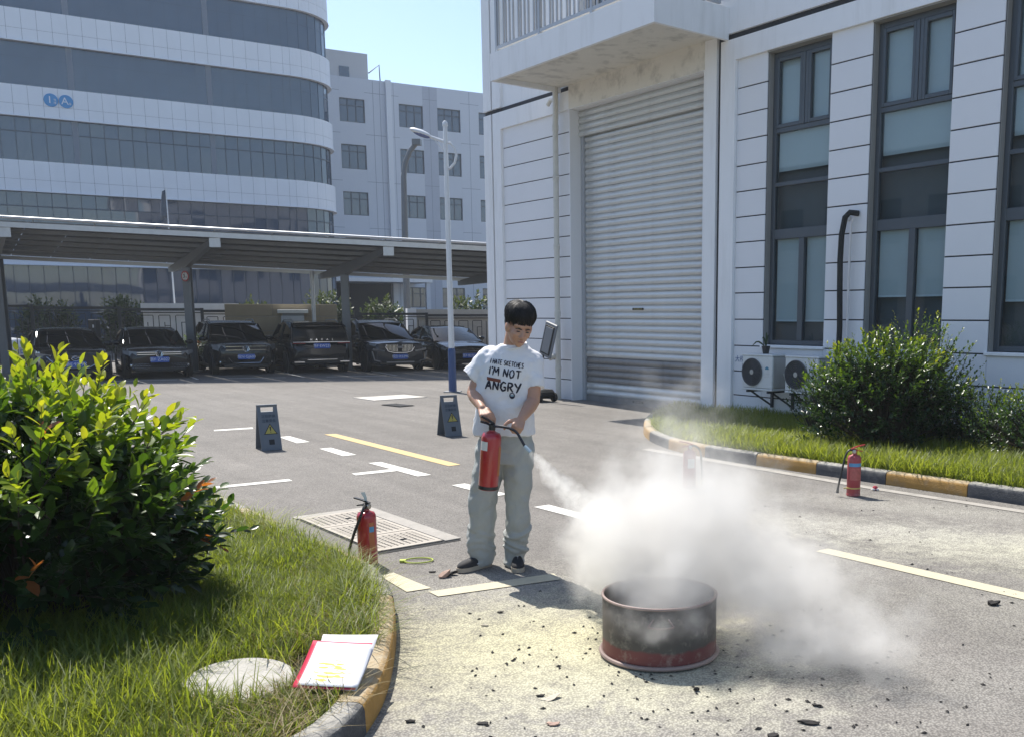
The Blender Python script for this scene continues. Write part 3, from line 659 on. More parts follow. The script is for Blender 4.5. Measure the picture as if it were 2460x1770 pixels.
# air conditioners on brackets, pipes
M_ACW = mat('ac_white', (0.68, 0.69, 0.68), 0.45, var=0.04, scale=3, dirt=(0.42, 0.40, 0.36), dscale=4, damt=0.4)
M_ACS = mat('ac_side', (0.50, 0.49, 0.46), 0.5, 0.2, var=0.15, scale=3, dirt=(0.28, 0.26, 0.23), dscale=4, damt=0.6, streak=4)
M_ACG = mat('ac_grille', (0.10, 0.105, 0.115), 0.5, var=0.1)
M_ACD = mat('ac_dark', (0.03, 0.032, 0.036), 0.7)
M_BRK = mat('bracket_steel', (0.07, 0.075, 0.085), 0.6, 0.4)
def ac_unit(x0, label):
    p = WB + WE * x0 - WNRM * 0.0
    t = thing('air_conditioner', label, 'air conditioner', (p.x, p.y, 0), math.atan2(WE.y, WE.x), 'air conditioners on the hall wall')
    W, z0, z1, yf, yb = 0.62, 0.58, 1.08, -0.50, -0.20
    mb = MB(); mb.cbox(0, W, yf, yb, z0, z1-0.03, 0.02); mb.build('casing', M_ACS, t)
    mb = MB(); mb.cbox(0.003, W-0.003, yf-0.012, yf+0.02, z0+0.004, z1-0.032, 0.01); mb.build('front_panel', M_ACW, t)
    mb = MB(); mb.cbox(-0.008, W+0.008, yf-0.018, yb+0.006, z1-0.032, z1, 0.012); mb.build('lid', M_ACW, t)
    mb = MB(); mb.cbox(0.0, W, yf-0.014, yb, z0-0.03, z0, 0.006); mb.build('base_pan', M_ACW, t)
    Mf = Matrix.Translation((0.215, yf-0.013, 0.815)) @ Matrix.Rotation(R(90), 4, 'X')
    mb = MB(); mb.lathe([(0.0, 0.0005), (0.2, 0.0005), (0.2, 0.004)], 32, Mf); mb.build('fan_opening', M_ACD, t)
    mb = MB()
    for r in (0.05, 0.075, 0.1, 0.125, 0.15, 0.175, 0.198):
        pts = [(r*math.cos(a), r*math.sin(a), 0.012) for a in np.linspace(0, 2*math.pi, 33)]
        mb.tube([Mf @ Vector(q) for q in pts], 0.0048 if r < .19 else 0.009, 5, cap=False)
    for k in range(8):
        a = k*math.pi/4; mb.tube([Mf @ Vector((0.03*math.cos(a), 0.03*math.sin(a), 0.011)), Mf @ Vector((0.2*math.cos(a), 0.2*math.sin(a), 0.011))], 0.003, 4)
    mb.build('fan_grille', M_ACG, t)
    mb = MB(); mb.lathe([(0.0, 0.014), (0.036, 0.014), (0.036, 0.02), (0.0, 0.022)], 20, Mf); mb.build('grille_hub', M_ACS, t)
    mb = MB(); mb.box(0.475, 0.545, yf-0.0145, yf-0.013, 0.862, 0.888); mb.box(0.49, 0.53, yf-0.0145, yf-0.013, 0.888, 0.902); mb.build('badge', mat('badge_teal', (0.05, 0.22, 0.33), 0.5), t)
    mb = MB()
    for q in range(3): mb.box(0.45, 0.56, yf-0.0142, yf-0.013, 0.80-q*0.025, 0.803-q*0.025)
    mb.build('panel_rib', M_ACS, t)
    for xb in (0.1, 0.52):
        mb = MB(); mb.box(xb, xb+0.035, -0.52, RC-0.002, z0-0.065, z0-0.031); mb.box(xb, xb+0.035, 0.012, RC-0.002, z0-0.33, z0-0.065)
        mb.tube([(xb+0.0175, -0.42, z0-0.06), (xb+0.0175, 0.03, z0-0.30)], 0.015, 4); mb.build('bracket', M_BRK, t)
    mb = MB(); mb.tube([(W+0.01, -0.28, 0.80), (W+0.05, -0.27, 0.70), (W+0.06, -0.2, 0.62), (W+0.02, -0.02, 0.60)], 0.012, 6); mb.build('refrigerant_pipe', M_PIPE, t, True)
    return t
ac_unit(5.63, 'white air conditioner with potted plant on top, nearest the shutter')
ac_unit(6.49, 'white air conditioner in the middle, half behind the bush')
ac_unit(7.36, 'white air conditioner mostly hidden behind the top of the bush')
pc = WB + WE * 5.93 - WNRM * -0.32
pot = thing('potted_plant', 'small plant in a black pot on the air conditioner', 'potted plant', (pc.x, pc.y, 1.08))
mb = MB(); mb.lathe([(0.045, 0), (0.06, 0.10), (0.066, 0.10), (0.066, 0.115), (0.055, 0.115), (0.05, 0.09), (0, 0.09)], 18); mb.build('pot', mat('pot_black', (0.03, 0.03, 0.03), 0.6), pot, True)
M_PLANT = leaf_mat('pot_plant_leaf', (0.03, 0.06, 0.02), (0.05, 0.09, 0.03), 0.3)
for k, (dx, dz, b2) in enumerate(((-0.3, 0.10, 0.12), (-0.08, 0.16, 0.04), (0.02, 0.22, 0.01), (0.06, 0.17, -0.02), (-0.03, 0.12, 0.02))):
    mb = MB(); pts = []
    for j in range(7):
        t_ = j/6; pts.append(Vector((dx*t_*WE.x, dx*t_*WE.y + 0.02*k*t_, 0.09 + dz*math.sin(min(1, t_*1.25)*math.pi/2) - b2*max(0, t_-0.6)*2)))
    w_ = [0.004, 0.010, 0.013, 0.013, 0.011, 0.007, 0.001]
    mb.tube(pts, w_, 5, sx=1.0); mb.build('leaf', M_PLANT, pot, True)
# insulated black line set and white condensate pipe, on the pier between the windows
ls = bpy.data.objects.new('pipe_run', None); link(ls, hall)
M_INS = mat('black_insulation', (0.018, 0.02, 0.02), 0.8, bump=0.5, bscale=60)
mb = MB(); mb.tube([(7.26, 0.05, 3.03), (7.20, -0.06, 3.04), (7.13, -0.07, 2.98), (7.08, -0.07, 2.75), (7.06, -0.06, 2.4), (7.07, -0.06, 2.0), (7.09, -0.06, 1.5), (7.10, -0.08, 1.0)], 0.04, 10); mb.build('insulated_pipe', M_INS, ls, True)
mb = MB(); mb.tube([(7.24, -0.03, 2.96), (7.21, -0.04, 2.90), (7.20, -0.035, 2.2), (7.20, -0.035, 1.0)], 0.018, 8); mb.build('white_pipe', mat('white_pvc', (0.66, 0.64, 0.64), 0.4), ls, True)
mb = MB(); mb.lathe([(0.03, 0), (0.045, 0), (0.045, 0.01), (0.03, 0.01)], 16, Matrix.Translation((7.09, RC, 2.98)) @ Matrix.Rotation(R(90), 4, 'X')); mb.build('wall_sleeve', M_PIPE, ls)

# the hall across the yard, out of the picture, that the tall windows mirror
oc = WB + WE * -14 + WNRM * 30
opp = thing('opposite_hall', 'pale hall across the yard seen only mirrored in the tall windows', 'building', oc, math.atan2(WE.y, WE.x))
mb = MB(); mb.box(-26, 14, -12, 0, 0, 9.4); mb.build('wall', mat('opposite_wall', (0.55, 0.54, 0.52), 0.85), opp)
mb = MB(); mb.box(-26.3, 14.3, -12.3, 0.3, 9.401, 9.7); mb.build('roof_edge', M_BRK, opp)
wm = MB(); wm.box(0, 1.6, 0.002, 0.05, 0, 2.2); wm = wm.mesh('window', M_SWIN)
for zz in (1.2, 5.2):
    for k in range(12): inst('window', wm, opp, TR((-24 + k*3.2, 0, zz)))

# ------------------------------------------------------------------ office block with rounded corner (left)
M_CLAD = mat('cladding_pale', (0.74, 0.77, 0.82), 0.55, 0.0, var=0.05, scale=1.0, dirt=(0.64, 0.67, 0.71), dscale=1.2, damt=0.4, streak=4)
M_CLADJ = mat('cladding_joint', (0.20, 0.22, 0.26), 0.8)
M_OGLASS = glass_mat('office_glass', (0.045, 0.072, 0.115), 0.03, 1.8, wav=0.012, wscale=0.55, var=0.2)
M_MULL = mat('mullion_dark', (0.065, 0.085, 0.115), 0.5, 0.3)
M_COLST = mat('column_strip', (0.16, 0.19, 0.24), 0.4)
office = thing('office_block', 'office block with white and dark glass bands and a rounded corner', 'building', (-30.126, 46.0, 0), R(32.88))
CX, CR = 14.0, 2.6
def opath(d, off=0.0):
    """point on the facade line at arc length d, pushed out by off; returns x, y, outward angle"""
    if d <= CX: return (d, -off, 0.0)
    a = (d - CX) / CR
    if a < math.pi/2: return (CX + (CR+off)*math.sin(a), CR - (CR+off)*math.cos(a), a)
    return (CX + CR + off, CR + (d - CX - CR*math.pi/2), math.pi/2)
DS = [-6.0, -0.5, 0.1] + [0.715 + 0.615*k for k in range(22)]
DS = [d for d in DS if d < CX] + [CX] + [CX + CR*math.pi/2*k/7 for k in range(1, 8)] + [CX + CR*math.pi/2 + 6, CX + CR*math.pi/2 + 16]
def strip(mb, d0, d1, z0, z1, o0, o1, n=1):
    rings = []
    for k in range(n+1):
        d = d0 + (d1-d0)*k/n; a = opath(d, o0); c = opath(d, o1)
        rings.append([(a[0], a[1], z0), (c[0], c[1], z0), (c[0], c[1], z1), (a[0], a[1], z1)])
    mb.loft(rings)
BANDS = [(4.05, 5.43), (7.47, 8.85), (10.89, 12.25), (14.26, 15.65), (17.66, 19.05), (21.0, 22.4)]
for bi, (z0, z1) in enumerate(BANDS):
    mb = MB(); strip(mb, -6, CX, z0+0.01, z1-0.01, 0.0, 0.16, 1); strip(mb, CX, CX+CR*math.pi/2, z0+0.01, z1-0.01, 0.0, 0.16, 14); strip(mb, CX+CR*math.pi/2, CX+CR*math.pi/2+16, z0+0.01, z1-0.01, 0.0, 0.16, 1)
    mb.build('band_core', M_CLADJ, office)
    mb = MB(); strip(mb, -6, CX, z0-0.05, z0, 0.0, 0.23, 1); strip(mb, CX, CX+CR*math.pi/2, z0-0.05, z0, 0.0, 0.23, 14); strip(mb, CX+CR*math.pi/2, CX+CR*math.pi/2+16, z0-0.05, z0, 0.0, 0.23, 1)
    mb.build('drip_edge', M_CLAD, office)
    if 1 <= bi <= 4:
        zm = z0 + 0.37*(z1-z0)
        for a, c in zip(DS[:-1], DS[1:]):
            for za, zb in ((z0+0.002, zm-0.006), (zm+0.006, z1-0.002)):
                mb = MB(); strip(mb, a+0.006, c-0.006, za, zb, 0.16, 0.18 + random.uniform(-.002, .002), 1 if c <= CX else 3)
                mb.build('cladding_panel', M_CLAD, office)
    else:
        mb = MB(); strip(mb, -6, CX, z0, z1, 0.16, 0.19, 1); strip(mb, CX, CX+CR*math.pi/2, z0, z1, 0.16, 0.19, 14); mb.build('cladding', M_CLAD, office)
GL = [(0.2, 4.0), (5.43, 7.42), (8.85, 10.84), (12.25, 14.21), (15.65, 17.61), (19.05, 20.95)]
for gi, (z0, z1) in enumerate(GL):
    zt = z0 + 0.67*(z1-z0)
    for a, c in zip(DS[:-1], DS[1:]):
        if gi == 0 or gi == 5:
            rows = ((z0, z1),)
        else: rows = ((z0, zt-0.025), (zt+0.025, z1))
        for za, zb in rows:
            # every pane sits very slightly out of true
            t0, t1 = random.uniform(-.006, .006), random.uniform(-.006, .006)
            A = opath(a+0.015, -0.02+t0); B_ = opath(c-0.015, -0.02+t1); A2 = opath(a+0.015, -0.05+t0); B2 = opath(c-0.015, -0.05+t1); dz = random.uniform(-.006, .006)
            nn = math.atan2(B_[1]-A[1], B_[0]-A[0]); ox, oy = math.sin(nn)*dz, -math.cos(nn)*dz
            mb = MB(); mb.add([(A[0], A[1], za), (B_[0], B_[1], za), (B_[0]+ox, B_[1]+oy, zb), (A[0]+ox, A[1]+oy, zb), (A2[0], A2[1], za), (B2[0], B2[1], za), (B2[0]+ox, B2[1]+oy, zb), (A2[0]+ox, A2[1]+oy, zb)], [(0, 1, 2, 3), (5, 4, 7, 6), (1, 5, 6, 2), (4, 0, 3, 7), (3, 2, 6, 7), (4, 5, 1, 0)])
            mb.build('glass_pane', M_OGLASS, office)
    mb = MB()
    for d in DS[1:-1]: strip(mb, d-0.015, d+0.015, z0, z1, -0.06, 0.005)
    if gi not in (0, 5): 
        strip(mb, -6, CX, zt-0.025, zt+0.025, -0.06, 0.0); strip(mb, CX, CX+CR*math.pi/2, zt-0.025, zt+0.025, -0.06, 0.0, 14)
    tag(mb.build('mullion_grid', M_OGLASS if gi >= 3 else M_MULL, office), kind='stuff')
    if gi >= 2:
        for d in (3.78, 9.95): mb = MB(); mb.box(d-0.13, d+0.13, -0.012, 0.02, z0, z1); mb.build('column_strip', M_COLST, office)
mb = MB(); mb.prism([(-6, 0.08), (CX, 0.08)] + [(opath(CX + CR*math.pi/2*k/10, -0.09)[0], opath(CX + CR*math.pi/2*k/10, -0.09)[1]) for k in range(11)] + [(CX+CR-0.09, 20), (-6, 20)], 0, 23.5); mb.build('core_wall', M_CLADJ, office)
M_BADGE = mat('badge_blue', (0.05, 0.26, 0.55), 0.4, var=0.05)
M_BWHT = mat('badge_white', (0.72, 0.75, 0.8), 0.5)
for cx_, big, small in ((2.87, '1', '号楼'), (3.49, 'A', '座')):
    Mr = TR((cx_, -0.185, 11.69), (R(90), 0, 0))
    mb = MB(); mb.lathe([(0, 0), (0.30, 0), (0.30, 0.03), (0, 0.03)], 32, Mr); bd = mb.build('number_disc', M_BADGE, office)
    inst('disc_letter', text_mesh(big, 0.46, M_BWHT, 0.004), bd, TR((cx_-0.05, -0.222, 11.69), (R(90), 0, 0)))
    for q, chh in enumerate(small): inst('disc_letter', text_mesh(chh, 0.12, M_BWHT, 0.004), bd, TR((cx_+0.16, -0.222, 11.70-0.13*q if len(small) > 1 else 11.59), (R(90), 0, 0)))

# ------------------------------------------------------------------ grey block behind it
M_BWALL = mat('block_wall_grey', (0.62, 0.65, 0.70), 0.8, var=0.05, scale=0.8, dirt=(0.52, 0.55, 0.60), dscale=0.8, damt=0.3)
M_BDARK = mat('block_spandrel', (0.47, 0.50, 0.56), 0.8, var=0.05)
block = thing('grey_block', 'grey panelled block with square windows behind the rounded office corner', 'building', (-19.289, 72.0, 0), R(30))
WCOLS = [-7.6, -4.9, -1.9, 2.39, 5.30, 8.57, 11.5]
WROWS = [(2.2, 3.7), (5.55, 7.2), (8.8, 10.45), (12.05, 13.75), (15.29, 16.92)]
# wall pieces between the openings
xs = [-10.0]
for c in WCOLS: xs += [c, c+1.8]
xs.append(15.0)
for k in range(0, len(xs)-1, 2): mb = MB(); mb.box(xs[k], xs[k+1], 0, 0.3, 0, 18.35); mb.build('wall_strip', M_BDARK if k == 8 else M_BWALL, block)
for c in WCOLS:
    zz = [0.0]
    for a, b2 in WROWS: zz += [a, b2]
    zz.append(18.35)
    for k in range(0, len(zz)-1, 2): mb = MB(); mb.box(c+0.002, c+1.798, 0.002, 0.3, zz[k], zz[k+1]); mb.build('wall_spandrel', M_BWALL, block)
    for a, b2 in WROWS:
        w = bpy.data.objects.new('window', None); link(w, block)
        mb = MB(); mb.box(c+0.05, c+1.75, 0.16, 0.2, a+0.05, b2-0.05); mb.build('pane', M_OGLASS, w)
        mb = MB(); mb.box(c, c+0.06, 0.1, 0.22, a, b2); mb.box(c+1.74, c+1.8, 0.1, 0.22, a, b2); mb.box(c+0.06, c+1.74, 0.1, 0.22, a, a+0.06); mb.box(c+0.06, c+1.74, 0.1, 0.22, b2-0.06, b2)
        mb.box(c+0.57, c+0.63, 0.11, 0.21, a+0.06, b2-0.06); mb.box(c+1.17, c+1.23, 0.11, 0.21, a+0.06, b2-0.06)
        z3 = b2 - 0.5; mb.box(c+0.06, c+0.57, 0.115, 0.205, z3, z3+0.06); mb.box(c+0.63, c+1.17, 0.115, 0.205, z3, z3+0.06); mb.box(c+1.23, c+1.74, 0.115, 0.205, z3, z3+0.06)
        mb.build('window_frame', M_MULL, w)
mb = MB()
for z in (1.2, 4.6, 7.9, 11.2, 14.5, 17.4):
    for k in range(0, len(xs)-1, 2): mb.box(xs[k], xs[k+1], -0.004, -0.001, z, z+0.03)
for x in (-9, -6, -3.2, 0.5, 1.0, 2.0, 4.7, 7.8, 10.7): mb.box(x, x+0.03, -0.005, -0.0015, 0, 18.3)
tag(mb.build('wall_joints', mat('block_joint', (0.28, 0.31, 0.36), 0.8), block), kind='stuff')
mb = MB(); mb.box(-10, 15, 0.31, 14, 0, 18.3); mb.build('main_body', M_BDARK, block)
mb = MB(); mb.box(1.40, 1.78, -0.30, -0.006, 0, 18.4); mb.build('white_fin', mat('white_fin', (0.75, 0.77, 0.8), 0.5, var=0.03), block)
rb = thing('roof_house', 'pale stair house with one window on the grey block roof', 'building', (-19.289, 72.0, 18.35), R(30))
mb = MB(); mb.box(-4.5, 0.3, 0.25, 4.5, 0.0, 1.79); mb.build('wall', mat('roof_house_wall', (0.55, 0.56, 0.57), 0.8, var=0.05), rb)
mb = MB(); mb.box(-1.75, -1.05, 0.2, 0.247, 0.05, 0.75); mb.build('window', M_OGLASS, rb)
mb = MB(); mb.tube([(1.18, 0.3, 0.0), (1.14, 0.3, 1.15), (0.35, 0.3, 0.5)], 0.05, 5); o = mb.build('roof_frame', M_MULL)
o.location = (-19.289, 72.0, 18.35); o.rotation_euler = (0, 0, R(30)); tag(o, 'thin dark triangular frame standing on the grey block roof', 'frame')
# entrance canopy of the grey block
cn = thing('entrance_canopy', 'thin white entrance canopy at the foot of the grey block', 'canopy', (-19.289, 72.0, 0), R(30))
mb = MB(); mb.box(-4.5, 3.2, -4.0, -0.01, 3.95, 4.2); mb.build('canopy_slab', M_WALL, cn)
mb = MB(); mb.box(-4.0, 1.2, -0.5, -0.02, 0, 3.94); mb.build('dark_doorway', M_DARK, cn)
for x in (-4.2, 2.8): mb = MB(); mb.box(x, x+0.3, -3.8, -3.5, 0, 3.949); mb.build('canopy_post', M_BWALL, cn)

# ------------------------------------------------------------------ carport
M_GALV = mat('galvanised_steel', (0.50, 0.51, 0.52), 0.42, 0.55, var=0.15, scale=8)
M_GALVD = mat('galvanised_dull', (0.19, 0.20, 0.21), 0.55, 0.4, var=0.15, scale=6)
M_PV = mat('solar_module_back', (0.085, 0.09, 0.095), 0.55, 0.0, var=0.15, scale=2)
port = thing('carport', 'long steel carport with solar roof over the parked cars', 'carport', (-14.19, 25.30, 0), math.atan2(0.16384, 0.98649))
zf = lambda x: 3.78 - 0.039*x
zr = lambda x: 3.12 - 0.042*x
SKW = -0.52
def roofz(x, y):         # x measured on the front edge line through this point
    xf = x - SKW*y; return zf(xf) + (zr(xf + SKW*5) - zf(xf)) * (y/5.0)
def bar_along(mb, y, dz0, dz1, w, x0=-8.0, x1=13.0):
    xa, xb = x0 + SKW*y, x1 + SKW*y; za, zb = roofz(xa, y), roofz(xb, y)
    mb.add([(xa, y, za+dz0), (xa, y+w, za+dz0), (xa, y+w, za+dz1), (xa, y, za+dz1), (xb, y, zb+dz0), (xb, y+w, zb+dz0), (xb, y+w, zb+dz1), (xb, y, zb+dz1)], [(0, 3, 2, 1), (4, 5, 6, 7), (0, 4, 7, 3), (1, 2, 6, 5), (3, 7, 6, 2), (0, 1, 5, 4)])
mb = MB(); bar_along(mb, -0.05, 0.0, 0.13, 0.06); mb.build('front_beam', M_GALV, port)
mb = MB(); xa, xb = -8, 13; mb.tube([(xa, -0.22, roofz(xa, 0)+0.27), (xb, -0.22, roofz(xb, 0)+0.27 - 0.09)], 0.035, 8); mb.build('edge_rail', M_GALV, port)
for k in range(14):
    x = -7 + k*1.45; z = roofz(x, 0); mb = MB(); mb.tube([(x, 0.0, z+0.12), (x+0.12, -0.22, z+0.27-0.09*(x+8)/21)], 0.014, 5); mb.build('rail_bracket', M_GALVD, port)
for y in (0.75, 1.55, 2.35, 3.15, 3.95): mb = MB(); bar_along(mb, y, 0.02, 0.11, 0.06); mb.build('purlin', M_GALVD, port)
mb = MB(); bar_along(mb, 4.75, -0.02, 0.09, 0.07); mb.build('rear_beam', M_GALV, port)
# solar modules as separate sheets
for i in range(19):
    for j in range(3):
        y0, y1 = 0.0 + j*1.66, 1.62 + j*1.66; x0, x1 = -7.9 + i*1.1, -7.9 + i*1.1 + 1.07
        q = [(x0+SKW*y0, y0), (x1+SKW*y0, y0), (x1+SKW*y1, y1), (x0+SKW*y1, y1)]
        mb = MB(); mb.add([(a, b2, roofz(a, b2)+0.135) for a, b2 in q] + [(a, b2, roofz(a, b2)+0.17) for a, b2 in q], [(3, 2, 1, 0), (4, 5, 6, 7), (0, 1, 5, 4), (1, 2, 6, 5), (2, 3, 7, 6), (3, 0, 4, 7)])
        mb.build('solar_module', M_PV, port)
M_STEELG = mat('column_grey', (0.16, 0.17, 0.18), 0.5, 0.3, var=0.1)
for xf in (-6.6, -1.87, 3.18, 7.63, 12.0):
    p0 = (xf, 0.02); p1 = (xf + SKW*4.9, 4.9)
    def rz(y, d): x = xf + SKW*y; return (x, y, roofz(x, y) + d)
    mb = MB(); w = 0.07
    ring = lambda y, d0, d1: [(rz(y, 0)[0]-w, y, rz(y, d0)[2]), (rz(y, 0)[0]+w, y, rz(y, d0)[2]), (rz(y, 0)[0]+w, y, rz(y, d1)[2]), (rz(y, 0)[0]-w, y, rz(y, d1)[2])]
    mb.loft([ring(0.02, -0.12, 0.0), ring(3.0, -0.32, 0.0), ring(4.9, -0.14, 0.0)]); mb.build('rafter', M_STEELG, port)
    mb = MB(); x, y, z = rz(0.0, 0); mb.box(x-0.14, x+0.14, -0.005, 0.015, z-0.24, z-0.001); mb.build('end_plate', M_GALV, port)
    x, y, z = rz(3.0, -0.3)
    mb = MB(); mb.box(x-0.11, x+0.11, y-0.12, y-0.105, 0, z); mb.box(x-0.11, x+0.11, y+0.105, y+0.12, 0, z); mb.box(x-0.01, x+0.01, y-0.105, y+0.105, 0, z); mb.build('column', M_STEELG, port)
    mb = MB(); mb.box(x-0.2, x+0.2, y-0.2, y+0.2, 0.001, 0.03); mb.build('base_plate', M_GALVD, port)
for (x, y) in ((4.88, 4.6),): mb = MB(); mb.tube([(x, y, 0), (x, y, 3.0)], 0.06, 10); mb.build('downpipe', M_GALV, port, True)
# height limit sign on the column
sg = thing('height_limit_sign', 'round red ringed three metre height sign on the carport column', 'sign', (0, 0, 0))
cw = port.matrix_basis @ Vector((1.62, 2.80, 0)); sg.location = (cw.x, cw.y, 2.76); sg.rotation_euler = (0, 0, R(-24))
Mx = TR((0, 0, 0), (R(90), 0, 0))
mb = MB(); mb.lathe([(0, 0), (0.15, 0), (0.15, 0.012), (0, 0.012)], 28, Mx); mb.build('sign_disc', mat('sign_red', (0.45, 0.05, 0.05), 0.5), sg)
mb = MB(); mb.lathe([(0, 0.012), (0.115, 0.012), (0.115, 0.015), (0, 0.015)], 28, Mx); mb.build('sign_face', mat('sign_white', (0.7, 0.68, 0.66), 0.5), sg)
M_BLK = mat('print_black', (0.015, 0.015, 0.015), 0.6)
inst('sign_text', text_mesh('3', 0.15, M_BLK, 0.001, bold=0.004), sg, TR((-0.03, -0.018, 0.0), (R(90), 0, 0))); inst('sign_text', text_mesh('m', 0.075, M_BLK, 0.001), sg, TR((0.055, -0.018, -0.025), (R(90), 0, 0)))
mb = MB(); mb.add([(-0.03, -0.017, 0.10), (0.03, -0.017, 0.10), (0, -0.017, 0.075), (-0.03, -0.017, -0.10), (0.03, -0.017, -0.10), (0, -0.017, -0.075)], [(0, 2, 1), (3, 4, 5)]); mb.build('sign_arrow', M_BLK, sg)

# ------------------------------------------------------------------ fence, walls and cabinet behind the cars
FA = R(20)
M_FENCE = mat('fence_dark', (0.035, 0.037, 0.042), 0.5, 0.3, var=0.1)
M_BEIGE = mat('beige_stone', (0.34, 0.28, 0.19), 0.85, var=0.1, scale=4, bump=0.2, dirt=(0.24, 0.20, 0.15), dscale=3, damt=0.4, streak=3)
fence = thing('lattice_fence', 'dark metal lattice fence behind the row of parked cars', 'fence', (-16, 30, 0), FA)
ft = lambda x: 1.88 - 0.0195*x
def lattice(w, z0, z1):
    """one panel of the geometric bar pattern"""
    mb = MB(); t = 0.014
    mb.box(0, w, -t, t, z1-0.03, z1); mb.box(0, w, -t, t, z0, z0+0.03)
    n = 14; dx = w/n
    hs = [0.0, 0.45, 0.2, 0.0, 0.35, 0.0, 0.55, 0.25, 0.0, 0.4, 0.0, 0.3, 0.15, 0.5]
    for k in range(n):
        x = (k+0.5)*dx; zt = z1 - 0.03 - (0.28 if k % 3 == 1 else 0.08)
        mb.box(x-t*0.8, x+t*0.8, -t*0.8, t*0.8, z0+0.03, zt)
        if k % 3 == 1 and k+1 < n: mb.box(x+t*0.8, x+dx-t*0.8, -t*0.8, t*0.8, zt-0.02-hs[k]*0.4, zt-hs[k]*0.4)
        if k % 3 == 0 and k+2 < n: mb.box(x+t*0.8, x+2*dx, -t*0.7, t*0.7, zt, zt+0.022)
    return mb
FW = 2.35
x = -7.0; me = lattice(FW-0.1, 0.12, 1.70).mesh('lattice_panel', M_FENCE); pm = MB(); pm.box(-0.045, 0.045, -0.045, 0.045, 0, 1); pme2 = pm.mesh('fence_post', M_FENCE)
while x < 12.5:
    if not (2.9 < x < 5.0):
        dz = ft(x+FW/2) - 1.82
        o = inst('lattice_panel', me, fence, TR((x+0.05, 0, dz))); tag(o, kind='stuff')
        mb = MB(); mb.box(x+0.05, x+FW-0.05, -0.03, 0.03, ft(x+FW/2)-0.08, ft(x+FW/2)); mb.build('top_rail', M_FENCE, fence)
    inst('fence_post', pme2, fence, TR((x, 0, 0), (0, 0, 0), (1, 1, ft(x)+0.03)))
    x += FW
bw = thing('beige_wall', 'beige stone wall standing between two parked dark sport utility cars', 'wall', (-16, 30, 0), FA)
for r, (za, zb) in enumerate(((0, 0.62), (0.63, 1.13), (1.14, 1.60), (1.61, 1.99))):
    cuts = [3.08, 4.5 if r % 2 else 5.0, 5.95, 6.5]
    for a, c in zip(cuts[:-1], cuts[1:]): mb = MB(); mb.cbox(a+0.003, c-0.003, -0.32, -0.06, za, zb, 0.006); mb.build('stone_panel', M_BEIGE, bw)
mb = MB(); mb.box(3.1, 6.48, -0.30, -0.08, 0, 1.97); mb.build('wall_core', M_CLADJ, bw)
wl_ = thing('low_white_wall', 'low white wall behind the fence, left of the beige wall', 'wall', (-16, 30, 0), FA)
mb = MB(); mb.box(0.6, 3.4, 0.9, 1.1, 0, 1.75); mb.build('wall_face', M_WALL, wl_); mb = MB(); mb.box(0.55, 3.45, 0.85, 1.15, 1.752, 2.02); mb.build('coping', M_WALL, wl_)
wr_ = thing('low_grey_wall', 'low pale wall behind the lattice fence beside the lamp post', 'wall', (-16, 30, 0), FA)
mb = MB(); mb.box(9.2, 12.4, 0.5, 0.7, 0, 1.56); mb.build('wall_face', M_CONC, wr_); mb = MB(); mb.box(9.0, 12.6, 0.42, 0.78, 1.562, 1.84); mb.build('coping', M_CONC, wr_); mb = MB(); mb.box(8.85, 9.15, 0.35, 0.85, 0, 1.87); mb.build('pier', M_WALL, wr_)
cb = thing('electric_cabinet', 'grey electric cabinet with a white lid against the beige wall', 'cabinet', (-16, 30, 0), FA)
mb = MB(); mb.cbox(4.75, 5.45, -0.75, -0.34, 0.25, 1.62, 0.01); mb.build('cabinet_body', M_RAIL, cb)
mb = MB(); mb.cbox(4.65, 5.58, -0.85, -0.33, 1.70, 1.82, 0.01); mb.build('lid', mat('cabinet_lid', (0.72, 0.72, 0.7), 0.5), cb); mb = MB(); mb.box(4.80, 5.45, -0.70, -0.36, 1.621, 1.70); mb.build('neck', M_GALVD, cb)
for i, (px_, lab) in enumerate(((-19.2, 'dark charging post standing behind the leftmost parked car'), (-16.25, 'dark charging post standing between the two leftmost parked cars'))):
    t = thing('charging_post', lab, 'charging post', (px_, 28.7 + i*0.4, 0), R(-25), 'charging posts behind the cars')
    mb = MB(); mb.cbox(-0.17, 0.17, -0.1, 0.1, 0.95, 1.52, 0.03); mb.build('charger_head', M_FENCE, t, True); mb = MB(); mb.cbox(-0.1, 0.1, -0.06, 0.06, 0, 0.949, 0.015); mb.build('pillar', M_STEELG, t); mb = MB(); mb.box(0.06, 0.12, -0.106, -0.101, 1.27, 1.36); mb.build('label_plate', M_BWHT, t)

# ------------------------------------------------------------------ lamp posts, poles, flag
M_LAMP = mat('lamp_post_white', (0.66, 0.68, 0.70), 0.4, 0.1, var=0.05); M_LBLUE = mat('lamp_post_blue', (0.03, 0.07, 0.19), 0.4, var=0.1)
lp = thing('street_lamp', 'tall white street lamp on a blue base before the carport', 'street lamp', (-3.94, 20.8, 0), R(0))
mb = MB(); mb.tube([(0, 0, 0.93), (0, 0, 3.0), (0, 0, 5.54)], [0.062, 0.055, 0.045], 14); mb.lathe([(0.048, 5.53), (0.058, 5.55), (0.055, 5.61), (0.02, 5.65), (0, 5.65)], 14); mb.build('pole', M_LAMP, lp, True)
mb = MB(); mb.tube([(0, 0, 0.02), (0, 0, 0.9), (0, 0, 0.95)], [0.088, 0.08, 0.062], 8); mb.build('blue_base', M_LBLUE, lp); mb = MB(); mb.box(-0.17, 0.17, -0.17, 0.17, 0.001, 0.02); mb.build('base_plate', M_GALVD, lp)
arc = [(0.0, 0, 5.20), (0.10, 0, 5.20), (0.19, 0, 5.10), (0.22, 0, 4.95), (0.18, 0, 4.80), (0.09, 0, 4.70), (0.0, 0, 4.66)]
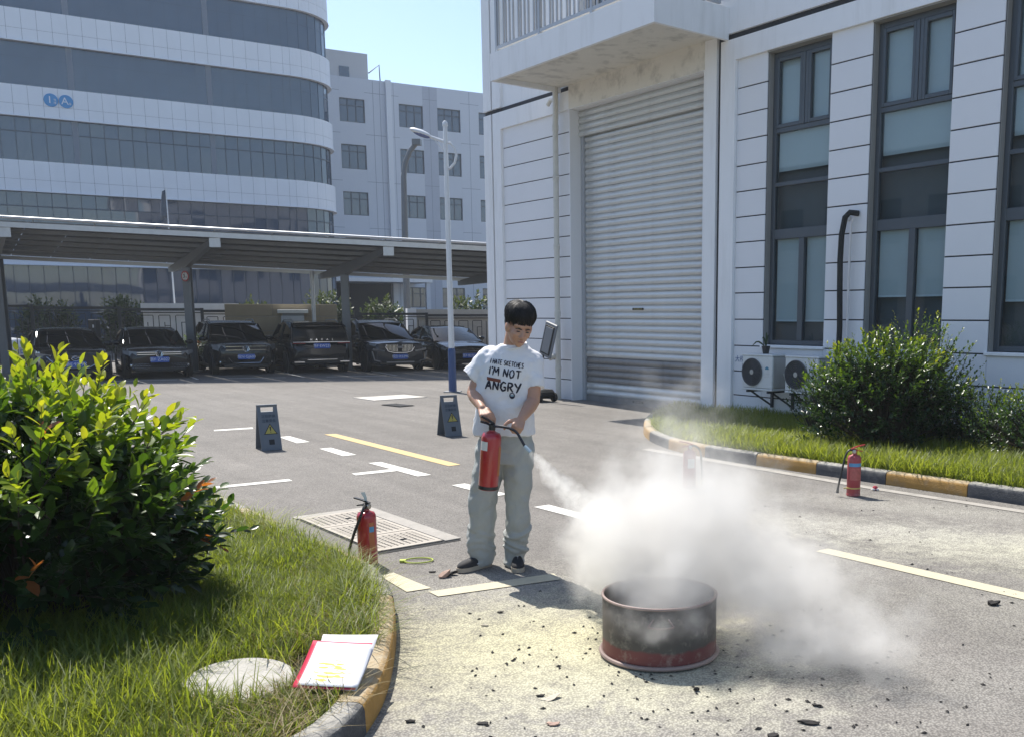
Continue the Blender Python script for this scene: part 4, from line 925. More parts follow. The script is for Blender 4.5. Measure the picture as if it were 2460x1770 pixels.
mb = MB(); mb.tube(arc, 0.025, 8); mb.build('curved_brace', M_LAMP, lp, True); mb = MB(); mb.tube([(-0.01, 0, 5.22), (-0.33, 0, 5.33)], 0.03, 8); mb.build('arm', M_LAMP, lp, True); mb = MB(); mb.tube([(-0.02, 0, 5.02), (-0.24, 0, 5.28)], 0.012, 6); mb.build('arm_strut', M_LAMP, lp, True)
Ma = Matrix.Translation((-0.52, 0, 5.41)) @ Matrix.Rotation(R(20), 4, 'Y')
mb = MB(); mb.ell((0, 0, 0), (0.24, 0.12, 0.062), 16, 10, Ma); mb.build('lamp_head', M_LAMP, lp, True); mb = MB(); mb.ell((0.03, 0, -0.022), (0.20, 0.108, 0.055), 16, 10, Ma); mb.build('lamp_lens', mat('lamp_lens', (0.10, 0.13, 0.28), 0.25), lp, True)
dk = thing('dark_lamp_post', 'slim dark lamp post with bent top before the grey block', 'street lamp', (-8.43, 36, 0))
mb = MB(); mb.tube([(0, 0, 0), (0.02, 0, 4.4), (0.05, 0, 6.6), (0.12, 0, 7.1), (0.3, 0, 7.5), (0.52, 0, 7.76)], [0.13, 0.12, 0.10, 0.09, 0.09, 0.09], 10); mb.build('pole', M_STEELG, dk, True); mb = MB(); mb.box(0.42, 0.72, -0.15, 0.15, 7.72, 7.92); mb.build('lamp_box', M_STEELG, dk)
fl = thing('flag_pole', 'thin white flag pole with drooping grey flag above the carport', 'flag pole', (-15.62, 33, 0))
mb = MB(); mb.tube([(0, 0, 0), (-0.03, 0, 5.85)], [0.035, 0.02], 8); mb.build('pole', M_LAMP, fl, True)
V = []; F = []
for i in range(7):
    for j in range(7):
        u, v = i/6, j/6; V.append((-0.05 - 0.34*u*(0.25+0.75*v)*(1-0.25*v), 0.05*math.sin(5*u+3*v), 5.82 - 0.95*v - 0.1*u))
for i in range(6):
    for j in range(6): F.append((i*7+j, i*7+j+1, (i+1)*7+j+1, (i+1)*7+j))
mb = MB(); mb.add(V, F); o = mb.build('flag', mat('flag_grey', (0.10, 0.12, 0.15), 0.8, var=0.2), fl, True); sm = o.modifiers.new('solid', 'SOLIDIFY'); sm.thickness = 0.004

# ------------------------------------------------------------------ parked cars (local x forward, y left, z up)
def paint(name, col, rough=0.12): 
    m = mat(name, col, rough, 0.0, var=0.05, scale=2, coat=0.25, spec=0.3, dirt=tuple(min(1, c*1.4+0.004) for c in col), dscale=2.0, damt=0.4)
    m.node_tree.nodes['Principled BSDF'].inputs['Coat Roughness'].default_value = 0.04
    return m
M_CARB = paint('car_black', (0.010, 0.011, 0.012)); M_CARD = paint('car_dark_grey', (0.028, 0.030, 0.034)); M_CARN = paint('car_deep_black', (0.007, 0.008, 0.010))
M_CGLASS = glass_mat('car_glass', (0.006, 0.008, 0.008), 0.02, 1.33)
M_TYRE = mat('tyre_rubber', (0.014, 0.014, 0.014), 0.8, bump=0.4, bscale=40); M_RIM = mat('wheel_rim', (0.30, 0.30, 0.31), 0.3, 0.8)
M_CHROME = mat('chrome', (0.68, 0.69, 0.70), 0.12, 1.0, var=0.03); M_TRIM = mat('black_trim', (0.012, 0.012, 0.012), 0.55); M_LENS = glass_mat('headlamp_lens', (0.16, 0.17, 0.18), 0.05, 1.5)
M_RED = mat('tail_lamp_red', (0.18, 0.015, 0.02), 0.15, coat=0.5); M_PLATE = mat('plate_blue', (0.03, 0.10, 0.42), 0.45, var=0.05); M_PTXT = mat('plate_white', (0.62, 0.66, 0.74), 0.5); M_SKID = mat('skid_silver', (0.24, 0.24, 0.245), 0.4, 0.5)

def wheel_meshes(r=0.31):
    mb = MB(); mb.lathe([(r*0.62, -0.1), (r*0.93, -0.1), (r, -0.075), (r, 0.075), (r*0.93, 0.1), (r*0.62, 0.1)], 26); ty = mb.mesh('tyre', M_TYRE, True)
    mb = MB(); mb.lathe([(0, 0.05), (r*0.60, 0.05), (r*0.64, 0.09), (r*0.66, 0.095)], 26); bk = mb.mesh('rim_back', M_TRIM, True)
    mb = MB()
    for k in range(5):
        M = Matrix.Rotation(2*math.pi*k/5, 4, 'Z')
        for s in (-0.16, 0.16):
            a = MB(); mb.add([(0.02, -0.022, 0.075), (r*0.64, s*r-0.018, 0.088), (r*0.64, s*r+0.018, 0.088), (0.02, 0.022, 0.075), (0.02, -0.022, 0.052), (r*0.64, s*r-0.018, 0.06), (r*0.64, s*r+0.018, 0.06), (0.02, 0.022, 0.052)], [(0, 1, 2, 3), (4, 7, 6, 5), (0, 4, 5, 1), (3, 2, 6, 7), (1, 5, 6, 2)], M)
    mb.lathe([(0, 0.10), (0.03, 0.095), (0.035, 0.08), (0.035, 0.06)], 12); mb.lathe([(r*0.60, 0.06), (r*0.60, 0.097), (r*0.66, 0.10), (r*0.66, 0.07)], 26)
    return ty, bk, mb.mesh('rim', M_RIM, True)
W_TY, W_BK, W_RIM = wheel_meshes()

def car(label, name, front, yaw, L, W, H, paint_, suv, face, plate, rear_out=False, group='dark cars parked under the carport'):
    """front: ground point under the middle of the end that faces the road"""
    t = thing(name, label, 'car', (0, 0, 0), 0, group)
    fw = Vector((math.cos(yaw), math.sin(yaw), 0)); c = Vector((front[0], front[1], 0)) - fw * (L/2)
    t.location = c; t.rotation_euler = (0, 0, yaw if not rear_out else yaw + math.pi)
    w = W/2; k = H
    hood = 0.62*H if suv else 0.64*H; belt = 0.63*H if suv else 0.655*H; nose = 0.50*H if suv else 0.47*H
    # stations: x fraction, bottom, top, half width factor
    st = [(-0.500, 0.36, belt*0.80, 0.80), (-0.488, 0.24, belt*0.90, 0.88), (-0.455, 0.21, belt*0.99, 0.95), (-0.38, 0.19, belt*1.01, 0.985), (-0.25, 0.18, belt, 1.0), (0.0, 0.18, belt*0.985, 1.0), (0.17, 0.18, belt*0.975, 1.0),
          (0.25, 0.18, hood*0.985, 0.995), (0.34, 0.18, hood*0.955, 0.98), (0.42, 0.19, hood*0.90, 0.95), (0.462, 0.20, hood*0.84, 0.905), (0.488, 0.22, nose*1.12, 0.85), (0.500, 0.30, nose*1.0, 0.78)]
    rings = []
    for fx, zb, zt, wf in st:
        ww = w*wf; x = fx*L; h_ = zt - zb
        half = [(0.0, zb), (ww*0.80, zb), (ww*0.965, zb+0.06), (ww*1.0, zb+0.35*h_), (ww*0.985, zb+0.62*h_), (ww*0.955, zb+0.86*h_), (ww*0.90, zt-0.018), (ww*0.72, zt+0.008), (0.0, zt+0.028)]
        ring = [(x, y, z) for y, z in half] + [(x, -y, z) for y, z in half[-2:0:-1]]
        rings.append(ring)
    mb = MB(); mb.loft(rings); body = mb.build('body', paint_, t, True, 32)
    # cabin: glass house and roof
    if suv: cab = [(-0.465, 0.90, belt*0.97, belt*0.97), (-0.43, 0.86, belt*0.97, H*0.90), (-0.37, 0.80, belt, H*0.975), (-0.2, 0.77, belt, H), (-0.02, 0.765, belt, H*0.995), (0.05, 0.78, belt, H*0.955), (0.235, 0.90, belt*0.96, belt*0.975)]
    else: cab = [(-0.44, 0.88, belt*0.97, belt*0.98), (-0.33, 0.80, belt, H*0.88), (-0.22, 0.745, belt, H*0.975), (-0.1, 0.73, belt, H), (0.0, 0.725, belt, H*0.985), (0.06, 0.74, belt, H*0.945), (0.25, 0.89, belt*0.95, belt*0.965)]
    rg = []; roof = []
    for fx, wf, zb, zt in cab:
        x = fx*L; wt = w*wf; wb = w*0.93; tt = (zt-zb)/(H-belt)
        wtop = wb + (wt-wb)*min(1, tt)
        half = [(0, zb-0.02), (wb, zb-0.02), (wb*0.995, zb+0.02), (wtop, max(zt-0.05, zb+0.021)), (wtop*0.93, max(zt-0.008, zb+0.023)), (0, max(zt+0.012, zb+0.024))]
        rg.append([(x, y, z) for y, z in half] + [(x, -y, z) for y, z in half[-2:0:-1]])
        if tt > 0.85: roof.append((x, wtop, zt))
    mb = MB(); mb.loft(rg); mb.build('window_glass', M_CGLASS, t, True, 38)
    mb = MB(); mb.loft([[(x, -wt*0.985, z-0.045), (x, -wt*0.93, z+0.002), (x, -wt*0.5, z+0.017), (x, 0, z+0.022), (x, wt*0.5, z+0.017), (x, wt*0.93, z+0.002), (x, wt*0.985, z-0.045), (x, wt*0.9, z-0.05), (x, 0, z-0.01), (x, -wt*0.9, z-0.05)] for x, wt, z in roof]); mb.build('roof', paint_, t, True, 40)
    # pillars
    for s in (-1, 1):
        for i0, i1, r_ in ((-1, -2, 0.022), (0, 1, 0.03), (1, 2, 0.035)):
            a, c2 = cab[i0], cab[i1]; fa = lambda q: (q[0]*L, s*(w*0.93 + (w*q[1]-w*0.93)*min(1, max(0, (q[3]-q[2])/(H-belt))))*1.0, q[3]-0.02)
            mb = MB(); mb.tube([fa(a), fa(c2)], r_, 6); mb.build('pillar', paint_, t, True)
        xb = -0.11*L; mb = MB(); mb.tube([(xb, s*w*0.935, belt), (xb-0.05, s*w*0.775, H*0.955)], 0.028, 5); mb.build('pillar', M_TRIM, t, True)
        mb = MB(); mb.tube([(-0.40*L, s*w*0.95, belt+0.012), (0.19*L, s*w*0.95, belt-0.006)], 0.012, 5); mb.build('window_trim', M_CHROME if suv else M_TRIM, t, True)
        mb = MB(); mb.ell((0.17*L, s*(w+0.07), belt+0.06), (0.07, 0.11, 0.065), 12, 8); mb.build('wing_mirror', paint_, t, True)
        mb = MB(); mb.box(-0.30*L, 0.28*L, s*w*0.985-0.02, s*w*0.985+0.02, 0.20, 0.27); mb.build('side_sill', M_TRIM, t)
        for xx in (-0.16, 0.06): mb = MB(); mb.cbox(xx*L, xx*L+0.17, s*(w*0.995)-0.012, s*(w*0.995)+0.012, belt*0.86, belt*0.86+0.03, 0.006); mb.build('door_handle', M_CHROME if suv else paint_, t)
        for xx in (-0.30, 0.315):
            q = bpy.data.objects.new('wheel', None); link(q, t); q.location = (xx*L, s*(w-0.09), 0.31); q.rotation_euler = (R(-90) if s > 0 else R(90), 0, 0)
            inst('tyre', W_TY, q); inst('rim_back', W_BK, q); inst('rim', W_RIM, q)
            mb = MB(); mb.lathe([(0.0, -0.14), (0.385, -0.14), (0.385, -0.008), (0.0, -0.008)], 24, TR((xx*L, s*(w-0.0), 0.33), (R(90) if s < 0 else R(-90), 0, 0))); mb.build('wheel_arch', M_TRIM, t)
    xf = L*0.5
    def onface(x, y, z, rev): return TR((x, y, z), (R(90), 0, R(90) if not rev else R(-90)))
    def box(nm, y0, y1, z0, z1, m_, d=0.02, x=None, sg=1):
        xx = (xf if x is None else x)*sg; mb = MB(); a, b2 = sorted((xx - 0.05*sg, xx + d*sg)); mb.cbox(a, b2, y0, y1, z0, z1, 0.006); return mb.build(nm, m_, t)
    def strokes(nm, lines, m_, x, r_=0.012):
        mb = MB()
        for ln in lines: mb.tube([(x, y, z) for y, z in ln], r_, 5)
        return mb.build(nm, m_, t, True)
    def ringp(r, n=20): return [(r*math.cos(a), r*math.sin(a)) for a in np.linspace(0, 2*math.pi, n)]
    sgn = -1 if rear_out else 1
    pz = {'mazda': 0.44, 'vw_sedan': 0.50, 'vw_suv': 0.50, 'haval': 0.78, 'geely': 0.44, 'plain': 0.42}[face]
    px = xf*sgn
    mb = MB(); a, b2 = sorted((px + 0.012*sgn, px + 0.03*sgn)); mb.cbox(a, b2, -0.22, 0.22, pz-0.07, pz+0.07, 0.004); pl = mb.build('number_plate', M_PLATE, t)
    inst('plate_text', text_mesh(plate, 0.105, M_PTXT, 0.0012, spacing=1.02), pl, onface(px + 0.033*sgn, 0, pz, rear_out))
    if face in ('mazda', 'vw_sedan', 'vw_suv', 'geely', 'plain'):
        mb = MB(); mb.cbox(xf-0.03, xf+0.008, -w*0.72, w*0.72, 0.20, 0.31, 0.02); mb.build('lower_intake', M_TRIM, t)
    if face == 'mazda':
        z0 = 0.36
        mb = MB(); mb.add([(xf+0.012, y, z) for y, z in ((-0.5, 0.66), (0.5, 0.66), (0.44, 0.46), (0.26, 0.36), (-0.26, 0.36), (-0.44, 0.46))], [(0, 1, 2, 3, 4, 5)]); mb.build('grille', M_TRIM, t)
        strokes('grille_trim', [[(-0.62, 0.64), (-0.46, 0.46), (-0.27, 0.35), (0.27, 0.35), (0.46, 0.46), (0.62, 0.64)]], M_CHROME, xf+0.012, 0.012)
        strokes('emblem', [[(0.09*y, 0.58 + 0.055*z) for y, z in ringp(1)], [(-0.085, 0.60), (-0.03, 0.595), (0, 0.56), (0.03, 0.595), (0.085, 0.60)]], M_CHROME, xf+0.022, 0.009)
        for s in (-1, 1): mb = MB(); mb.loft([[(xf-0.02, s*0.52, 0.60), (xf-0.02, s*0.52, 0.68)], [(xf-0.13, s*0.74, 0.63), (xf-0.13, s*0.74, 0.72)], [(xf-0.30, s*0.835, 0.67), (xf-0.30, s*0.835, 0.74)]], cap=False, closed=False); mb.build('headlight', M_LENS, t)
    if face in ('vw_sedan', 'vw_suv'):
        gz0, gz1 = (0.655, 0.80) if face == 'vw_suv' else (0.60, 0.70)
        mb = MB(); mb.cbox(xf-0.09, xf+0.006, -0.52, 0.52, gz0, gz1, 0.015); mb.build('grille', M_TRIM, t)
        for z in (gz0+0.02, gz1-0.025): mb = MB(); mb.cbox(xf-0.05, xf+0.016, -0.53, 0.53, z, z+0.022, 0.004); mb.build('grille_bar', M_CHROME, t)
        zc = (gz0+gz1)/2; rr = 0.085
        mb = MB(); mb.lathe([(0, 0.0), (rr, 0.0), (rr, 0.012), (0, 0.012)], 24, TR((xf+0.012, 0, zc), (0, R(90), 0))); em = mb.build('emblem_disc', M_TRIM, t)
        strokes('emblem', [[(rr*y, zc + rr*z) for y, z in ringp(1)], [(-0.035, zc+0.075), (0.0, zc+0.008), (0.035, zc+0.075)], [(-0.065, zc+0.045), (-0.03, zc-0.06), (0, zc+0.0), (0.03, zc-0.06), (0.065, zc+0.045)]], M_CHROME, xf+0.028, 0.010)
        for s in (-1, 1):
            mb = MB(); zt = gz1+0.01; mb.loft([[(xf+0.004, s*0.53, gz0), (xf-0.01, s*0.53, zt)], [(xf-0.07, s*0.70, gz0+0.01), (xf-0.09, s*0.70, zt+0.02)], [(xf-0.24, s*0.835, gz0+0.06), (xf-0.26, s*0.825, zt+0.03)]], cap=False, closed=False); mb.build('headlight', M_LENS, t)
            mb = MB(); mb.ell((xf-0.05, s*0.66, 0.36), (0.03, 0.05, 0.05), 12, 8); mb.build('fog_lamp', M_CHROME, t, True)
        if face == 'vw_suv': strokes('bumper_trim', [[(-0.46, 0.48), (-0.36, 0.33), (0.36, 0.33), (0.46, 0.48)]], M_CHROME, xf+0.008, 0.010)
        else:
            mb = MB()
            for i in range(-9, 10):
                for j in range(3):
                    if abs(i) > 3: y, z = i*0.07 + (0.035 if j % 2 else 0), 0.29 + j*0.045; mb.tube([(xf+0.01, y-0.022, z), (xf+0.01, y, z+0.018), (xf+0.01, y+0.022, z)], 0.005, 4)
            tag(mb.build('honeycomb', M_CHROME, t), kind='stuff')
    if face == 'geely':
        pts = [(-0.40, 0.80), (0.40, 0.80), (0.43, 0.72), (0.36, 0.60), (0.2, 0.555), (-0.2, 0.555), (-0.36, 0.60), (-0.43, 0.72)]
        mb = MB(); mb.add([(xf+0.008, y, z) for y, z in pts], [tuple(range(8))]); mb.build('grille', M_TRIM, t); strokes('grille_trim', [pts + [pts[0]]], M_CHROME, xf+0.012, 0.016)
        for i in range(-9, 10):
            if abs(i) > 1: strokes('grille_bar', [[(i*0.041, 0.585 if abs(i) < 7 else 0.62), (i*0.041, 0.785)]], M_CHROME, xf+0.012, 0.011)
        mb = MB(); mb.cbox(xf+0.005, xf+0.025, -0.09, 0.09, 0.68, 0.755, 0.008); mb.build('emblem', M_SKID, t)
        for s in (-1, 1):
            mb = MB(); mb.loft([[(xf+0.0, s*0.46, 0.70), (xf-0.02, s*0.46, 0.78)], [(xf-0.08, s*0.70, 0.74), (xf-0.10, s*0.70, 0.83)], [(xf-0.24, s*0.83, 0.78), (xf-0.26, s*0.82, 0.84)]], cap=False, closed=False); mb.build('headlight', M_LENS, t)
            strokes('bumper_trim', [[(s*0.82, 0.60), (s*0.76, 0.35), (s*0.52, 0.29), (s*0.44, 0.36)]], M_SKID, xf-0.02, 0.02); strokes('bumper_wing', [[(s*0.80, 0.66), (s*0.46, 0.60)]], M_SKID, xf-0.015, 0.035)
        box('skid_plate', -0.42, 0.42, 0.26, 0.30, M_SKID)
    if face == 'haval':
        xr = -xf
        mb = MB(); mb.cbox(xr-0.022, xr+0.02, -0.80, 0.80, 0.875, 0.905, 0.008); mb.build('light_bar', M_CHROME, t)
        for s in (-1, 1):
            mb = MB(); mb.cbox(xr-0.01, xr+0.09, min(s*0.45, s*0.80), max(s*0.45, s*0.80), 0.84, 0.874, 0.008); mb.build('tail_lamp', M_RED, t)
            mb = MB(); mb.cbox(xr-0.012, xr+0.03, min(s*0.48, s*0.78), max(s*0.48, s*0.78), 0.30, 0.37, 0.02); mb.build('exhaust_trim', M_CHROME, t)
        mb = MB(); mb.cbox(xr-0.014, xr+0.02, -0.42, 0.42, 0.385, 0.41, 0.006); mb.build('bumper_strip', M_CHROME, t)
        mb = MB(); mb.cbox(xr-0.008, xr+0.02, -0.62, 0.62, 0.28, 0.46, 0.02); mb.build('bumper_insert', M_TRIM, t)
        for q, chh in enumerate('HAVAL'): inst('badge_letter', text_mesh(chh, 0.085, M_CHROME, 0.004), t, onface(xr-0.03, 0.30 - q*0.15, 0.955, True))
        mb = MB(); mb.box(-0.47*L, -0.36*L, -w*0.72, w*0.72, H*0.91, H*0.925); mb.build('rear_spoiler', M_CARN, t)
    if suv:
        for s in (-1, 1): mb = MB(); mb.tube([(-0.36*L, s*w*0.73, H*0.97), (-0.3*L, s*w*0.73, H+0.045), (-0.05*L, s*w*0.72, H+0.045), (0.0, s*w*0.72, H*0.99)], 0.016, 6); mb.build('roof_rail', M_SKID, t, True)
    if face == 'plain':
        strokes('grille_trim', [[(-0.5, 0.50), (0.5, 0.50)], [(-0.5, 0.55), (0.5, 0.55)]], M_SKID, xf+0.008, 0.01)
        for s in (-1, 1): mb = MB(); mb.loft([[(xf+0.0, s*0.46, 0.56), (xf-0.02, s*0.46, 0.62)], [(xf-0.08, s*0.70, 0.58), (xf-0.10, s*0.70, 0.66)], [(xf-0.24, s*0.82, 0.62), (xf-0.26, s*0.81, 0.68)]], cap=False, closed=False); mb.build('headlight', M_LENS, t)
    return t
YAW = math.atan2(-0.852, 0.524)
car('black sedan with winged emblem, leftmost of the parked cars', 'parked_car', (-13.85, 23.85), YAW + R(4), 4.1, 1.68, 1.30, M_CARB, False, 'mazda', '浙E·97F9X')
car('black sedan with round emblem and honeycomb bumper, second parked car from left', 'parked_car', (-12.42, 25.18), YAW, 4.15, 1.66, 1.31, M_CARN, False, 'vw_sedan', '浙F·ZA027')
car('black sport utility car with round emblem on twin chrome grille bars', 'parked_car', (-10.82, 26.85), YAW, 4.0, 1.68, 1.47, M_CARB, True, 'vw_suv', '皖N·GJ600')
car('black sport utility car parked with its tail to the road', 'parked_car', (-8.90, 27.48), YAW, 4.1, 1.72, 1.46, M_CARN, True, 'haval', '浙F·EW231', rear_out=True)
car('dark grey sport utility car with upright chrome grille bars', 'parked_car', (-6.90, 28.40), YAW, 4.2, 1.74, 1.47, M_CARD, True, 'geely', '皖D·R529K')
car('dark car half hidden behind the blue lamp base, rightmost of the row', 'parked_car', (-5.05, 29.55), YAW - R(2), 4.1, 1.68, 1.30, M_CARB, False, 'plain', '浙F·827DE')

# ------------------------------------------------------------------ fire extinguishers
M_EXT = mat('extinguisher_red', (0.36, 0.018, 0.025), 0.28, var=0.08, scale=6, coat=0.5, dirt=(0.34, 0.16, 0.14), dscale=9, damt=0.35)
M_EXTD = mat('extinguisher_red_dusty', (0.34, 0.045, 0.055), 0.5, var=0.12, scale=6, dirt=(0.42, 0.26, 0.24), dscale=7, damt=0.5)
M_HOSE = mat('rubber_hose', (0.018, 0.018, 0.018), 0.5); M_BRASS = mat('valve_metal', (0.42, 0.40, 0.36), 0.35, 0.8); M_LBL = mat('label_white', (0.62, 0.60, 0.56), 0.6, var=0.1, scale=60); M_LBLB = mat('label_blue', (0.10, 0.28, 0.48), 0.6, var=0.2, scale=40)
M_ORG = mat('label_orange', (0.42, 0.14, 0.05), 0.55, var=0.15, scale=30); M_YTAG = mat('tie_yellow', (0.55, 0.42, 0.12), 0.6); M_VBLK = mat('valve_black', (0.015, 0.015, 0.017), 0.45)
def hose_pts(P, n=6):
    """Catmull-Rom through the points"""
    P = [Vector(p) for p in P]; Q = [P[0]*2-P[1]] + P + [P[-1]*2-P[-2]]; out = []
    for i in range(1, len(Q)-2):
        for k in range(n):
            t = k/n; a, b2, c, d = Q[i-1], Q[i], Q[i+1], Q[i+2]
            out.append(0.5*((2*b2) + (c-a)*t + (2*a-5*b2+4*c-d)*t*t + (3*b2-a-3*c+d)*t**3))
    out.append(P[-1]); return out
def ext_body(t, r, h, m_, band=None):
    mb = MB(); mb.lathe([(0, 0.012), (r*0.9, 0.012), (r*0.94, 0.0), (r, 0.004), (r, h-r*0.75), (r*0.97, h-r*0.5), (r*0.82, h-r*0.22), (r*0.55, h-0.008), (r*0.33, h), (r*0.30, h+0.012), (0, h+0.012)], 32); mb.build('cylinder', m_, t, True, 50)
    mb = MB(); mb.lathe([(r*1.012, 0.004), (r*1.015, 0.022), (r*1.002, 0.026)], 32); mb.build('foot_ring', M_VBLK if band else m_, t, True)
def wrap(t, nm, r, z0, z1, a0, a1, m_, off=0.0012):
    mb = MB(); n = 10; vs = []
    for k in range(n+1):
        a = R(a0 + (a1-a0)*k/n); vs += [((r+off)*math.cos(a), (r+off)*math.sin(a), z0), ((r+off)*math.cos(a), (r+off)*math.sin(a), z1)]
    mb.add(vs, [(2*k, 2*k+2, 2*k+3, 2*k+1) for k in range(n)]); return mb.build(nm, m_, t)
def valve(t, h, m_, ang, up=0.05, m2=None):
    mb = MB(); mb.lathe([(0.018, h), (0.02, h+0.012), (0.02, h+0.045), (0.012, h+0.05), (0, h+0.05)], 14); mb.build('valve', m2 or m_, t, True)
    d = Vector((math.cos(ang), math.sin(ang), 0)); s = Vector((-d.y, d.x, 0))
    def lever(z0, z1, a, c, nm):
        mb = MB(); P = [d*a + Vector((0, 0, z0)), d*((a+c)/2) + Vector((0, 0, (z0+z1)/2+0.004)), d*c + Vector((0, 0, z1))]
        mb.loft([[p - s*0.011, p + s*0.011, p + s*0.011 + Vector((0, 0, 0.008)), p - s*0.011 + Vector((0, 0, 0.008))] for p in P]); mb.build(nm, m_, t)
    lever(h+0.03, h+0.022, -0.01, 0.075, 'carry_handle'); lever(h+0.048, h+0.048+up*0.45, -0.035, 0.10, 'squeeze_lever')
def gauge(t, h, ang):
    d = Vector((math.cos(ang), math.sin(ang), 0)); M = Matrix.Translation(d*0.02 + Vector((0, 0, h+0.028))) @ d.to_track_quat('Z', 'Y').to_matrix().to_4x4()
    mb = MB(); mb.lathe([(0, 0), (0.016, 0), (0.018, 0.004), (0.018, 0.012), (0.014, 0.014), (0, 0.014)], 16, M); mb.build('gauge', M_BRASS, t, True)

e1 = thing('fire_extinguisher', 'red fire extinguisher with blue label before the right black and yellow kerb', 'fire extinguisher', (2.03, 8.71, 0.004))
ext_body(e1, 0.062, 0.385, M_EXTD); valve(e1, 0.385, M_EXT, R(15), 0.075); gauge(e1, 0.385, R(-110))
wrap(e1, 'blue_label', 0.062, 0.275, 0.308, -150, -25, M_LBLB); wrap(e1, 'print_label', 0.062, 0.15, 0.265, -140, -40, mat('label_red_print', (0.40, 0.10, 0.09), 0.5, var=0.5, scale=45))
mb = MB(); mb.tube(hose_pts([(-0.005, 0, 0.415), (-0.05, -0.01, 0.425), (-0.085, -0.02, 0.38), (-0.11, -0.03, 0.28), (-0.135, -0.035, 0.16), (-0.15, -0.035, 0.075)]), 0.0095, 8); mb.build('hose', M_HOSE, e1, True)
mb = MB(); mb.tube([(-0.15, -0.035, 0.08), (-0.155, -0.036, 0.03)], [0.010, 0.014], 10); mb.build('nozzle', M_VBLK, e1, True)
mb = MB(); mb.lathe([(0.0632, 0.068), (0.0636, 0.073), (0.0632, 0.080)], 32); mb.build('tie_band', M_YTAG, e1); mb = MB(); mb.box(-0.10, -0.055, -0.04, -0.035, 0.07, 0.08); mb.build('tie_tag', M_YTAG, e1)

e2 = thing('fire_extinguisher', 'red fire extinguisher standing behind the powder cloud', 'fire extinguisher', (0.535, 9.11, 0.004))
ext_body(e2, 0.060, 0.37, M_EXTD); valve(e2, 0.37, M_EXT, R(170), 0.06); gauge(e2, 0.37, R(-80)); wrap(e2, 'print_label', 0.060, 0.20, 0.29, -110, -40, M_LBL)
mb = MB(); mb.tube(hose_pts([(0.01, 0, 0.40), (0.05, -0.01, 0.41), (0.10, -0.02, 0.36), (0.115, -0.02, 0.22), (0.12, -0.02, 0.09)]), 0.0095, 8); mb.build('hose', M_HOSE, e2, True)
mb = MB(); mb.tube([(0.12, -0.02, 0.09), (0.122, -0.02, 0.03)], [0.010, 0.014], 10); mb.build('nozzle', mat('nozzle_yellow', (0.45, 0.42, 0.15), 0.5), e2, True)

e3 = thing('fire_extinguisher', 'red fire extinguisher with orange label standing behind the lawn edge', 'fire extinguisher', (-1.785, 6.25, 0.004))
ext_body(e3, 0.064, 0.365, M_EXT); valve(e3, 0.365, M_VBLK, R(150), 0.05); gauge(e3, 0.365, R(-30))
wrap(e3, 'orange_label', 0.064, 0.10, 0.29, -62, -28, M_ORG); wrap(e3, 'label_patch', 0.064, 0.225, 0.262, -60, -30, M_LBLB, 0.002); wrap(e3, 'side_label', 0.064, 0.22, 0.27, -178, -140, M_LBL)
mb = MB(); mb.tube(hose_pts([(0.0, -0.02, 0.395), (0.006, -0.06, 0.40), (-0.005, -0.085, 0.36), (-0.05, -0.09, 0.25), (-0.09, -0.085, 0.14), (-0.11, -0.08, 0.06)]), 0.0095, 8); mb.build('hose', M_HOSE, e3, True)
mb = MB(); mb.loft([[(-0.006, 0, 0.42), (0.006, 0.004, 0.42)], [(-0.012, 0, 0.45), (0.008, 0.004, 0.45)], [(-0.03, -0.004, 0.485), (-0.004, 0.004, 0.487)]], cap=False, closed=False); o = mb.build('plastic_tag', mat('clear_tag', (0.6, 0.64, 0.62), 0.3), e3); o.modifiers.new('s', 'SOLIDIFY').thickness = 0.001

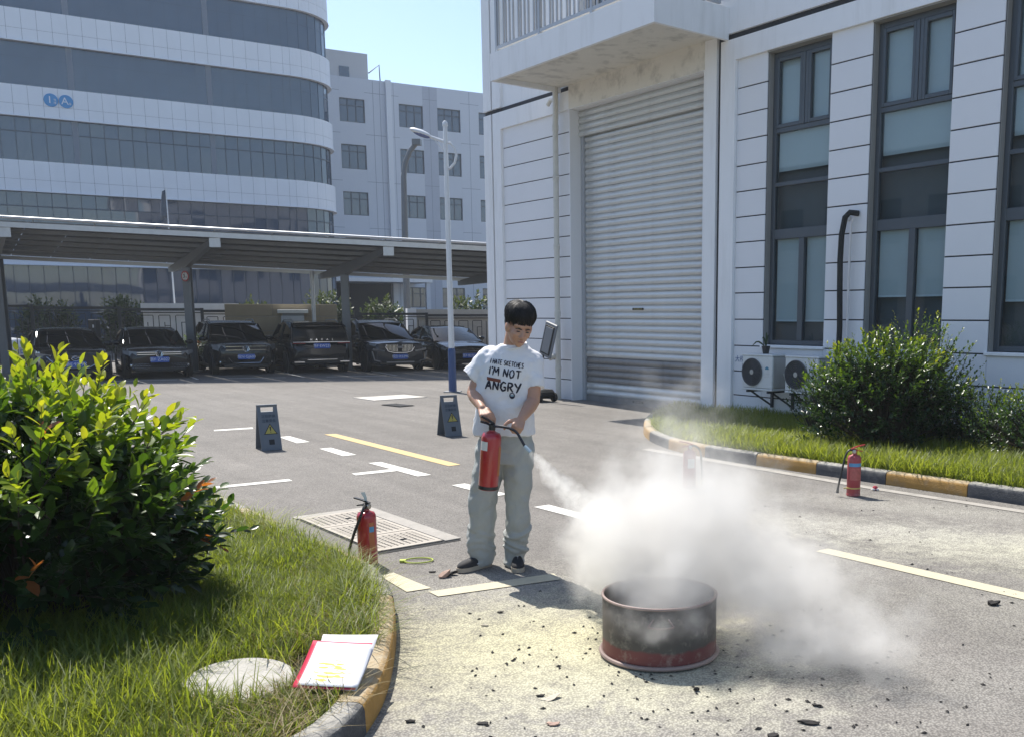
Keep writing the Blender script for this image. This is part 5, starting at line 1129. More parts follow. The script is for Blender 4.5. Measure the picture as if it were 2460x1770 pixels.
# ------------------------------------------------------------------ folding warning signs
M_SGN = mat('sign_board_grey', (0.115, 0.135, 0.16), 0.5, 0.1, var=0.06, scale=5, dirt=(0.17, 0.18, 0.19), dscale=5, damt=0.4)
M_SGNT = mat('sign_text_dark', (0.035, 0.05, 0.075), 0.6); M_SGNY = mat('sign_yellow', (0.40, 0.34, 0.07), 0.5, var=0.05)
M_SGNB = mat('sign_black', (0.012, 0.013, 0.016), 0.6)
def aframe(loc, label):
    t = thing('folding_sign', label, 'warning sign', (*loc, 0.005), R(35), 'folding warning signs on the road')
    W, H, S = 0.245, 0.55, 0.15
    for sd in (-1, 1):
        Ls = math.hypot(H, S); M = Matrix(((1, 0, 0, 0), (0, -sd*S/Ls*1.0, sd*H/Ls, 0), (0, H/Ls, S/Ls, 0), (0, 0, 0, 1)))
        # panel plane: u across, v up the slope, w outward
        up = Vector((0, -sd*S, H)).normalized(); out = Vector((0, sd*H, S)).normalized()
        P = lambda u, v, w_: Vector((u, sd*S, 0)) + up*v + out*w_
        mb = MB(); hole = (0.045, 0.20, Ls-0.085, Ls-0.025)
        def slab(u0, u1, v0, v1):
            vs = [P(u0, v0, 0), P(u1, v0, 0), P(u1, v1, 0), P(u0, v1, 0), P(u0, v0, -0.012), P(u1, v0, -0.012), P(u1, v1, -0.012), P(u0, v1, -0.012)]
            mb.add(vs, [(0, 1, 2, 3), (5, 4, 7, 6), (0, 4, 5, 1), (1, 5, 6, 2), (2, 6, 7, 3), (3, 7, 4, 0)])
        slab(0, W, 0, hole[2]); slab(0, hole[0], hole[2], hole[3]); slab(hole[1], W, hole[2], hole[3]); slab(0, W, hole[3], Ls)
        pn = mb.build('sign_panel', M_SGN, t)
        if sd < 0:
            def face(pts, m_, nm, w_=0.0015):
                q = MB(); q.add([P(u, v, w_) for u, v in pts], [tuple(range(len(pts)))]); return q.build(nm, m_, pn)
            face([(0.05, 0.20), (0.215, 0.20), (0.1325, 0.335)], M_SGNB, 'triangle_border'); face([(0.066, 0.209), (0.199, 0.209), (0.1325, 0.318)], M_SGNY, 'triangle', 0.003)
            face([(0.127, 0.245), (0.138, 0.245), (0.142, 0.295), (0.123, 0.295)], M_SGNB, 'exclamation_mark', 0.0045); face([(0.127, 0.222), (0.138, 0.222), (0.138, 0.234), (0.127, 0.234)], M_SGNB, 'exclamation_dot', 0.0045)
            face([(0.10, 0.07), (0.165, 0.07), (0.165, 0.135), (0.10, 0.135)], M_SGNB, 'dark_label')
            Mt = Matrix((( 1, 0, 0, 0), (0, up.y, out.y, 0), (0, up.z, out.z, 0), (0, 0, 0, 1)))
            for s_, vv in (('正在维修', 0.425), ('注意安全', 0.368)):
                p = P(W/2+0.005, vv, 0.002); inst('sign_text', text_mesh(s_, 0.042, M_SGNT, 0.0004, bold=0.0008), pn, Matrix.Translation(p) @ Mt)
    mb = MB(); mb.tube([(0.0, 0, H-0.004), (W, 0, H-0.004)], 0.012, 8); mb.build('hinge', M_SGN, t, True)
    return t
aframe((-4.655, 11.755), 'grey folding warning sign, the left one near the lane dashes')
aframe((-2.665, 13.14), 'grey folding warning sign, the one just left of the man')

# ------------------------------------------------------------------ fire drum
def drum_mat():
    m, n, l, b = nt_new('drum_paint'); b.inputs['Roughness'].default_value = 0.55; b.inputs['Metallic'].default_value = 0.15
    tc = n.new('ShaderNodeTexCoord'); sp = n.new('ShaderNodeSeparateXYZ'); l.new(tc.outputs['Object'], sp.inputs[0])
    nz = n.new('ShaderNodeTexNoise'); nz.inputs['Scale'].default_value = 9; nz.inputs['Detail'].default_value = 8; l.new(tc.outputs['Object'], nz.inputs['Vector'])
    ad = n.new('ShaderNodeMath'); ad.operation = 'MULTIPLY_ADD'; ad.inputs[1].default_value = 0.06; l.new(nz.outputs[0], ad.inputs[0]); l.new(sp.outputs['Z'], ad.inputs[2])
    cr = n.new('ShaderNodeValToRGB'); e = cr.color_ramp.elements; e[0].position = 0.0; e[0].color = (0.17, 0.05, 0.045, 1); e[1].position = 1.0; e[1].color = (0.07, 0.06, 0.05, 1)
    for p, c in ((0.11, (0.16, 0.045, 0.042, 1)), (0.125, (0.075, 0.068, 0.058, 1)), (0.165, (0.075, 0.066, 0.056, 1)), (0.19, (0.085, 0.07, 0.06, 1)), (0.30, (0.085, 0.072, 0.062, 1))):
        q = e.new(p); q.color = c
    l.new(ad.outputs[0], cr.inputs[0])
    n2 = n.new('ShaderNodeTexNoise'); n2.inputs['Scale'].default_value = 14; n2.inputs['Detail'].default_value = 9; n2.inputs['Roughness'].default_value = 0.7; l.new(tc.outputs['Object'], n2.inputs['Vector'])
    mr = n.new('ShaderNodeMapRange'); mr.inputs[1].default_value = 0.52; mr.inputs[2].default_value = 0.75; mr.inputs[4].default_value = 0.7; l.new(n2.outputs[0], mr.inputs[0])
    mx = n.new('ShaderNodeMix'); mx.data_type = 'RGBA'; mx.inputs[7].default_value = (0.36, 0.32, 0.26, 1); l.new(mr.outputs[0], mx.inputs[0]); l.new(cr.outputs[0], mx.inputs[6]); l.new(mx.outputs[2], b.inputs['Base Color'])
    return m
M_DRUM = drum_mat(); M_DRIM = mat('drum_rim_dusty', (0.30, 0.22, 0.19), 0.65, 0.1, var=0.2, scale=12)
dm = thing('fire_drum', 'cut down sooty metal drum with red foot, holding the training fire', 'drum', (0.125, 4.555, 0.004))
mb = MB(); mb.lathe([(0.0, 0.02), (0.27, 0.02), (0.281, 0.022), (0.281, 0.285), (0.277, 0.295), (0.272, 0.285), (0.272, 0.03), (0.0, 0.03)], 56); mb.build('drum_wall', M_DRUM, dm, True, 60)
def torus(mb, R_, r_, z, n=56, m=8): mb.tube([(R_*math.cos(a), R_*math.sin(a), z) for a in np.linspace(0, 2*math.pi, n+1)], r_, m, cap=False)
mb = MB(); torus(mb, 0.288, 0.011, 0.012); mb.build('foot_rim', M_DRIM, dm, True); mb = MB(); torus(mb, 0.279, 0.007, 0.297); mb.build('top_rim', M_DRIM, dm, True)
mb = MB(); mb.tube(hose_pts([(-0.035, -0.279, 0.252), (-0.052, -0.300, 0.232), (-0.055, -0.306, 0.222), (0.0, -0.31, 0.217), (0.055, -0.306, 0.222), (0.052, -0.300, 0.232), (0.035, -0.279, 0.252)]), 0.0042, 6); mb.build('handle', M_DRIM, dm, True)
mb = MB()
for k in range(40):
    a, rr = random.uniform(0, 6.28), 0.25*math.sqrt(random.random()); mb.ell((rr*math.cos(a), rr*math.sin(a), 0.05+random.random()*0.04), (random.uniform(.02, .05), random.uniform(.015, .03), random.uniform(.012, .03)), 6, 4)
tag(mb.build('charred_rubble', M_SGNB, dm), kind='stuff')

# ------------------------------------------------------------------ papers on the grass
def paper_mat(name, hl):
    m, n, l, b = nt_new(name); b.inputs['Roughness'].default_value = 0.7
    tc = n.new('ShaderNodeTexCoord'); sp = n.new('ShaderNodeSeparateXYZ'); l.new(tc.outputs['Object'], sp.inputs[0])
    base = n.new('ShaderNodeMix'); base.data_type = 'RGBA'; base.inputs[6].default_value = (0.66, 0.66, 0.68, 1); base.inputs[7].default_value = (0.62, 0.42, 0.06, 1)
    if hl:
        # felt pen strokes in rows over part of the sheet
        mp = n.new('ShaderNodeMapping'); mp.inputs['Scale'].default_value = (14, 60, 1); l.new(tc.outputs['Object'], mp.inputs[0])
        nz = n.new('ShaderNodeTexNoise'); nz.inputs['Scale'].default_value = 1.0; nz.inputs['Detail'].default_value = 2; l.new(mp.outputs[0], nz.inputs['Vector'])
        wv = n.new('ShaderNodeMath'); wv.operation = 'SINE'; ml = n.new('ShaderNodeMath'); ml.operation = 'MULTIPLY'; ml.inputs[1].default_value = 230; l.new(sp.outputs['Y'], ml.inputs[0]); l.new(ml.outputs[0], wv.inputs[0])
        a = n.new('ShaderNodeMath'); a.operation = 'MULTIPLY_ADD'; a.inputs[1].default_value = 0.10; l.new(wv.outputs[0], a.inputs[0]); l.new(nz.outputs[0], a.inputs[2])
        r2 = n.new('ShaderNodeVectorMath'); r2.operation = 'DISTANCE'; r2.inputs[1].default_value = (-0.01, -0.035, 0); l.new(tc.outputs['Object'], r2.inputs[0])
        fd = n.new('ShaderNodeMapRange'); fd.inputs[1].default_value = 0.05; fd.inputs[2].default_value = 0.11; fd.inputs[3].default_value = 0.10; fd.inputs[4].default_value = -0.25; l.new(r2.outputs['Value'], fd.inputs[0])
        s = n.new('ShaderNodeMath'); s.operation = 'ADD'; l.new(a.outputs[0], s.inputs[0]); l.new(fd.outputs[0], s.inputs[1])
        mr = n.new('ShaderNodeMapRange'); mr.inputs[1].default_value = 0.57; mr.inputs[2].default_value = 0.62; l.new(s.outputs[0], mr.inputs[0]); l.new(mr.outputs[0], base.inputs[0])
    else: base.inputs[0].default_value = 0
    l.new(base.outputs[2], b.inputs['Base Color'])
    return m
def sheet3(name, TL, TRr, BR, BL, m_, label, sag=0.01, thick=0.0008, cat='paper', org=None):
    n = 10; V = []; F = []
    TL, TRr, BR, BL = [Vector(p) for p in (TL, TRr, BR, BL)]; c = (TL+TRr+BR+BL)/4; ux = (TRr-TL).normalized(); uy = (TL-BL); uy = (uy - ux*uy.dot(ux)).normalized(); uz = ux.cross(uy)
    Mw = Matrix((ux, uy, uz)).transposed().to_4x4(); Mw.translation = c; Mi = Mw.inverted()
    for i in range(n+1):
        for j in range(n+1):
            u, v = i/n, j/n; p = (TL*(1-u)+TRr*u)*v + (BL*(1-u)+BR*u)*(1-v); p = p + uz*(-sag*math.sin(math.pi*v)*(0.6+0.4*u) + sag*0.6*(u*u)); V.append(Mi @ p)
    for i in range(n):
        for j in range(n): F.append((i*(n+1)+j, (i+1)*(n+1)+j, (i+1)*(n+1)+j+1, i*(n+1)+j+1))
    mb = MB(); mb.add(V, F); o = mb.build(name, m_, None, True, 80); o.matrix_world = Mw; s = o.modifiers.new('s', 'SOLIDIFY'); s.thickness = thick; tag(o, label, cat); return o
M_PAP = paper_mat('paper_white', False); M_PAPH = paper_mat('paper_marked', True); M_FOLD = mat('folder_red', (0.50, 0.03, 0.07), 0.4)
BLp, BRp = Vector((-1.375, 3.705, 0.165)), Vector((-1.125, 3.69, 0.155)); TLp, TRp = Vector((-1.385, 3.99, 0.245)), Vector((-1.135, 3.965, 0.235))
sheet3('paper_sheet', TLp + Vector((0.01, 0.075, 0.012)), TRp + Vector((0.005, 0.10, 0.015)), BRp + Vector((0.0, 0.0, -0.014)), BLp + Vector((0.03, 0.02, -0.014)), M_PAP, 'blank white sheet at the bottom of the paper pile on the grass', 0.012)
sheet3('folder', TLp + Vector((-0.016, 0.02, 0.004)), TRp + Vector((0.0, 0.02, 0.004)), BRp + Vector((-0.005, 0.0, -0.008)), BLp + Vector((-0.018, 0.0, -0.008)), M_FOLD, 'red plastic folder between the white papers on the grass', 0.012, 0.0015, 'folder')
sheet3('paper_sheet', TLp + Vector((0.012, -0.008, 0.008)), TRp + Vector((0.012, -0.012, 0.01)), BRp + Vector((0.002, 0.004, 0.0)), BLp + Vector((0.004, 0.008, 0.0)), M_PAPH, 'white sheet with yellow marker strokes on top of the paper pile', 0.010)

# ------------------------------------------------------------------ small things on the ground
mb = MB(); pts = []
for k in range(27):
    a = -2.8 + 5.6*k/26; pts.append((0.095*math.cos(a), 0.07*math.sin(a), 0.006))
mb.tube(pts + [(-0.11, 0.015, 0.008)], 0.005, 6); mb.box(-0.125, -0.085, -0.02, 0.02, 0.001, 0.014); o = mb.build('strap_loop', mat('strap_lime', (0.45, 0.52, 0.08), 0.45), None, True); o.location = (-1.46, 6.31, 0.004); o.rotation_euler = (0, 0, R(8)); tag(o, 'lime yellow plastic strap loop on the road left of the shoes', 'strap')
M_CLAY = mat('clay_pink', (0.40, 0.27, 0.21), 0.85, var=0.2, scale=15); M_CHAR = mat('charred_bits', (0.025, 0.022, 0.02), 0.9, var=0.3, scale=20); M_CHIP = mat('pale_chip', (0.45, 0.40, 0.32), 0.85, var=0.2, scale=15)
def flake(loc, sx, sy, sz, m_, label, cat='debris', rz=0, tilt=0.0, grp=None):
    sx, sy, sz = sx*0.8, sy*0.8, sz*0.8
    mb = MB(); n = 9; rg = random.Random(int(loc[0]*997+loc[1]*131)); ra = [1+rg.uniform(-.35, .25) for _ in range(n)]
    top = [(sx*ra[k]*math.cos(2*math.pi*k/n), sy*ra[k]*math.sin(2*math.pi*k/n), sz*(0.7+rg.uniform(-.3, .6)) + tilt*math.cos(2*math.pi*k/n)) for k in range(n)]; bot = [(x*0.92, y*0.92, 0.0 + max(0, z - sz)) for x, y, z in top]
    mb.loft([bot, top], cap=False); c0 = len(mb.v); mb.add([(0, 0, sz*1.3)] + top, [(0, k+1, (k+1) % n + 1) for k in range(n)]); mb.add([tuple(p) for p in bot], [tuple(range(n-1, -1, -1))])
    o = mb.build('litter_piece', m_); o.location = (loc[0], loc[1], 0.003); o.rotation_euler = (0, 0, rz); tag(o, label, cat, grp); return o
flake((-1.215, 5.92), 0.05, 0.035, 0.035, M_CLAY, 'pink clay shard beside a dark leaf left of the shoes', 'shard', 0.6, 0.02); flake((-1.175, 5.97), 0.05, 0.03, 0.02, M_CHAR, 'dark curled leaf touching the pink clay shard', 'leaf', 0.2, 0.015); flake((-1.31, 6.03), 0.028, 0.014, 0.008, M_CHAR, 'small dark chip left of the pink clay shard', 'chip')
flake((2.07, 5.33), 0.055, 0.03, 0.022, M_CHAR, 'black charred lump on the asphalt below the long cream line', 'lump', 0.2)
flake((-0.36, 3.96), 0.065, 0.03, 0.006, M_CHIP, 'pale torn scrap on the yellow powder left of the drum', 'scrap', 0.5, 0.012); flake((-0.41, 3.99), 0.03, 0.012, 0.006, M_CHAR, 'thin dark sliver beside the pale torn scrap', 'sliver', 0.1); flake((-0.33, 3.69), 0.04, 0.018, 0.01, M_CLAY, 'pinkish scrap near the bottom edge of the picture', 'scrap', 0.1)
flake((0.72, 3.70), 0.06, 0.018, 0.012, M_CHAR, 'long black charred strip right of the drum, near the picture bottom', 'strip', -0.1); flake((0.78, 3.88), 0.035, 0.014, 0.008, M_CHAR, 'thin black charred strip between the drum and the bottom edge', 'strip', -0.2); flake((0.55, 3.58), 0.035, 0.022, 0.012, M_CHAR, 'black charred lump at the bottom edge right of the drum', 'lump'); flake((-0.92, 3.72), 0.03, 0.015, 0.01, M_CHAR, 'dark chip beside the left kerb near the bottom edge', 'chip'); flake((-0.62, 3.70), 0.035, 0.014, 0.006, M_CHAR, 'flat dark flake on the powder near the bottom left', 'flake')
flake((-0.80, 4.95), 0.03, 0.011, 0.006, M_CHIP, 'small pale stick on the powder before the shoes', 'stick'); flake((-0.75, 5.18), 0.022, 0.012, 0.008, M_CHAR, 'dark chip on the powder just before the bay line', 'chip'); flake((0.28, 4.05), 0.018, 0.014, 0.016, M_CHAR, 'round black crumb right in front of the drum', 'crumb')
V = []; F = []
mbd = MB(); rg = random.Random(5)
for k in range(420):
    if k < 300: x, y = rg.gauss(0.1, 0.9), rg.gauss(4.15, 0.65)
    else: x, y = rg.uniform(-1.2, 3.6), rg.uniform(3.3, 8.5)
    if math.hypot(x-0.125, y-4.555) < 0.31 or (x < -0.95 and y < 5.0): continue
    if x < -1.2: continue
    s_ = rg.uniform(0.003, 0.011) * (1.3 if rg.random() < 0.1 else 1); a = rg.uniform(0, 3.14); M = Matrix.Translation((x, y, 0.003)) @ Matrix.Rotation(a, 4, 'Z')
    mbd.add([(-s_*1.6, 0, 0), (0, -s_*0.7, 0), (s_*1.5, 0, 0), (0, s_*0.8, 0), (rg.uniform(-.3, .3)*s_, 0, s_*0.7)], [(0, 1, 4), (1, 2, 4), (2, 3, 4), (3, 0, 4)], M)
tag(mbd.build('debris_crumbs', M_CHAR), 'tiny charred crumbs scattered over the powdered asphalt', 'debris', kind='stuff')
# crumpled wrapper at the kerb
wr = thing('candy_wrapper', 'crumpled red and white wrapper against the right black kerb stone', 'wrapper', (2.30, 8.98, 0.004))
mb = MB(); mb.ell((0, 0, 0.02), (0.028, 0.02, 0.024), 7, 5); mb.build('red_foil', mat('foil_red', (0.45, 0.05, 0.07), 0.3, var=0.5, scale=60), wr); mb = MB(); mb.ell((-0.02, -0.012, 0.009), (0.026, 0.014, 0.01), 6, 4); mb.ell((0.02, -0.016, 0.009), (0.016, 0.012, 0.012), 6, 4); mb.build('white_foil', mat('foil_white', (0.7, 0.68, 0.66), 0.3), wr)
# trolley with an upright grey panel against the hall wall
tl = thing('wheeled_trolley', 'black wheeled trolley with upright grey panel beside the downpipe', 'trolley', (-1.72, 18.45, 0), math.atan2(WE.y, WE.x))
M_TGR = mat('trolley_grey', (0.15, 0.16, 0.175), 0.5, var=0.08)
mb = MB(); mb.cbox(-0.55, 0.12, -0.18, 0.18, 0.07, 0.24, 0.05); mb.build('base', M_TRIM, tl, True)
for x in (-0.45, 0.06):
    for y in (-0.17, 0.17): mb = MB(); mb.lathe([(0, -0.03), (0.085, -0.03), (0.09, 0), (0.085, 0.03), (0, 0.03)], 16, TR((x, y, 0.09), (R(90), 0, 0))); mb.build('wheel', M_TYRE, tl, True)
mb = MB(); mb.tube([(-0.12, 0, 0.22), (-0.06, 0.02, 0.9)], 0.018, 8); mb.build('stem', M_TRIM, tl, True)
Mp = Matrix.Translation((-0.02, 0.03, 0.86)) @ Matrix.Rotation(R(14), 4, 'Y') @ Matrix.Rotation(R(-6), 4, 'X')
mb = MB(); mb.cbox(-0.20, 0.20, -0.02, 0.02, 0, 0.66, 0.018, Mp); mb.build('panel', M_TGR, tl, True); mb = MB(); mb.cbox(-0.15, 0.15, -0.032, -0.0205, 0.05, 0.60, 0.008, Mp); mb.build('panel_frame', M_TRIM, tl); mb = MB(); mb.cbox(-0.12, 0.12, -0.038, -0.0325, 0.08, 0.57, 0.004, Mp); mb.build('panel_face', M_TGR, tl)

# ------------------------------------------------------------------ the man with the extinguisher
MO = Vector((-0.90, 6.05, 0.0))
def PT(x, z, dy=0.0):
    """pose point: drawn on the upright plane through the feet, moved dy in depth"""
    f = (6.05 + dy) / 6.05
    return Vector(((x - 0.9) * f + 0.9, dy, 1.65 + (z - 1.65) * f))
def capsule(mb, p0, r0, p1, r1, n=14, flat=False, sx=1.0):
    p0, p1 = Vector(p0), Vector(p1); d = (p1-p0); L = d.length; d.normalize(); P = []; Rr = []
    if not flat:
        for k in range(1, 5): a = math.pi/2*k/5; P.append(p0 - d*(r0*math.cos(a))); Rr.append(r0*math.sin(a))
    for k in range(7): t = k/6; P.append(p0 + d*(L*t)); Rr.append(r0 + (r1-r0)*t)
    if not flat:
        for k in range(4, 0, -1): a = math.pi/2*k/5; P.append(p1 + d*(r1*math.cos(a))); Rr.append(r1*math.sin(a))
    mb.tube(P, Rr, n, sx=sx)
def chain(mb, pts, rs, n=14):
    for i in range(len(pts)-1): capsule(mb, pts[i], rs[i], pts[i+1], rs[i+1], n)
def remeshed(o, vox, smooth=4, disp=None):
    m_ = o.modifiers.new('skin', 'REMESH'); m_.mode = 'VOXEL'; m_.voxel_size = vox; m_.use_smooth_shade = True
    s = o.modifiers.new('soft', 'SMOOTH'); s.iterations = smooth; s.factor = 0.5
    for (sc, st) in (disp or ()):
        tx = bpy.data.textures.new('folds', 'CLOUDS'); tx.noise_scale = sc; tx.noise_depth = 2
        dsp = o.modifiers.new('folds', 'DISPLACE'); dsp.texture = tx; dsp.strength = st; dsp.mid_level = 0.5; dsp.texture_coords = 'LOCAL'
def skin_mat():
    m, n, l, b = nt_new('skin'); b.inputs['Roughness'].default_value = 0.5; b.inputs['Subsurface Weight'].default_value = 0.25; b.inputs['Subsurface Radius'].default_value = (0.02, 0.006, 0.003); b.inputs['Subsurface Scale'].default_value = 0.5
    tc = n.new('ShaderNodeTexCoord'); nz = n.new('ShaderNodeTexNoise'); nz.inputs['Scale'].default_value = 18; nz.inputs['Detail'].default_value = 5; l.new(tc.outputs['Object'], nz.inputs['Vector'])
    mx = n.new('ShaderNodeMix'); mx.data_type = 'RGBA'; mx.inputs[6].default_value = (0.40, 0.215, 0.14, 1); mx.inputs[7].default_value = (0.50, 0.29, 0.195, 1); l.new(nz.outputs[0], mx.inputs[0]); l.new(mx.outputs[2], b.inputs['Base Color'])
    return m
M_SKIN = skin_mat(); M_HAIR = mat('hair_black', (0.010, 0.009, 0.009), 0.6, var=0.3, scale=60, spec=0.3)
M_SHIRT = mat('tshirt_white', (0.72, 0.72, 0.74), 0.9, var=0.04, scale=8, bump=0.25, bscale=260); M_JEANS = mat('jeans_grey', (0.38, 0.395, 0.375), 0.9, var=0.14, scale=7, bump=0.4, bscale=240, dirt=(0.40, 0.41, 0.38), dscale=4, damt=0.6)
M_SHOE = mat('shoe_black', (0.025, 0.024, 0.026), 0.8, var=0.3, scale=20); M_SOLE = mat('shoe_sole', (0.42, 0.36, 0.28), 0.8, var=0.15, scale=15); M_SHWH = mat('shoe_white', (0.60, 0.60, 0.62), 0.7)
man = thing('person', 'young man in white printed shirt and grey jeans spraying powder from an extinguisher', 'person', MO)
HD = Matrix.Translation(PT(0.180, 1.578, -0.05)) @ Matrix.Rotation(R(25), 4, 'Z') @ Matrix.Rotation(R(20), 4, 'X') @ Matrix.Rotation(R(7), 4, 'Y') @ Matrix.Scale(0.94, 4)
H = lambda x, y, z: HD @ Vector((x, y, z))
mb = MB()
# head
mb.ell((0, 0.022, 0.045), (0.080, 0.098, 0.092), 20, 14, HD); mb.ell((0, -0.022, -0.030), (0.069, 0.072, 0.088), 18, 12, HD); mb.ell((0, -0.045, -0.085), (0.043, 0.040, 0.034), 14, 10, HD)
mb.ell((0, -0.062, -0.105), (0.022, 0.020, 0.016), 12, 8, HD); mb.ell((0, -0.058, 0.028), (0.062, 0.035, 0.026), 14, 8, HD)
for s in (-1, 1):
    mb.ell((s*0.040, -0.056, -0.030), (0.026, 0.030, 0.028), 12, 8, HD); mb.ell((s*0.080, 0.014, -0.012), (0.011, 0.024, 0.034), 12, 8, HD @ Matrix.Rotation(R(s*-14), 4, 'Z')); mb.ell((s*0.085, 0.010, -0.006), (0.008, 0.016, 0.022), 10, 6, HD); mb.ell((s*0.014, -0.100, -0.043), (0.011, 0.011, 0.009), 10, 6, HD)
capsule(mb, H(0, -0.085, 0.008), 0.009, H(0, -0.108, -0.036), 0.0135, 10); mb.ell((0, -0.087, -0.069), (0.022, 0.012, 0.007), 12, 6, HD); mb.ell((0, -0.083, -0.079), (0.019, 0.012, 0.007), 12, 6, HD)
# neck and trunk under the clothes
chain(mb, [H(0, 0.04, -0.045), PT(0.135, 1.44, 0.03), PT(0.12, 1.36, 0.05)], [0.058, 0.061, 0.075], 16)
chain(mb, [PT(0.04, 1.37, 0.05), PT(0.20, 1.36, 0.05)], [0.075, 0.075], 16); chain(mb, [PT(0.115, 1.36, 0.05), PT(0.09, 1.1, 0.07), PT(0.08, 0.92, 0.1)], [0.10, 0.105, 0.11], 16)
# arms
SHL, ELL, WRL = PT(-0.02, 1.385, 0.05), PT(-0.118, 1.165, 0.03), PT(-0.062, 1.068, -0.14)
SHR, ELR, WRR = PT(0.275, 1.36, 0.05), PT(0.262, 1.112, -0.02), PT(0.184, 1.000, -0.20)
chain(mb, [SHL, (SHL+ELL)/2, ELL], [0.050, 0.047, 0.040]); fm = ELL*0.72 + WRL*0.28; chain(mb, [ELL, fm, WRL], [0.040, 0.043, 0.027]); chain(mb, [PT(0.05, 1.37, 0.05), SHL], [0.07, 0.052]); chain(mb, [PT(0.2, 1.36, 0.05), SHR], [0.07, 0.052])
chain(mb, [SHR, (SHR+ELR)/2, ELR], [0.050, 0.047, 0.041]); fm = ELR*0.72 + WRR*0.28; chain(mb, [ELR, fm, WRR], [0.041, 0.044, 0.027])
# legs and feet inside trousers and shoes
AKL, AKR = PT(-0.092, 0.10, 0.13), PT(0.125, 0.095, 0.17)
chain(mb, [PT(0.01, 0.88, 0.10), PT(-0.078, 0.42, 0.10), AKL], [0.085, 0.055, 0.038]); chain(mb, [PT(0.155, 0.88, 0.10), PT(0.147, 0.42, 0.10), AKR], [0.085, 0.055, 0.038])
FTL = (Vector((-0.055, 0.165, 0.0)), Vector((-0.245, -0.035, 0.0))); FTR = (Vector((0.115, 0.225, 0.0)), Vector((0.150, -0.045, 0.0)))
for ak, (hl, to) in ((AKL, FTL), (AKR, FTR)): chain(mb, [ak, hl*0.8 + to*0.2 + Vector((0, 0, 0.05)), hl*0.25 + to*0.75 + Vector((0, 0, 0.04))], [0.036, 0.030, 0.022])
# hands: palm, four fingers and a thumb closed on what they hold
def hand(mb, wrist, fwd, across, pc, curls, thumb_dir, spread=0.0185):
    """fwd: wrist to knuckles; across: towards the little finger; fingers bend towards pc (palm side)"""
    fwd = Vector(fwd).normalized(); across = Vector(across); across = (across - fwd*across.dot(fwd)).normalized(); nrm = fwd.cross(across); 
    if nrm.dot(Vector(pc)) < 0: nrm = -nrm
    kn = wrist + fwd*0.082
    for k in range(4):
        o_ = across*((k-1.5)*spread); capsule(mb, wrist + fwd*0.012 + o_*0.55, 0.0155, kn + o_ - fwd*0.006*abs(k-1.2), 0.0125, 10)
    mb_l = [0.037, 0.042, 0.039, 0.031]
    for k in range(4):
        p = kn + across*((k-1.5)*spread) - fwd*0.006*abs(k-1.2); a = 0.0
        for j, (ln, r0, r1) in enumerate(((mb_l[k]*1.0, 0.0098, 0.0092), (mb_l[k]*0.72, 0.0092, 0.0084), (mb_l[k]*0.56, 0.0084, 0.0072))):
            a += R(curls[j]); d = fwd*math.cos(a) + nrm*math.sin(a); q = p + d*ln; capsule(mb, p, r0, q, r1, 9); p = q
    t0 = wrist + fwd*0.028 - across*0.026; td = Vector(thumb_dir).normalized(); t1 = t0 + td*0.042 - across*0.006; t2 = t1 + (td*0.6 + fwd*0.5 + nrm*0.5).normalized()*0.032; t3 = t2 + (fwd*0.5 + nrm*0.8 + across*0.35).normalized()*0.026
    capsule(mb, t0, 0.0165, t1, 0.0125, 10); capsule(mb, t1, 0.0120, t2, 0.0102, 10); capsule(mb, t2, 0.0100, t3, 0.0085, 9)
HL_C = PT(-0.036, 1.012, -0.20)
hand(mb, WRL, PT(-0.030, 1.002, -0.235) - WRL, (-0.55, -0.55, -0.35), (0.5, 0.35, -0.8), (62, 78, 50), (0.5, -0.25, -0.6))
hand(mb, WRR, PT(0.150, 0.930, -0.285) - WRR, (0.40, -0.35, -0.55), (-0.85, -0.2, -0.1), (66, 80, 52), (-0.75, -0.35, -0.2))
body = mb.build('body', M_SKIN, man, True); remeshed(body, 0.0048, 3)
# face: eyes, brows, lips, nostrils
M_EYE = mat('eye_dark', (0.02, 0.014, 0.012), 0.3); M_LIP = mat('lips', (0.33, 0.13, 0.10), 0.5); M_BROW = mat('brow', (0.03, 0.022, 0.018), 0.7)
fc = MB()
for s in (-1, 1):
    e = MB(); e.ell((s*0.031, -0.0845, -0.006), (0.0145, 0.006, 0.0038), 12, 6, HD); e.build('eye', M_EYE, man, True)
    e = MB(); pts = [H(s*0.014, -0.092, 0.010), H(s*0.032, -0.092, 0.016), H(s*0.052, -0.080, 0.010)]; e.tube(pts, [0.0035, 0.0042, 0.0020], 6); e.build('eyebrow', M_BROW, man, True)
e = MB(); e.ell((0, -0.0965, -0.0735), (0.021, 0.004, 0.0045), 12, 6, HD); e.build('lips', M_LIP, man, True)
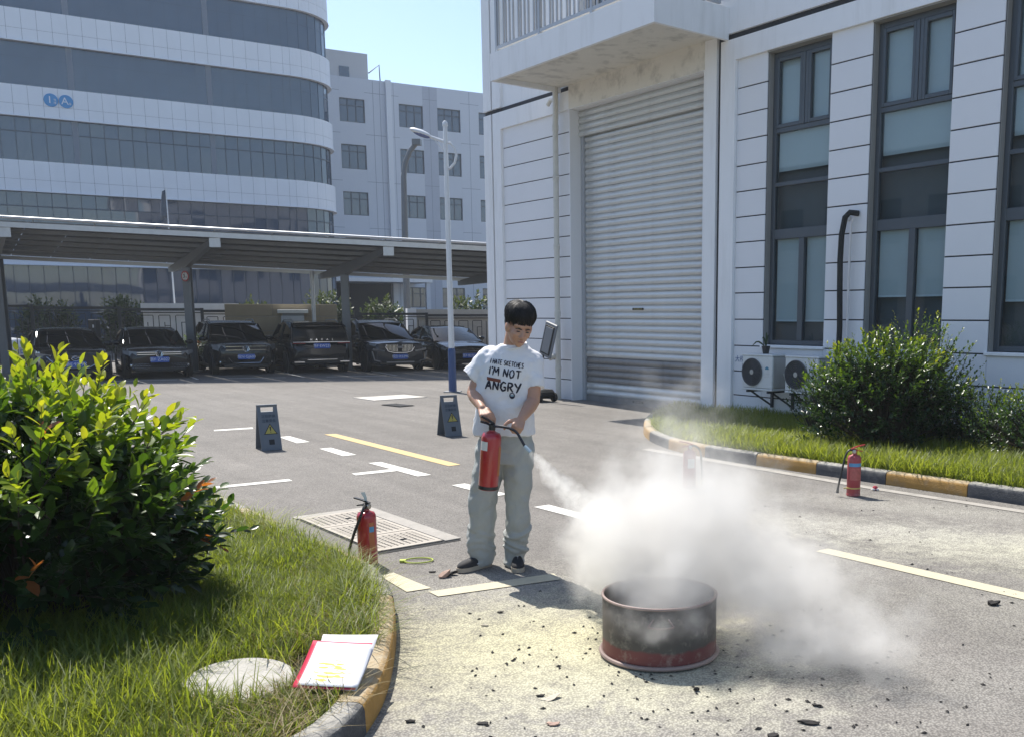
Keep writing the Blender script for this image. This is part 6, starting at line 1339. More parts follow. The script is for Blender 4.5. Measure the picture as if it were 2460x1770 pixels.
# hair: cap and separate locks
hm = MB(); hm.ell((0, 0.026, 0.070), (0.090, 0.104, 0.086), 22, 14, HD); hm.ell((0, 0.052, 0.020), (0.086, 0.078, 0.088), 20, 12, HD); hair = hm.build('hair', M_HAIR, man, True); remeshed(hair, 0.006, 2)
lk = MB(); rg = random.Random(3)
for k in range(520):
    az = rg.uniform(-math.pi, math.pi); front = math.cos(az)      # az 0 = face side
    c0 = Vector((rg.uniform(-.02, .02), 0.03 + rg.uniform(-.02, .02), 0.0))
    end_el = -0.28 + 0.12*front if front > 0.2 else -0.45 - 0.2*(1-abs(front))*0 - 0.25*max(0, -front)
    if abs(math.sin(az)) > 0.75: end_el = -0.05 + rg.uniform(-.1, .1)
    end_el += rg.uniform(-.50, .26); P = []; Rr = []
    for j in range(9):
        t = j/8; el = math.pi/2*(1-t) + end_el*t; w_ = az + 0.30*math.sin(2.2*t + k*1.7)*t
        sc_ = 1.0 + (0.07+0.06*math.sin(k*2.3))*math.sin(math.pi*min(1, t*1.1)) + 0.03*t*math.sin(k*0.9) + rg.uniform(0, .012)
        v = Vector((math.sin(w_)*math.cos(el)*0.096*sc_, -math.cos(w_)*math.cos(el)*0.112*sc_, math.sin(el)*0.094*sc_)) + Vector((0, 0.024, 0.064))
        P.append(HD @ v); Rr.append(0.0046*math.sin(math.pi*(0.14+0.84*t))**0.7 + 0.0003)
    lk.tube(P, Rr, 5)
tag(lk.build('hair_locks', M_HAIR, man, True), kind='stuff')
# T-shirt
sm = MB(); rings = []
for z, cx, a, bdep, cy in ((0.897, 0.078, 0.196, 0.128, 0.085), (0.94, 0.076, 0.196, 0.132, 0.085), (1.04, 0.078, 0.187, 0.128, 0.075), (1.16, 0.086, 0.186, 0.128, 0.06), (1.28, 0.100, 0.192, 0.126, 0.05), (1.36, 0.112, 0.190, 0.114, 0.045), (1.405, 0.120, 0.170, 0.098, 0.043), (1.44, 0.130, 0.125, 0.083, 0.04), (1.468, 0.140, 0.082, 0.070, 0.03)):
    ring = []
    for k in range(36):
        w_ = 2*math.pi*k/36; c, s = math.cos(w_), math.sin(w_); e_ = 0.8
        p = PT(cx, z, cy); ring.append((p.x + a*math.copysign(abs(c)**e_, c), p.y + bdep*math.copysign(abs(s)**e_, s), p.z))
    rings.append(ring)
sm.loft(rings)
CUL, CUR = PT(-0.132, 1.262, 0.04), PT(0.276, 1.190, 0.005)
capsule(sm, PT(0.0, 1.385, 0.05), 0.075, PT(-0.03, 1.372, 0.05), 0.073, 16); capsule(sm, PT(-0.02, 1.38, 0.05), 0.074, CUL, 0.068, 18, True); capsule(sm, PT(0.235, 1.37, 0.05), 0.075, PT(0.262, 1.355, 0.05), 0.073, 16); capsule(sm, PT(0.262, 1.36, 0.05), 0.074, CUR, 0.066, 18, True)
shirt = sm.build('t_shirt', M_SHIRT, man, True); remeshed(shirt, 0.0075, 3, [(0.13, 0.034), (0.045, 0.010)])
cl = MB(); cl.tube([PT(0.148, 1.463, 0.022) + Vector((0.076*math.cos(a), 0.068*math.sin(a), 0.018*math.sin(a) + 0.008*math.cos(a))) for a in np.linspace(0, 2*math.pi, 29)], 0.0075, 7, cap=False); cl.build('collar', M_SHIRT, man, True)
# jeans with stacked hems
jm = MB(); rings = []
for z, a, b2 in ((0.93, 0.150, 0.105), (0.86, 0.172, 0.115), (0.79, 0.178, 0.118), (0.72, 0.176, 0.112)):
    p = PT(0.083, z, 0.10); rings.append([(p.x + a*math.cos(2*math.pi*k/30), p.y + b2*math.sin(2*math.pi*k/30), p.z) for k in range(30)])
jm.loft(rings)
rgj = random.Random(9)
for pts, rs in (([PT(-0.015, 0.80, 0.10), PT(-0.045, 0.62, 0.10), PT(-0.078, 0.43, 0.095), PT(-0.086, 0.27, 0.115), PT(-0.094, 0.15, 0.13), PT(-0.092, 0.055, 0.135)], [0.102, 0.098, 0.089, 0.086, 0.086, 0.082]), ([PT(0.170, 0.80, 0.10), PT(0.160, 0.62, 0.10), PT(0.147, 0.43, 0.10), PT(0.140, 0.27, 0.13), PT(0.128, 0.15, 0.16), PT(0.124, 0.05, 0.17)], [0.100, 0.094, 0.081, 0.078, 0.077, 0.074])):
    for i in range(5): capsule(jm, pts[i], rs[i], pts[i+1], rs[i+1], 18, flat=(i == 4))
    for k in range(5):
        t = 0.30*k/4; i = 4 if t < 0.2 else 3; z = 0.06 + t*0.62; c = pts[5]*(1-min(1, t/0.26)) + pts[3]*min(1, t/0.26); rr = 0.074 + rgj.uniform(-.004, .012); tl_ = rgj.uniform(-.3, .3); ph = rgj.uniform(0, 6.28)
        jm.tube([Vector((c.x + rr*math.cos(w_), c.y + rr*math.sin(w_), z + 0.034*math.sin(w_+ph) + tl_*0.05*math.cos(2*w_))) for w_ in np.linspace(0, 2*math.pi, 25)], 0.013, 7, cap=False)
jeans = jm.build('jeans', M_JEANS, man, True); remeshed(jeans, 0.0085, 2, [(0.16, 0.042), (0.06, 0.016)])
# shoes
def shoe(hl, to):
    d = (to-hl); L = d.length; ang = math.atan2(d.y, d.x); M = Matrix.Translation(hl) @ Matrix.Rotation(ang, 4, 'Z') @ Matrix.Scale(L/0.29, 4)
    ol = [(0.0, 0.012), (0.012, 0.028), (0.06, 0.037), (0.13, 0.038), (0.20, 0.047), (0.24, 0.046), (0.27, 0.034), (0.288, 0.012)]
    full = [(x, -w_) for x, w_ in ol] + [(x, w_) for x, w_ in ol[::-1]]
    sh = bpy.data.objects.new('shoe', None); link(sh, man)
    q = MB(); q.prism([(x, y) for x, y in full], 0.004, 0.034, M); q.build('sole', M_SOLE, sh)
    q = MB(); rings = []
    for sc, z0, z1, x0 in ((0.97, 0.034, 0.034, 0), (0.95, 0.052, 0.046, 0), (0.86, 0.075, 0.060, 0.0), (0.66, 0.092, 0.072, -0.0), (0.40, 0.10, 0.080, -0.0)):
        rings.append([M @ Vector((0.145 + (x-0.145)*(sc if x > 0.12 else 0.5+0.5*sc), y*sc, z0 + (z1-z0)*min(1, max(0, x/0.25)))) for x, y in full])
    q.loft(rings); q.build('upper', M_SHOE, sh, True, 60)
    q = MB()
    for k in range(4): x = 0.13 + k*0.018; q.tube([M @ Vector((x, -0.02, 0.079-k*0.003)), M @ Vector((x+0.006, 0, 0.090-k*0.004)), M @ Vector((x, 0.02, 0.079-k*0.003))], 0.0035, 5)
    q.build('laces', M_SHWH, sh)
    for s in (-1, 1):
        q = MB(); q.tube([M @ Vector((0.03, s*0.037, 0.052)), M @ Vector((0.09, s*0.0395, 0.062)), M @ Vector((0.15, s*0.0405, 0.046))], 0.003, 5); q.build('side_stripe', M_SHWH, sh)
shoe(*FTL); shoe(*FTR)

# printed lettering, projected on the shirt front
dgr = bpy.context.evaluated_depsgraph_get(); bvh = BVHTree.FromObject(shirt, dgr)
def on_shirt(x, z, lift=0.0022):
    p = PT(x, z, -0.06); h_, n_, i_, d_ = bvh.ray_cast(Vector((p.x, -1.0, p.z)), Vector((0, 1, 0)))
    return Vector((p.x, (h_.y if h_ else -0.06) - lift, p.z))
GLY = {'I': [[(.1, 0), (.14, 1)]], 'H': [[(.06, 0), (.1, 1)], [(.5, 0), (.54, 1.02)], [(.06, .48), (.56, .55)]], 'A': [[(0, -.02), (.3, 1.02)], [(.3, 1.02), (.56, 0)], [(.08, .36), (.52, .40)]], 'T': [[(0, .95), (.6, 1.0)], [(.32, .98), (.28, 0)]], 'E': [[(.08, 0), (.08, 1)], [(.06, 1), (.5, 1.02)], [(.08, .52), (.42, .56)], [(.06, .02), (.5, 0)]],
       'S': [[(.5, .9), (.3, 1.02), (.1, .85), (.18, .58), (.44, .42), (.48, .18), (.28, -.02), (.04, .1)]], 'K': [[(.08, 0), (.08, 1)], [(.5, 1.02), (.1, .48)], [(.12, .5), (.54, -.02)]], 'C': [[(.52, .88), (.3, 1.02), (.08, .75), (.05, .35), (.2, .02), (.5, .1)]], "'": [[(.08, 1.05), (.04, .78)]], 'M': [[(.02, -.02), (.12, 1)], [(.12, 1), (.36, .35)], [(.36, .35), (.62, 1.02)], [(.62, 1.02), (.70, 0)]],
       'N': [[(.06, 0), (.08, 1)], [(.08, 1), (.52, .02)], [(.52, .02), (.56, 1.05)]], 'O': [[(.3, 1), (.08, .8), (.04, .4), (.22, 0), (.46, .12), (.56, .55), (.44, .92), (.28, 1.0)]], 'G': [[(.54, .88), (.3, 1.02), (.08, .72), (.06, .32), (.24, 0), (.5, .1), (.54, .42)], [(.32, .44), (.6, .44)]], 'R': [[(.08, 0), (.1, 1)], [(.06, 1), (.42, .95), (.5, .72), (.36, .54), (.1, .48)], [(.24, .5), (.58, -.04)]], 'Y': [[(.0, 1), (.28, .5)], [(.6, 1.06), (.22, -.1)]], ' ': []}
GW = {'I': .32, "'": .18, ' ': .34, 'M': .86, 'N': .74, 'O': .74, 'T': .68}
def lettering(name, s, p0, p1, hgt, wd):
    p0, p1 = Vector((p0[0], p0[1])), Vector((p1[0], p1[1])); tot = sum(GW.get(c, .68) for c in s); ax = (p1-p0)/tot; up = Vector((-ax.y, ax.x)).normalized()*hgt
    mb = MB(); xx = 0.0; rg = random.Random(len(s))
    for c in s:
        for st in GLY[c]:
            P = []
            for (a, b2), (c2, d2) in zip(st[:-1], st[1:]):
                for k in range(5): t = k/5; P.append((a+(c2-a)*t, b2+(d2-b2)*t))
            P.append(st[-1]); n = len(P); L2 = [p0 + ax*(xx + q[0] + rg.uniform(-.006, .006)) + up*q[1] for q in P]; vs = []
            for i, q in enumerate(L2):
                tg = (L2[min(i+1, n-1)] - L2[max(i-1, 0)]).normalized(); nn = Vector((-tg.y, tg.x)); w_ = wd*(0.45 + 0.75*math.sin(math.pi*(0.15+0.75*i/(n-1))))*rg.uniform(.85, 1.15)
                vs += [on_shirt(*(q + nn*w_)), on_shirt(*(q - nn*w_))]
            mb.add(vs, [(2*i, 2*i+1, 2*i+3, 2*i+2) for i in range(n-1)])
        xx += GW.get(c, .68)
    return tag(mb.build(name, M_INK, shirt), kind='stuff')
M_INK = mat('ink_navy', (0.018, 0.02, 0.035), 0.8)
lettering('print_lettering', 'I HATE SKETCHES', (-0.006, 1.352), (0.206, 1.318), 0.030, 0.0024)
lettering('print_lettering', "I'M NOT", (-0.018, 1.284), (0.188, 1.250), 0.050, 0.0042)
lettering('print_lettering', 'ANGRY', (-0.040, 1.192), (0.186, 1.166), 0.056, 0.0052)
mb = MB(); g = [[(on_shirt(-0.027 + 0.088*i/6, 1.268 - 0.016*i/6 - 0.021*j/2, 0.0035)) for i in range(7)] for j in range(3)]; mb.add([p for r in g for p in r], [(j*7+i+7, j*7+i+8, j*7+i+1, j*7+i) for j in range(2) for i in range(6)]); mb.build('print_patch', mat('print_rust', (0.17, 0.055, 0.035), 0.8, var=0.2, scale=60), shirt)
mb = MB(); vs = [on_shirt(0.129, 1.148, 0.004)] + [on_shirt(0.129 + 0.018*math.cos(a), 1.148 + 0.020*math.sin(a), 0.004) for a in np.linspace(0, 2*math.pi, 21)[:-1]]; mb.add(vs, [(0, k+1, (k+1) % 20 + 1) for k in range(20)]); bt = mb.build('print_badge', M_INK, shirt)
mb = MB(); vs = [on_shirt(0.129 + 0.012*math.cos(a), 1.149 + 0.005*math.sin(a), 0.0055) for a in np.linspace(0, 2*math.pi, 13)[:-1]]; mb.add(vs, [tuple(range(12))]); mb.build('badge_stripe', mat('badge_pale', (0.30, 0.42, 0.50), 0.7), bt)
mb = MB(); vs = [on_shirt(0.129 + 0.010*math.cos(a), 1.158 + 0.004*math.sin(a), 0.0055) for a in np.linspace(0, 2*math.pi, 13)[:-1]]; mb.add(vs, [tuple(range(12))]); mb.build('badge_stripe', M_SHWH, bt)

# the extinguisher in his hands
B0 = PT(-0.038, 0.548, -0.19); B1 = PT(-0.004, 0.925, -0.205); ax = (B1-B0); hh = ax.length
e4 = thing('fire_extinguisher', 'red fire extinguisher held in front of the man by its handle', 'fire extinguisher', MO + B0)
e4.rotation_euler = ax.to_track_quat('Z', 'Y').to_euler()
ext_body(e4, 0.0615, hh, M_EXT, band=True)
e4i = (Matrix.Translation(B0) @ ax.to_track_quat('Z', 'Y').to_matrix().to_4x4()).inverted()
wdir = math.atan2(*( (e4i.to_3x3() @ Vector((-0.55, -0.84, 0))).yx)); wa = math.degrees(wdir)
wrap(e4, 'label', 0.0615, hh*0.68, hh*0.83, wa-32, wa+22, M_LBL, 0.0015); wdir2 = math.degrees(math.atan2(*((e4i.to_3x3() @ Vector((0.9, -0.4, 0))).yx))); wrap(e4, 'side_label', 0.0615, hh*0.25, hh*0.75, wdir2-6, wdir2+30, M_ORG, 0.0015)
mb = MB(); mb.lathe([(0.019, hh), (0.021, hh+0.012), (0.021, hh+0.04), (0.012, hh+0.046), (0, hh+0.046)], 14); mb.build('valve', M_VBLK, e4, True)
for nm, a, c in (('carry_handle', PT(0.0, 0.955, -0.21), PT(-0.075, 0.985, -0.235)), ('squeeze_lever', PT(0.012, 0.968, -0.21), PT(-0.07, 1.018, -0.235))):
    mb = MB(); mb.tube([e4i @ a, e4i @ ((a+c)/2 + Vector((0, 0, 0.004))), e4i @ c], 0.0075, 6, sx=1.5); mb.build(nm, M_VBLK, e4, True)
N0, N1 = PT(0.203, 0.827, -0.33), PT(0.240, 0.787, -0.345)
hp = hose_pts([PT(0.005, 0.955, -0.215), PT(0.05, 0.952, -0.25), PT(0.105, 0.942, -0.275), PT(0.150, 0.918, -0.295), PT(0.178, 0.873, -0.315), N0])
mb = MB(); mb.tube([e4i @ p for p in hp], 0.0085, 8); mb.build('hose', mat('hose_gloss', (0.02, 0.018, 0.022), 0.25), e4, True)
mb = MB(); mb.tube([e4i @ N0, e4i @ (N0*0.75+N1*0.25), e4i @ N1], [0.010, 0.0115, 0.014], 12); mb.build('nozzle', mat('nozzle_pale', (0.42, 0.50, 0.55), 0.4), e4, True)
NOZ = MO + N1

# ------------------------------------------------------------------ shrubs
def leaf_shape():
    v = np.array([(0, 0, 0), (.18, .17, .035), (.18, -.17, .035), (.20, 0, 0), (.52, .24, .05), (.52, -.24, .05), (.55, 0, -.01), (.84, .13, .015), (.84, -.13, .015), (.86, 0, -.045), (1.0, 0, -.08)], float)
    q = np.array([(1, 3, 6, 4), (3, 2, 5, 6), (4, 6, 9, 7), (6, 5, 8, 9)]); t = np.array([(0, 3, 1), (0, 2, 3), (7, 9, 10), (9, 8, 10)])
    return v, q, t
LV, LQ, LT = leaf_shape()
def leaf_frames(d, n):
    d = d / np.linalg.norm(d, axis=1, keepdims=True); n = n - d*np.sum(n*d, 1, keepdims=True); n /= np.linalg.norm(n, axis=1, keepdims=True)
    return d, np.cross(n, d), n
def leaves_mesh(name, pos, d, n, size, rnd, m_, wf=1.0):
    d, s, n = leaf_frames(d, n)
    V = pos[:, None, :] + size[:, None, None]*(LV[None, :, 0:1]*d[:, None, :] + wf*LV[None, :, 1:2]*s[:, None, :] + LV[None, :, 2:3]*n[:, None, :])
    k = (np.arange(len(pos))*len(LV))[:, None, None]
    me = arr_mesh(name, V.reshape(-1, 3), [(k + LQ[None]).reshape(-1, 4), (k + LT[None]).reshape(-1, 3)], True)
    me.materials.append(m_); a = me.attributes.new('rnd', 'FLOAT', 'POINT'); a.data.foreach_set('value', np.repeat(rnd, len(LV)).astype(np.float32))
    return me
def ramp_leaf(name, stops, trans, rough, tcol):
    m = leaf_mat(name, (0, 0, 0), (1, 1, 1), trans, rough, tcol=tcol)
    cr = [x for x in m.node_tree.nodes if x.type == 'VALTORGB'][0].color_ramp
    cr.elements[0].position = stops[0][0]; cr.elements[0].color = (*stops[0][1], 1); cr.elements[1].position = stops[-1][0]; cr.elements[1].color = (*stops[-1][1], 1)
    for p, c in stops[1:-1]: e = cr.elements.new(p); e.color = (*c, 1)
    return m
def shrub(name, label, centre, rx, ry, h, nsh, leaf, m_, seed, z0=0.1, per=12, shoot=(0.25, 0.45), singles=0, up=0.6, wf=1.0, cat='shrub', group=None, redp=0.0, inner=0.4, view=None, low=-0.1):
    rg = np.random.default_rng(seed)
    az = rg.random(nsh)*2*np.pi; el = np.arcsin(np.clip(low + (1-low)*rg.random(nsh), -1, 1))
    ch = np.where(el < 0, 1.0, np.cos(el))      # full skirts down to the ground
    dirn = np.stack([np.cos(az)*ch, np.sin(az)*ch, np.sin(el)], 1)
    lump = 0.80 + 0.30*vnoise(np.stack([az*1.4 + 3, el*2 + 7], 1), 1.6, seed)
    fr = np.where(rg.random(nsh) < 0.30, inner + (0.75-inner)*rg.random(nsh), 0.78 + 0.22*rg.random(nsh)) * lump
    c = np.array([centre[0], centre[1], z0 + h*0.42])
    root = c + dirn*fr[:, None]*np.array([rx, ry, h*0.50])
    root[:, 2] = np.maximum(root[:, 2], z0 + 0.03)
    sd = dirn*np.array([1, 1, 0.7]) + np.array([0, 0, up]) + rg.normal(0, .28, (nsh, 3)); sd /= np.linalg.norm(sd, axis=1, keepdims=True)
    sl = shoot[0] + (shoot[1]-shoot[0])*rg.random(nsh)
    t = (np.arange(per)+0.5)/per
    P = root[:, None, :] + sd[:, None, :]*(sl[:, None]*(t[None, :]-0.45))[:, :, None]
    P[:, :, 2] = np.maximum(P[:, :, 2], z0 + 0.02)
    la = (np.arange(per)*2.4)[None, :] + rg.random((nsh, 1))*6.28
    a1 = np.cross(sd, np.array([0.3, 0.2, 0.93])); a1 /= np.linalg.norm(a1, axis=1, keepdims=True); a2 = np.cross(sd, a1)
    side = np.cos(la)[:, :, None]*a1[:, None, :] + np.sin(la)[:, :, None]*a2[:, None, :]
    op = (0.95 - 0.55*t)[None, :, None]
    d = side*op + sd[:, None, :]*(0.45 + 0.55*t)[None, :, None] + rg.normal(0, .16, (nsh, per, 3))
    d[:, :, 2] -= 0.15*(1-t)[None, :]
    n = np.array([0, 0, 1.0]) + 0.6*sd[:, None, :] - 0.2*side + rg.normal(0, .25, (nsh, per, 3))
    size = leaf*(1.0 - 0.42*t**2)[None, :]*(0.55 + 0.75*rg.random((nsh, per)))
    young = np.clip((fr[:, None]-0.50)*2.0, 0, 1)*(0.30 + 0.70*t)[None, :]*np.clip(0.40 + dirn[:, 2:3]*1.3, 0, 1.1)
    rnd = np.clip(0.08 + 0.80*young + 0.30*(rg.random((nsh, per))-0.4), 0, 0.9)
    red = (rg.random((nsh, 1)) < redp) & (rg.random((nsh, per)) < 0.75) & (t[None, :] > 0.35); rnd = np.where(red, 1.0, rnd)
    P, d, n, size, rnd = P.reshape(-1, 3), d.reshape(-1, 3), n.reshape(-1, 3), size.ravel(), rnd.ravel()
    o = thing(name, label, cat, (centre[0], centre[1], z0), 0, group); off = np.array([centre[0], centre[1], z0]); P = P - off
    mask = np.zeros(len(P), bool)
    if singles:
        # the leaves that show largest: outer ones turned to the road side
        key = np.linalg.norm((P + off) - np.array([0, 0, 1.65]), axis=1) - 0.35*np.linalg.norm(P[:, :2], axis=1)
        inview = (P[:, 0] + off[0]) > -0.645*(P[:, 1] + off[1]) if view else np.ones(len(P), bool)
        idx = np.argsort(np.where(inview, key, 99))[:singles*2]; idx = rg.choice(idx, singles, replace=False); mask[idx] = True
        bins = [0.15, 0.35, 0.55, 0.75, 0.9, 1.0]; protos = []
        for b_ in bins:
            me = arr_mesh('leaf', LV*np.array([1, wf, 1]), [LQ, LT], True); me.materials.append(m_); a = me.attributes.new('rnd', 'FLOAT', 'POINT'); a.data.foreach_set('value', np.full(len(LV), b_, np.float32)); protos.append(me)
        D_, S_, N_ = leaf_frames(d[idx], n[idx])
        for k, i in enumerate(idx):
            M = Matrix(((D_[k][0], S_[k][0], N_[k][0], P[i][0]), (D_[k][1], S_[k][1], N_[k][1], P[i][1]), (D_[k][2], S_[k][2], N_[k][2], P[i][2]), (0, 0, 0, 1))) @ Matrix.Scale(size[i], 4)
            inst('leaf', protos[int(np.argmin(np.abs(np.array(bins)-rnd[i])))], o, M)
    k = ~mask
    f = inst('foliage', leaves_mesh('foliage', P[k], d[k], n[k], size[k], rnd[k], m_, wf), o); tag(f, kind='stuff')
    mb = MB()
    for j in range(0, nsh, 2):
        a = Vector(root[j] - off); b_ = Vector(root[j] - off + sd[j]*sl[j]*0.5); mb.tube([Vector((a.x*0.15, a.y*0.15, 0.0)), Vector((a.x*0.55, a.y*0.55, a.z*0.5)), a - Vector(sd[j])*sl[j]*0.4, b_], [0.008, 0.006, 0.004, 0.0015], 4)
    tag(mb.build('branches', M_TWIG, o), kind='stuff')
    return o
M_TWIG = mat('twig_brown', (0.06, 0.045, 0.03), 0.8)
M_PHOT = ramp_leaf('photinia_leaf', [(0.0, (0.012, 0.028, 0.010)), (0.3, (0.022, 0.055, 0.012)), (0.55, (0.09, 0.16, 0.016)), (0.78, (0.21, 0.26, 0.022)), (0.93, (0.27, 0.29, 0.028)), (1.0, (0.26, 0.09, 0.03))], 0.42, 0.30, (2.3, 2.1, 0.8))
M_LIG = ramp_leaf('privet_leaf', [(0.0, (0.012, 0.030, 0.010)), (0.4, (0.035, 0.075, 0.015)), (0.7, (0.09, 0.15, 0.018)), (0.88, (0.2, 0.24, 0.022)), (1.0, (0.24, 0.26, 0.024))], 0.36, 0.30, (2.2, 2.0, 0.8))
M_FARL = ramp_leaf('far_leaf', [(0.0, (0.020, 0.038, 0.016)), (0.6, (0.05, 0.075, 0.026)), (1.0, (0.09, 0.11, 0.035))], 0.3, 0.5, (1.8, 1.7, 0.8))
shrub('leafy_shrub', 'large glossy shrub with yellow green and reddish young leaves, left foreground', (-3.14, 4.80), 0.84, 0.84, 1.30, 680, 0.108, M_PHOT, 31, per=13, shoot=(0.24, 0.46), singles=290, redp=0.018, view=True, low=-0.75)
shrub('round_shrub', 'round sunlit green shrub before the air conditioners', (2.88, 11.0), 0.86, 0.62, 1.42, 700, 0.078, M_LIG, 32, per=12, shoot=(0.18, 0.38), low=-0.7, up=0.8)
shrub('dark_shrub', 'dark upright shrub behind the round sunlit one', (3.40, 11.45), 0.66, 0.45, 1.62, 330, 0.058, M_LIG, 33, per=11, shoot=(0.2, 0.4), low=-0.6, up=1.1)
shrub('low_hedge', 'low dark hedge at the right edge below the wall', (4.55, 10.25), 0.95, 0.62, 0.82, 460, 0.05, M_LIG, 34, per=11, shoot=(0.16, 0.34), low=-0.6, up=0.9)
shrub('low_hedge', 'low dark hedge between the dark shrub and the right edge', (3.95, 10.95), 0.62, 0.5, 0.80, 300, 0.05, M_LIG, 35, per=11, shoot=(0.16, 0.34), low=-0.6, up=0.9)
shrub('weedy_shrub', 'loose dark weeds below the middle air conditioner', (2.38, 12.45), 0.35, 0.3, 0.95, 80, 0.05, M_LIG, 36, per=11, shoot=(0.2, 0.4), low=-0.4, up=1.3)
fg = 'shrubs behind the lattice fence'
for k, (x, y, r_, h_, lab) in enumerate(((-23.3, 38.5, 1.2, 2.55, 'wide green shrub behind the fence at the far left'), (-20.3, 38.5, 0.95, 2.55, 'round green shrub behind the fence, second from left'), (-15.2, 39, 0.95, 2.35, 'low olive shrub behind the beige wall'), (-12.3, 39, 1.05, 2.8, 'pale green shrub behind the carport downpipe'), (-10.2, 39.5, 1.15, 2.5, 'dark green shrub before the dark doorway'), (-6.3, 38, 1.0, 2.7, 'olive green shrub behind the low pale wall'))):
    shrub('far_shrub', lab, (x, y), r_, r_*0.8, h_, 260, 0.20, M_FARL, 40+k, z0=0.0, per=10, shoot=(0.3, 0.6), low=-0.8, up=0.7, group=fg)
shrub('flower_shrub', 'small bright flowering shrub at the foot of the carport column', (-13.35, 29.3), 0.6, 0.45, 1.15, 110, 0.10, M_PHOT, 50, z0=0.0, per=10, shoot=(0.2, 0.4), redp=0.15)
car('white car parked behind the fence at the left picture edge', 'white_car', (-20.9, 33.0), R(0), 4.3, 1.7, 1.45, paint('car_white', (0.5, 0.52, 0.54), 0.3), True, 'plain', '浙F·62K18', group='cars beyond the fence')

# ------------------------------------------------------------------ the powder cloud: one volume in a closed hull round the jet and the billows
TGT = Vector((0.06, 4.62, 0.36))
BLOBS = [  # centre, radii, weight
    ((0.04, 4.80, 0.50), (0.50, 0.46, 0.50), 1.15), ((0.38, 4.76, 0.50), (0.54, 0.46, 0.50), 1.05), ((0.78, 4.50, 0.32), (0.50, 0.40, 0.36), 1.0), ((1.12, 4.22, 0.18), (0.40, 0.34, 0.24), 0.85),
    ((0.66, 4.22, 0.13), (0.50, 0.28, 0.19), 0.6), ((0.24, 5.00, 0.92), (0.52, 0.42, 0.62), 0.58), ((-0.18, 5.02, 0.36), (0.26, 0.30, 0.40), 0.65), ((0.10, 4.27, 0.26), (0.36, 0.14, 0.13), 0.75), ((0.13, 4.50, 0.36), (0.38, 0.34, 0.24), 1.25), ((0.70, 5.1, 0.62), (0.62, 0.36, 0.44), 0.36)]
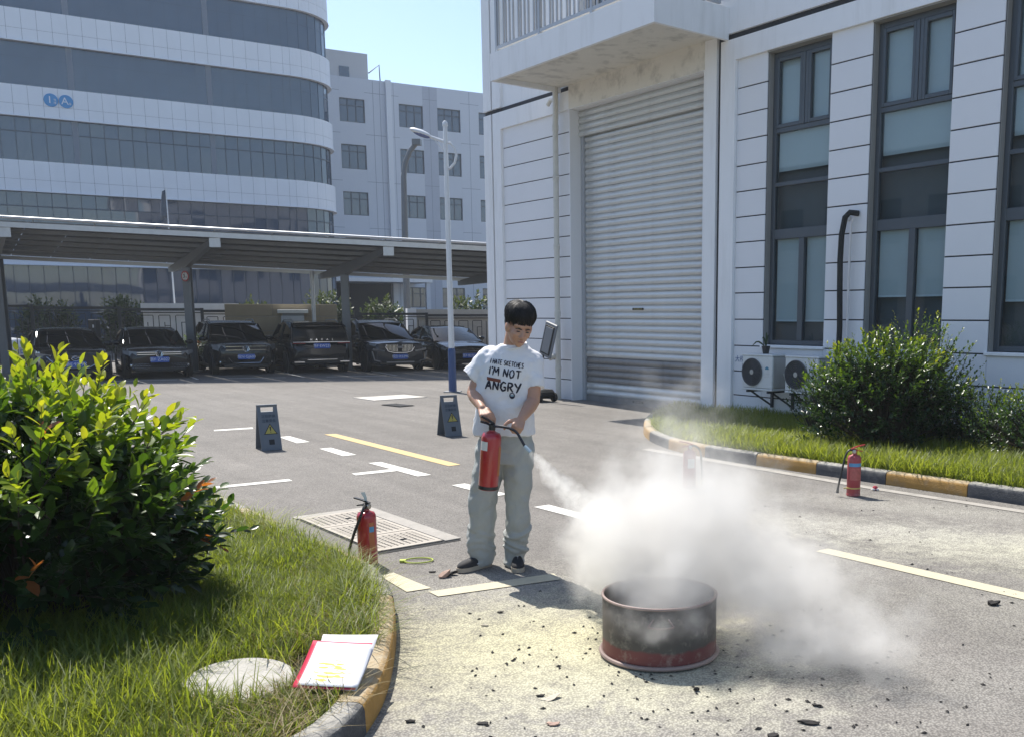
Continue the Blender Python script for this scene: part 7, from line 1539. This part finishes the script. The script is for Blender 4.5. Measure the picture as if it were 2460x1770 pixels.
def cloud_mat():
    m = bpy.data.materials.new('powder_cloud'); m.use_nodes = True; n = m.node_tree.nodes; l = m.node_tree.links; n.clear()
    out = n.new('ShaderNodeOutputMaterial'); pv = n.new('ShaderNodeVolumePrincipled'); l.new(pv.outputs[0], out.inputs['Volume'])
    pv.inputs['Color'].default_value = (0.984, 0.970, 0.946, 1); pv.inputs['Anisotropy'].default_value = 0.35
    geo = n.new('ShaderNodeTexCoord'); P = geo.outputs['Object']
    def mth(op, a, b=None, c=None, clamp=False):
        t = n.new('ShaderNodeMath'); t.operation = op; t.use_clamp = clamp
        for i, x in enumerate((a, b, c)):
            if x is None: continue
            if isinstance(x, (int, float)): t.inputs[i].default_value = x
            else: l.new(x, t.inputs[i])
        return t.outputs[0]
    def vm(op, a, b=None, sc=None):
        t = n.new('ShaderNodeVectorMath'); t.operation = op
        for i, x in enumerate((a, b)):
            if x is None: continue
            if isinstance(x, (tuple, Vector)): t.inputs[i].default_value = tuple(x)
            else: l.new(x, t.inputs[i])
        if sc is not None: (l.new(sc, t.inputs['Scale']) if not isinstance(sc, (int, float)) else setattr(t.inputs['Scale'], 'default_value', sc))
        return t
    # warp the space a little so that the billows are not round
    nw = n.new('ShaderNodeTexNoise'); nw.inputs['Scale'].default_value = 3.6; nw.inputs['Detail'].default_value = 3; l.new(P, nw.inputs['Vector'])
    wp = vm('SUBTRACT', nw.outputs['Color'], (0.5, 0.5, 0.5)).outputs[0]; Pw = vm('ADD', P, vm('SCALE', wp, sc=0.50).outputs[0]).outputs[0]
    tot = None
    for c, r, w in BLOBS:
        q = vm('MULTIPLY', vm('SUBTRACT', Pw, c).outputs[0], tuple(1/x for x in r)).outputs[0]
        ln = vm('LENGTH', q).outputs['Value']; s = mth('MULTIPLY', mth('SUBTRACT', 1.0, ln, clamp=True), w)
        tot = s if tot is None else mth('ADD', tot, s)
    nz = n.new('ShaderNodeTexNoise'); nz.inputs['Scale'].default_value = 7.5; nz.inputs['Detail'].default_value = 4; nz.inputs['Roughness'].default_value = 0.62; l.new(P, nz.inputs['Vector'])
    er = mth('MULTIPLY', mth('SUBTRACT', nz.outputs[0], 0.42), 2.0)
    cl = mth('MULTIPLY', mth('SUBTRACT', tot, mth('MULTIPLY', er, 0.40), clamp=False), 1.0)
    cl = mth('MULTIPLY', mth('MAXIMUM', cl, 0.0), mth('MAXIMUM', cl, 0.0)); cl = mth('MINIMUM', mth('MULTIPLY', cl, 11.0), 4.6)
    cl = mth('MULTIPLY', cl, mth('GREATER_THAN', tot, 0.004))
    # the jet from the nozzle
    d = TGT - NOZ; L = d.length; d.normalize()
    v = vm('SUBTRACT', P, tuple(NOZ)).outputs[0]; v = vm('ADD', v, vm('SCALE', wp, sc=0.10).outputs[0]).outputs[0]
    t = vm('DOT_PRODUCT', v, tuple(d)).outputs['Value']; perp = vm('LENGTH', vm('SUBTRACT', v, vm('SCALE', tuple(d), sc=t).outputs[0]).outputs[0]).outputs['Value']
    rad = mth('MULTIPLY_ADD', mth('MAXIMUM', t, 0.0), 0.135, 0.018)
    j = mth('SUBTRACT', 1.0, mth('DIVIDE', perp, rad), clamp=True)
    nj = n.new('ShaderNodeTexNoise'); nj.inputs['Scale'].default_value = 22; nj.inputs['Detail'].default_value = 4; l.new(P, nj.inputs['Vector'])
    j = mth('MULTIPLY', j, mth('MULTIPLY_ADD', nj.outputs[0], 5.0, -1.7)); j = mth('MAXIMUM', j, 0.0)
    j = mth('MULTIPLY', j, mth('DIVIDE', 17.0, mth('MULTIPLY_ADD', mth('MAXIMUM', t, 0.0), 1.6, 0.22))); j = mth('MULTIPLY', j, mth('GREATER_THAN', t, 0.0)); j = mth('MULTIPLY', j, mth('LESS_THAN', t, L))
    dens = mth('ADD', cl, j); l.new(dens, pv.inputs['Density'])
    try: m.cycles.volume_step_rate = 0.8; m.cycles.homogeneous_volume = False
    except Exception: pass
    return m
hb = MB()
for c, r, w in BLOBS: hb.ell(c, tuple(x*1.12 + 0.04 for x in r), 20, 14)
dd = (TGT - NOZ); capsule(hb, NOZ + dd.normalized()*0.07, 0.06, NOZ + dd, 0.22, 16)
# keep the hull above the ground
hb.v = [(x, y, max(z, 0.02)) for x, y, z in hb.v]
cloud = hb.build('powder_cloud', cloud_mat(), None, True); rm = cloud.modifiers.new('hull', 'REMESH'); rm.mode = 'VOXEL'; rm.voxel_size = 0.035
tag(cloud, 'pale drifting powder cloud over the drum with the jet from the nozzle', 'powder cloud', kind='stuff')

# ------------------------------------------------------------------ summer haze over the yard
def haze_mat():
    m = bpy.data.materials.new('haze'); m.use_nodes = True; n = m.node_tree.nodes; l = m.node_tree.links; n.clear()
    out = n.new('ShaderNodeOutputMaterial'); pv = n.new('ShaderNodeVolumePrincipled'); l.new(pv.outputs[0], out.inputs['Volume'])
    pv.inputs['Color'].default_value = (0.86, 0.92, 1.0, 1); pv.inputs['Density'].default_value = 0.0007; pv.inputs['Anisotropy'].default_value = 0.3
    return m
hz = MB(); hz.box(-60, 45, -25, 100, -1.0, 25.5); hzo = hz.build('haze', haze_mat()); tag(hzo, kind='stuff')
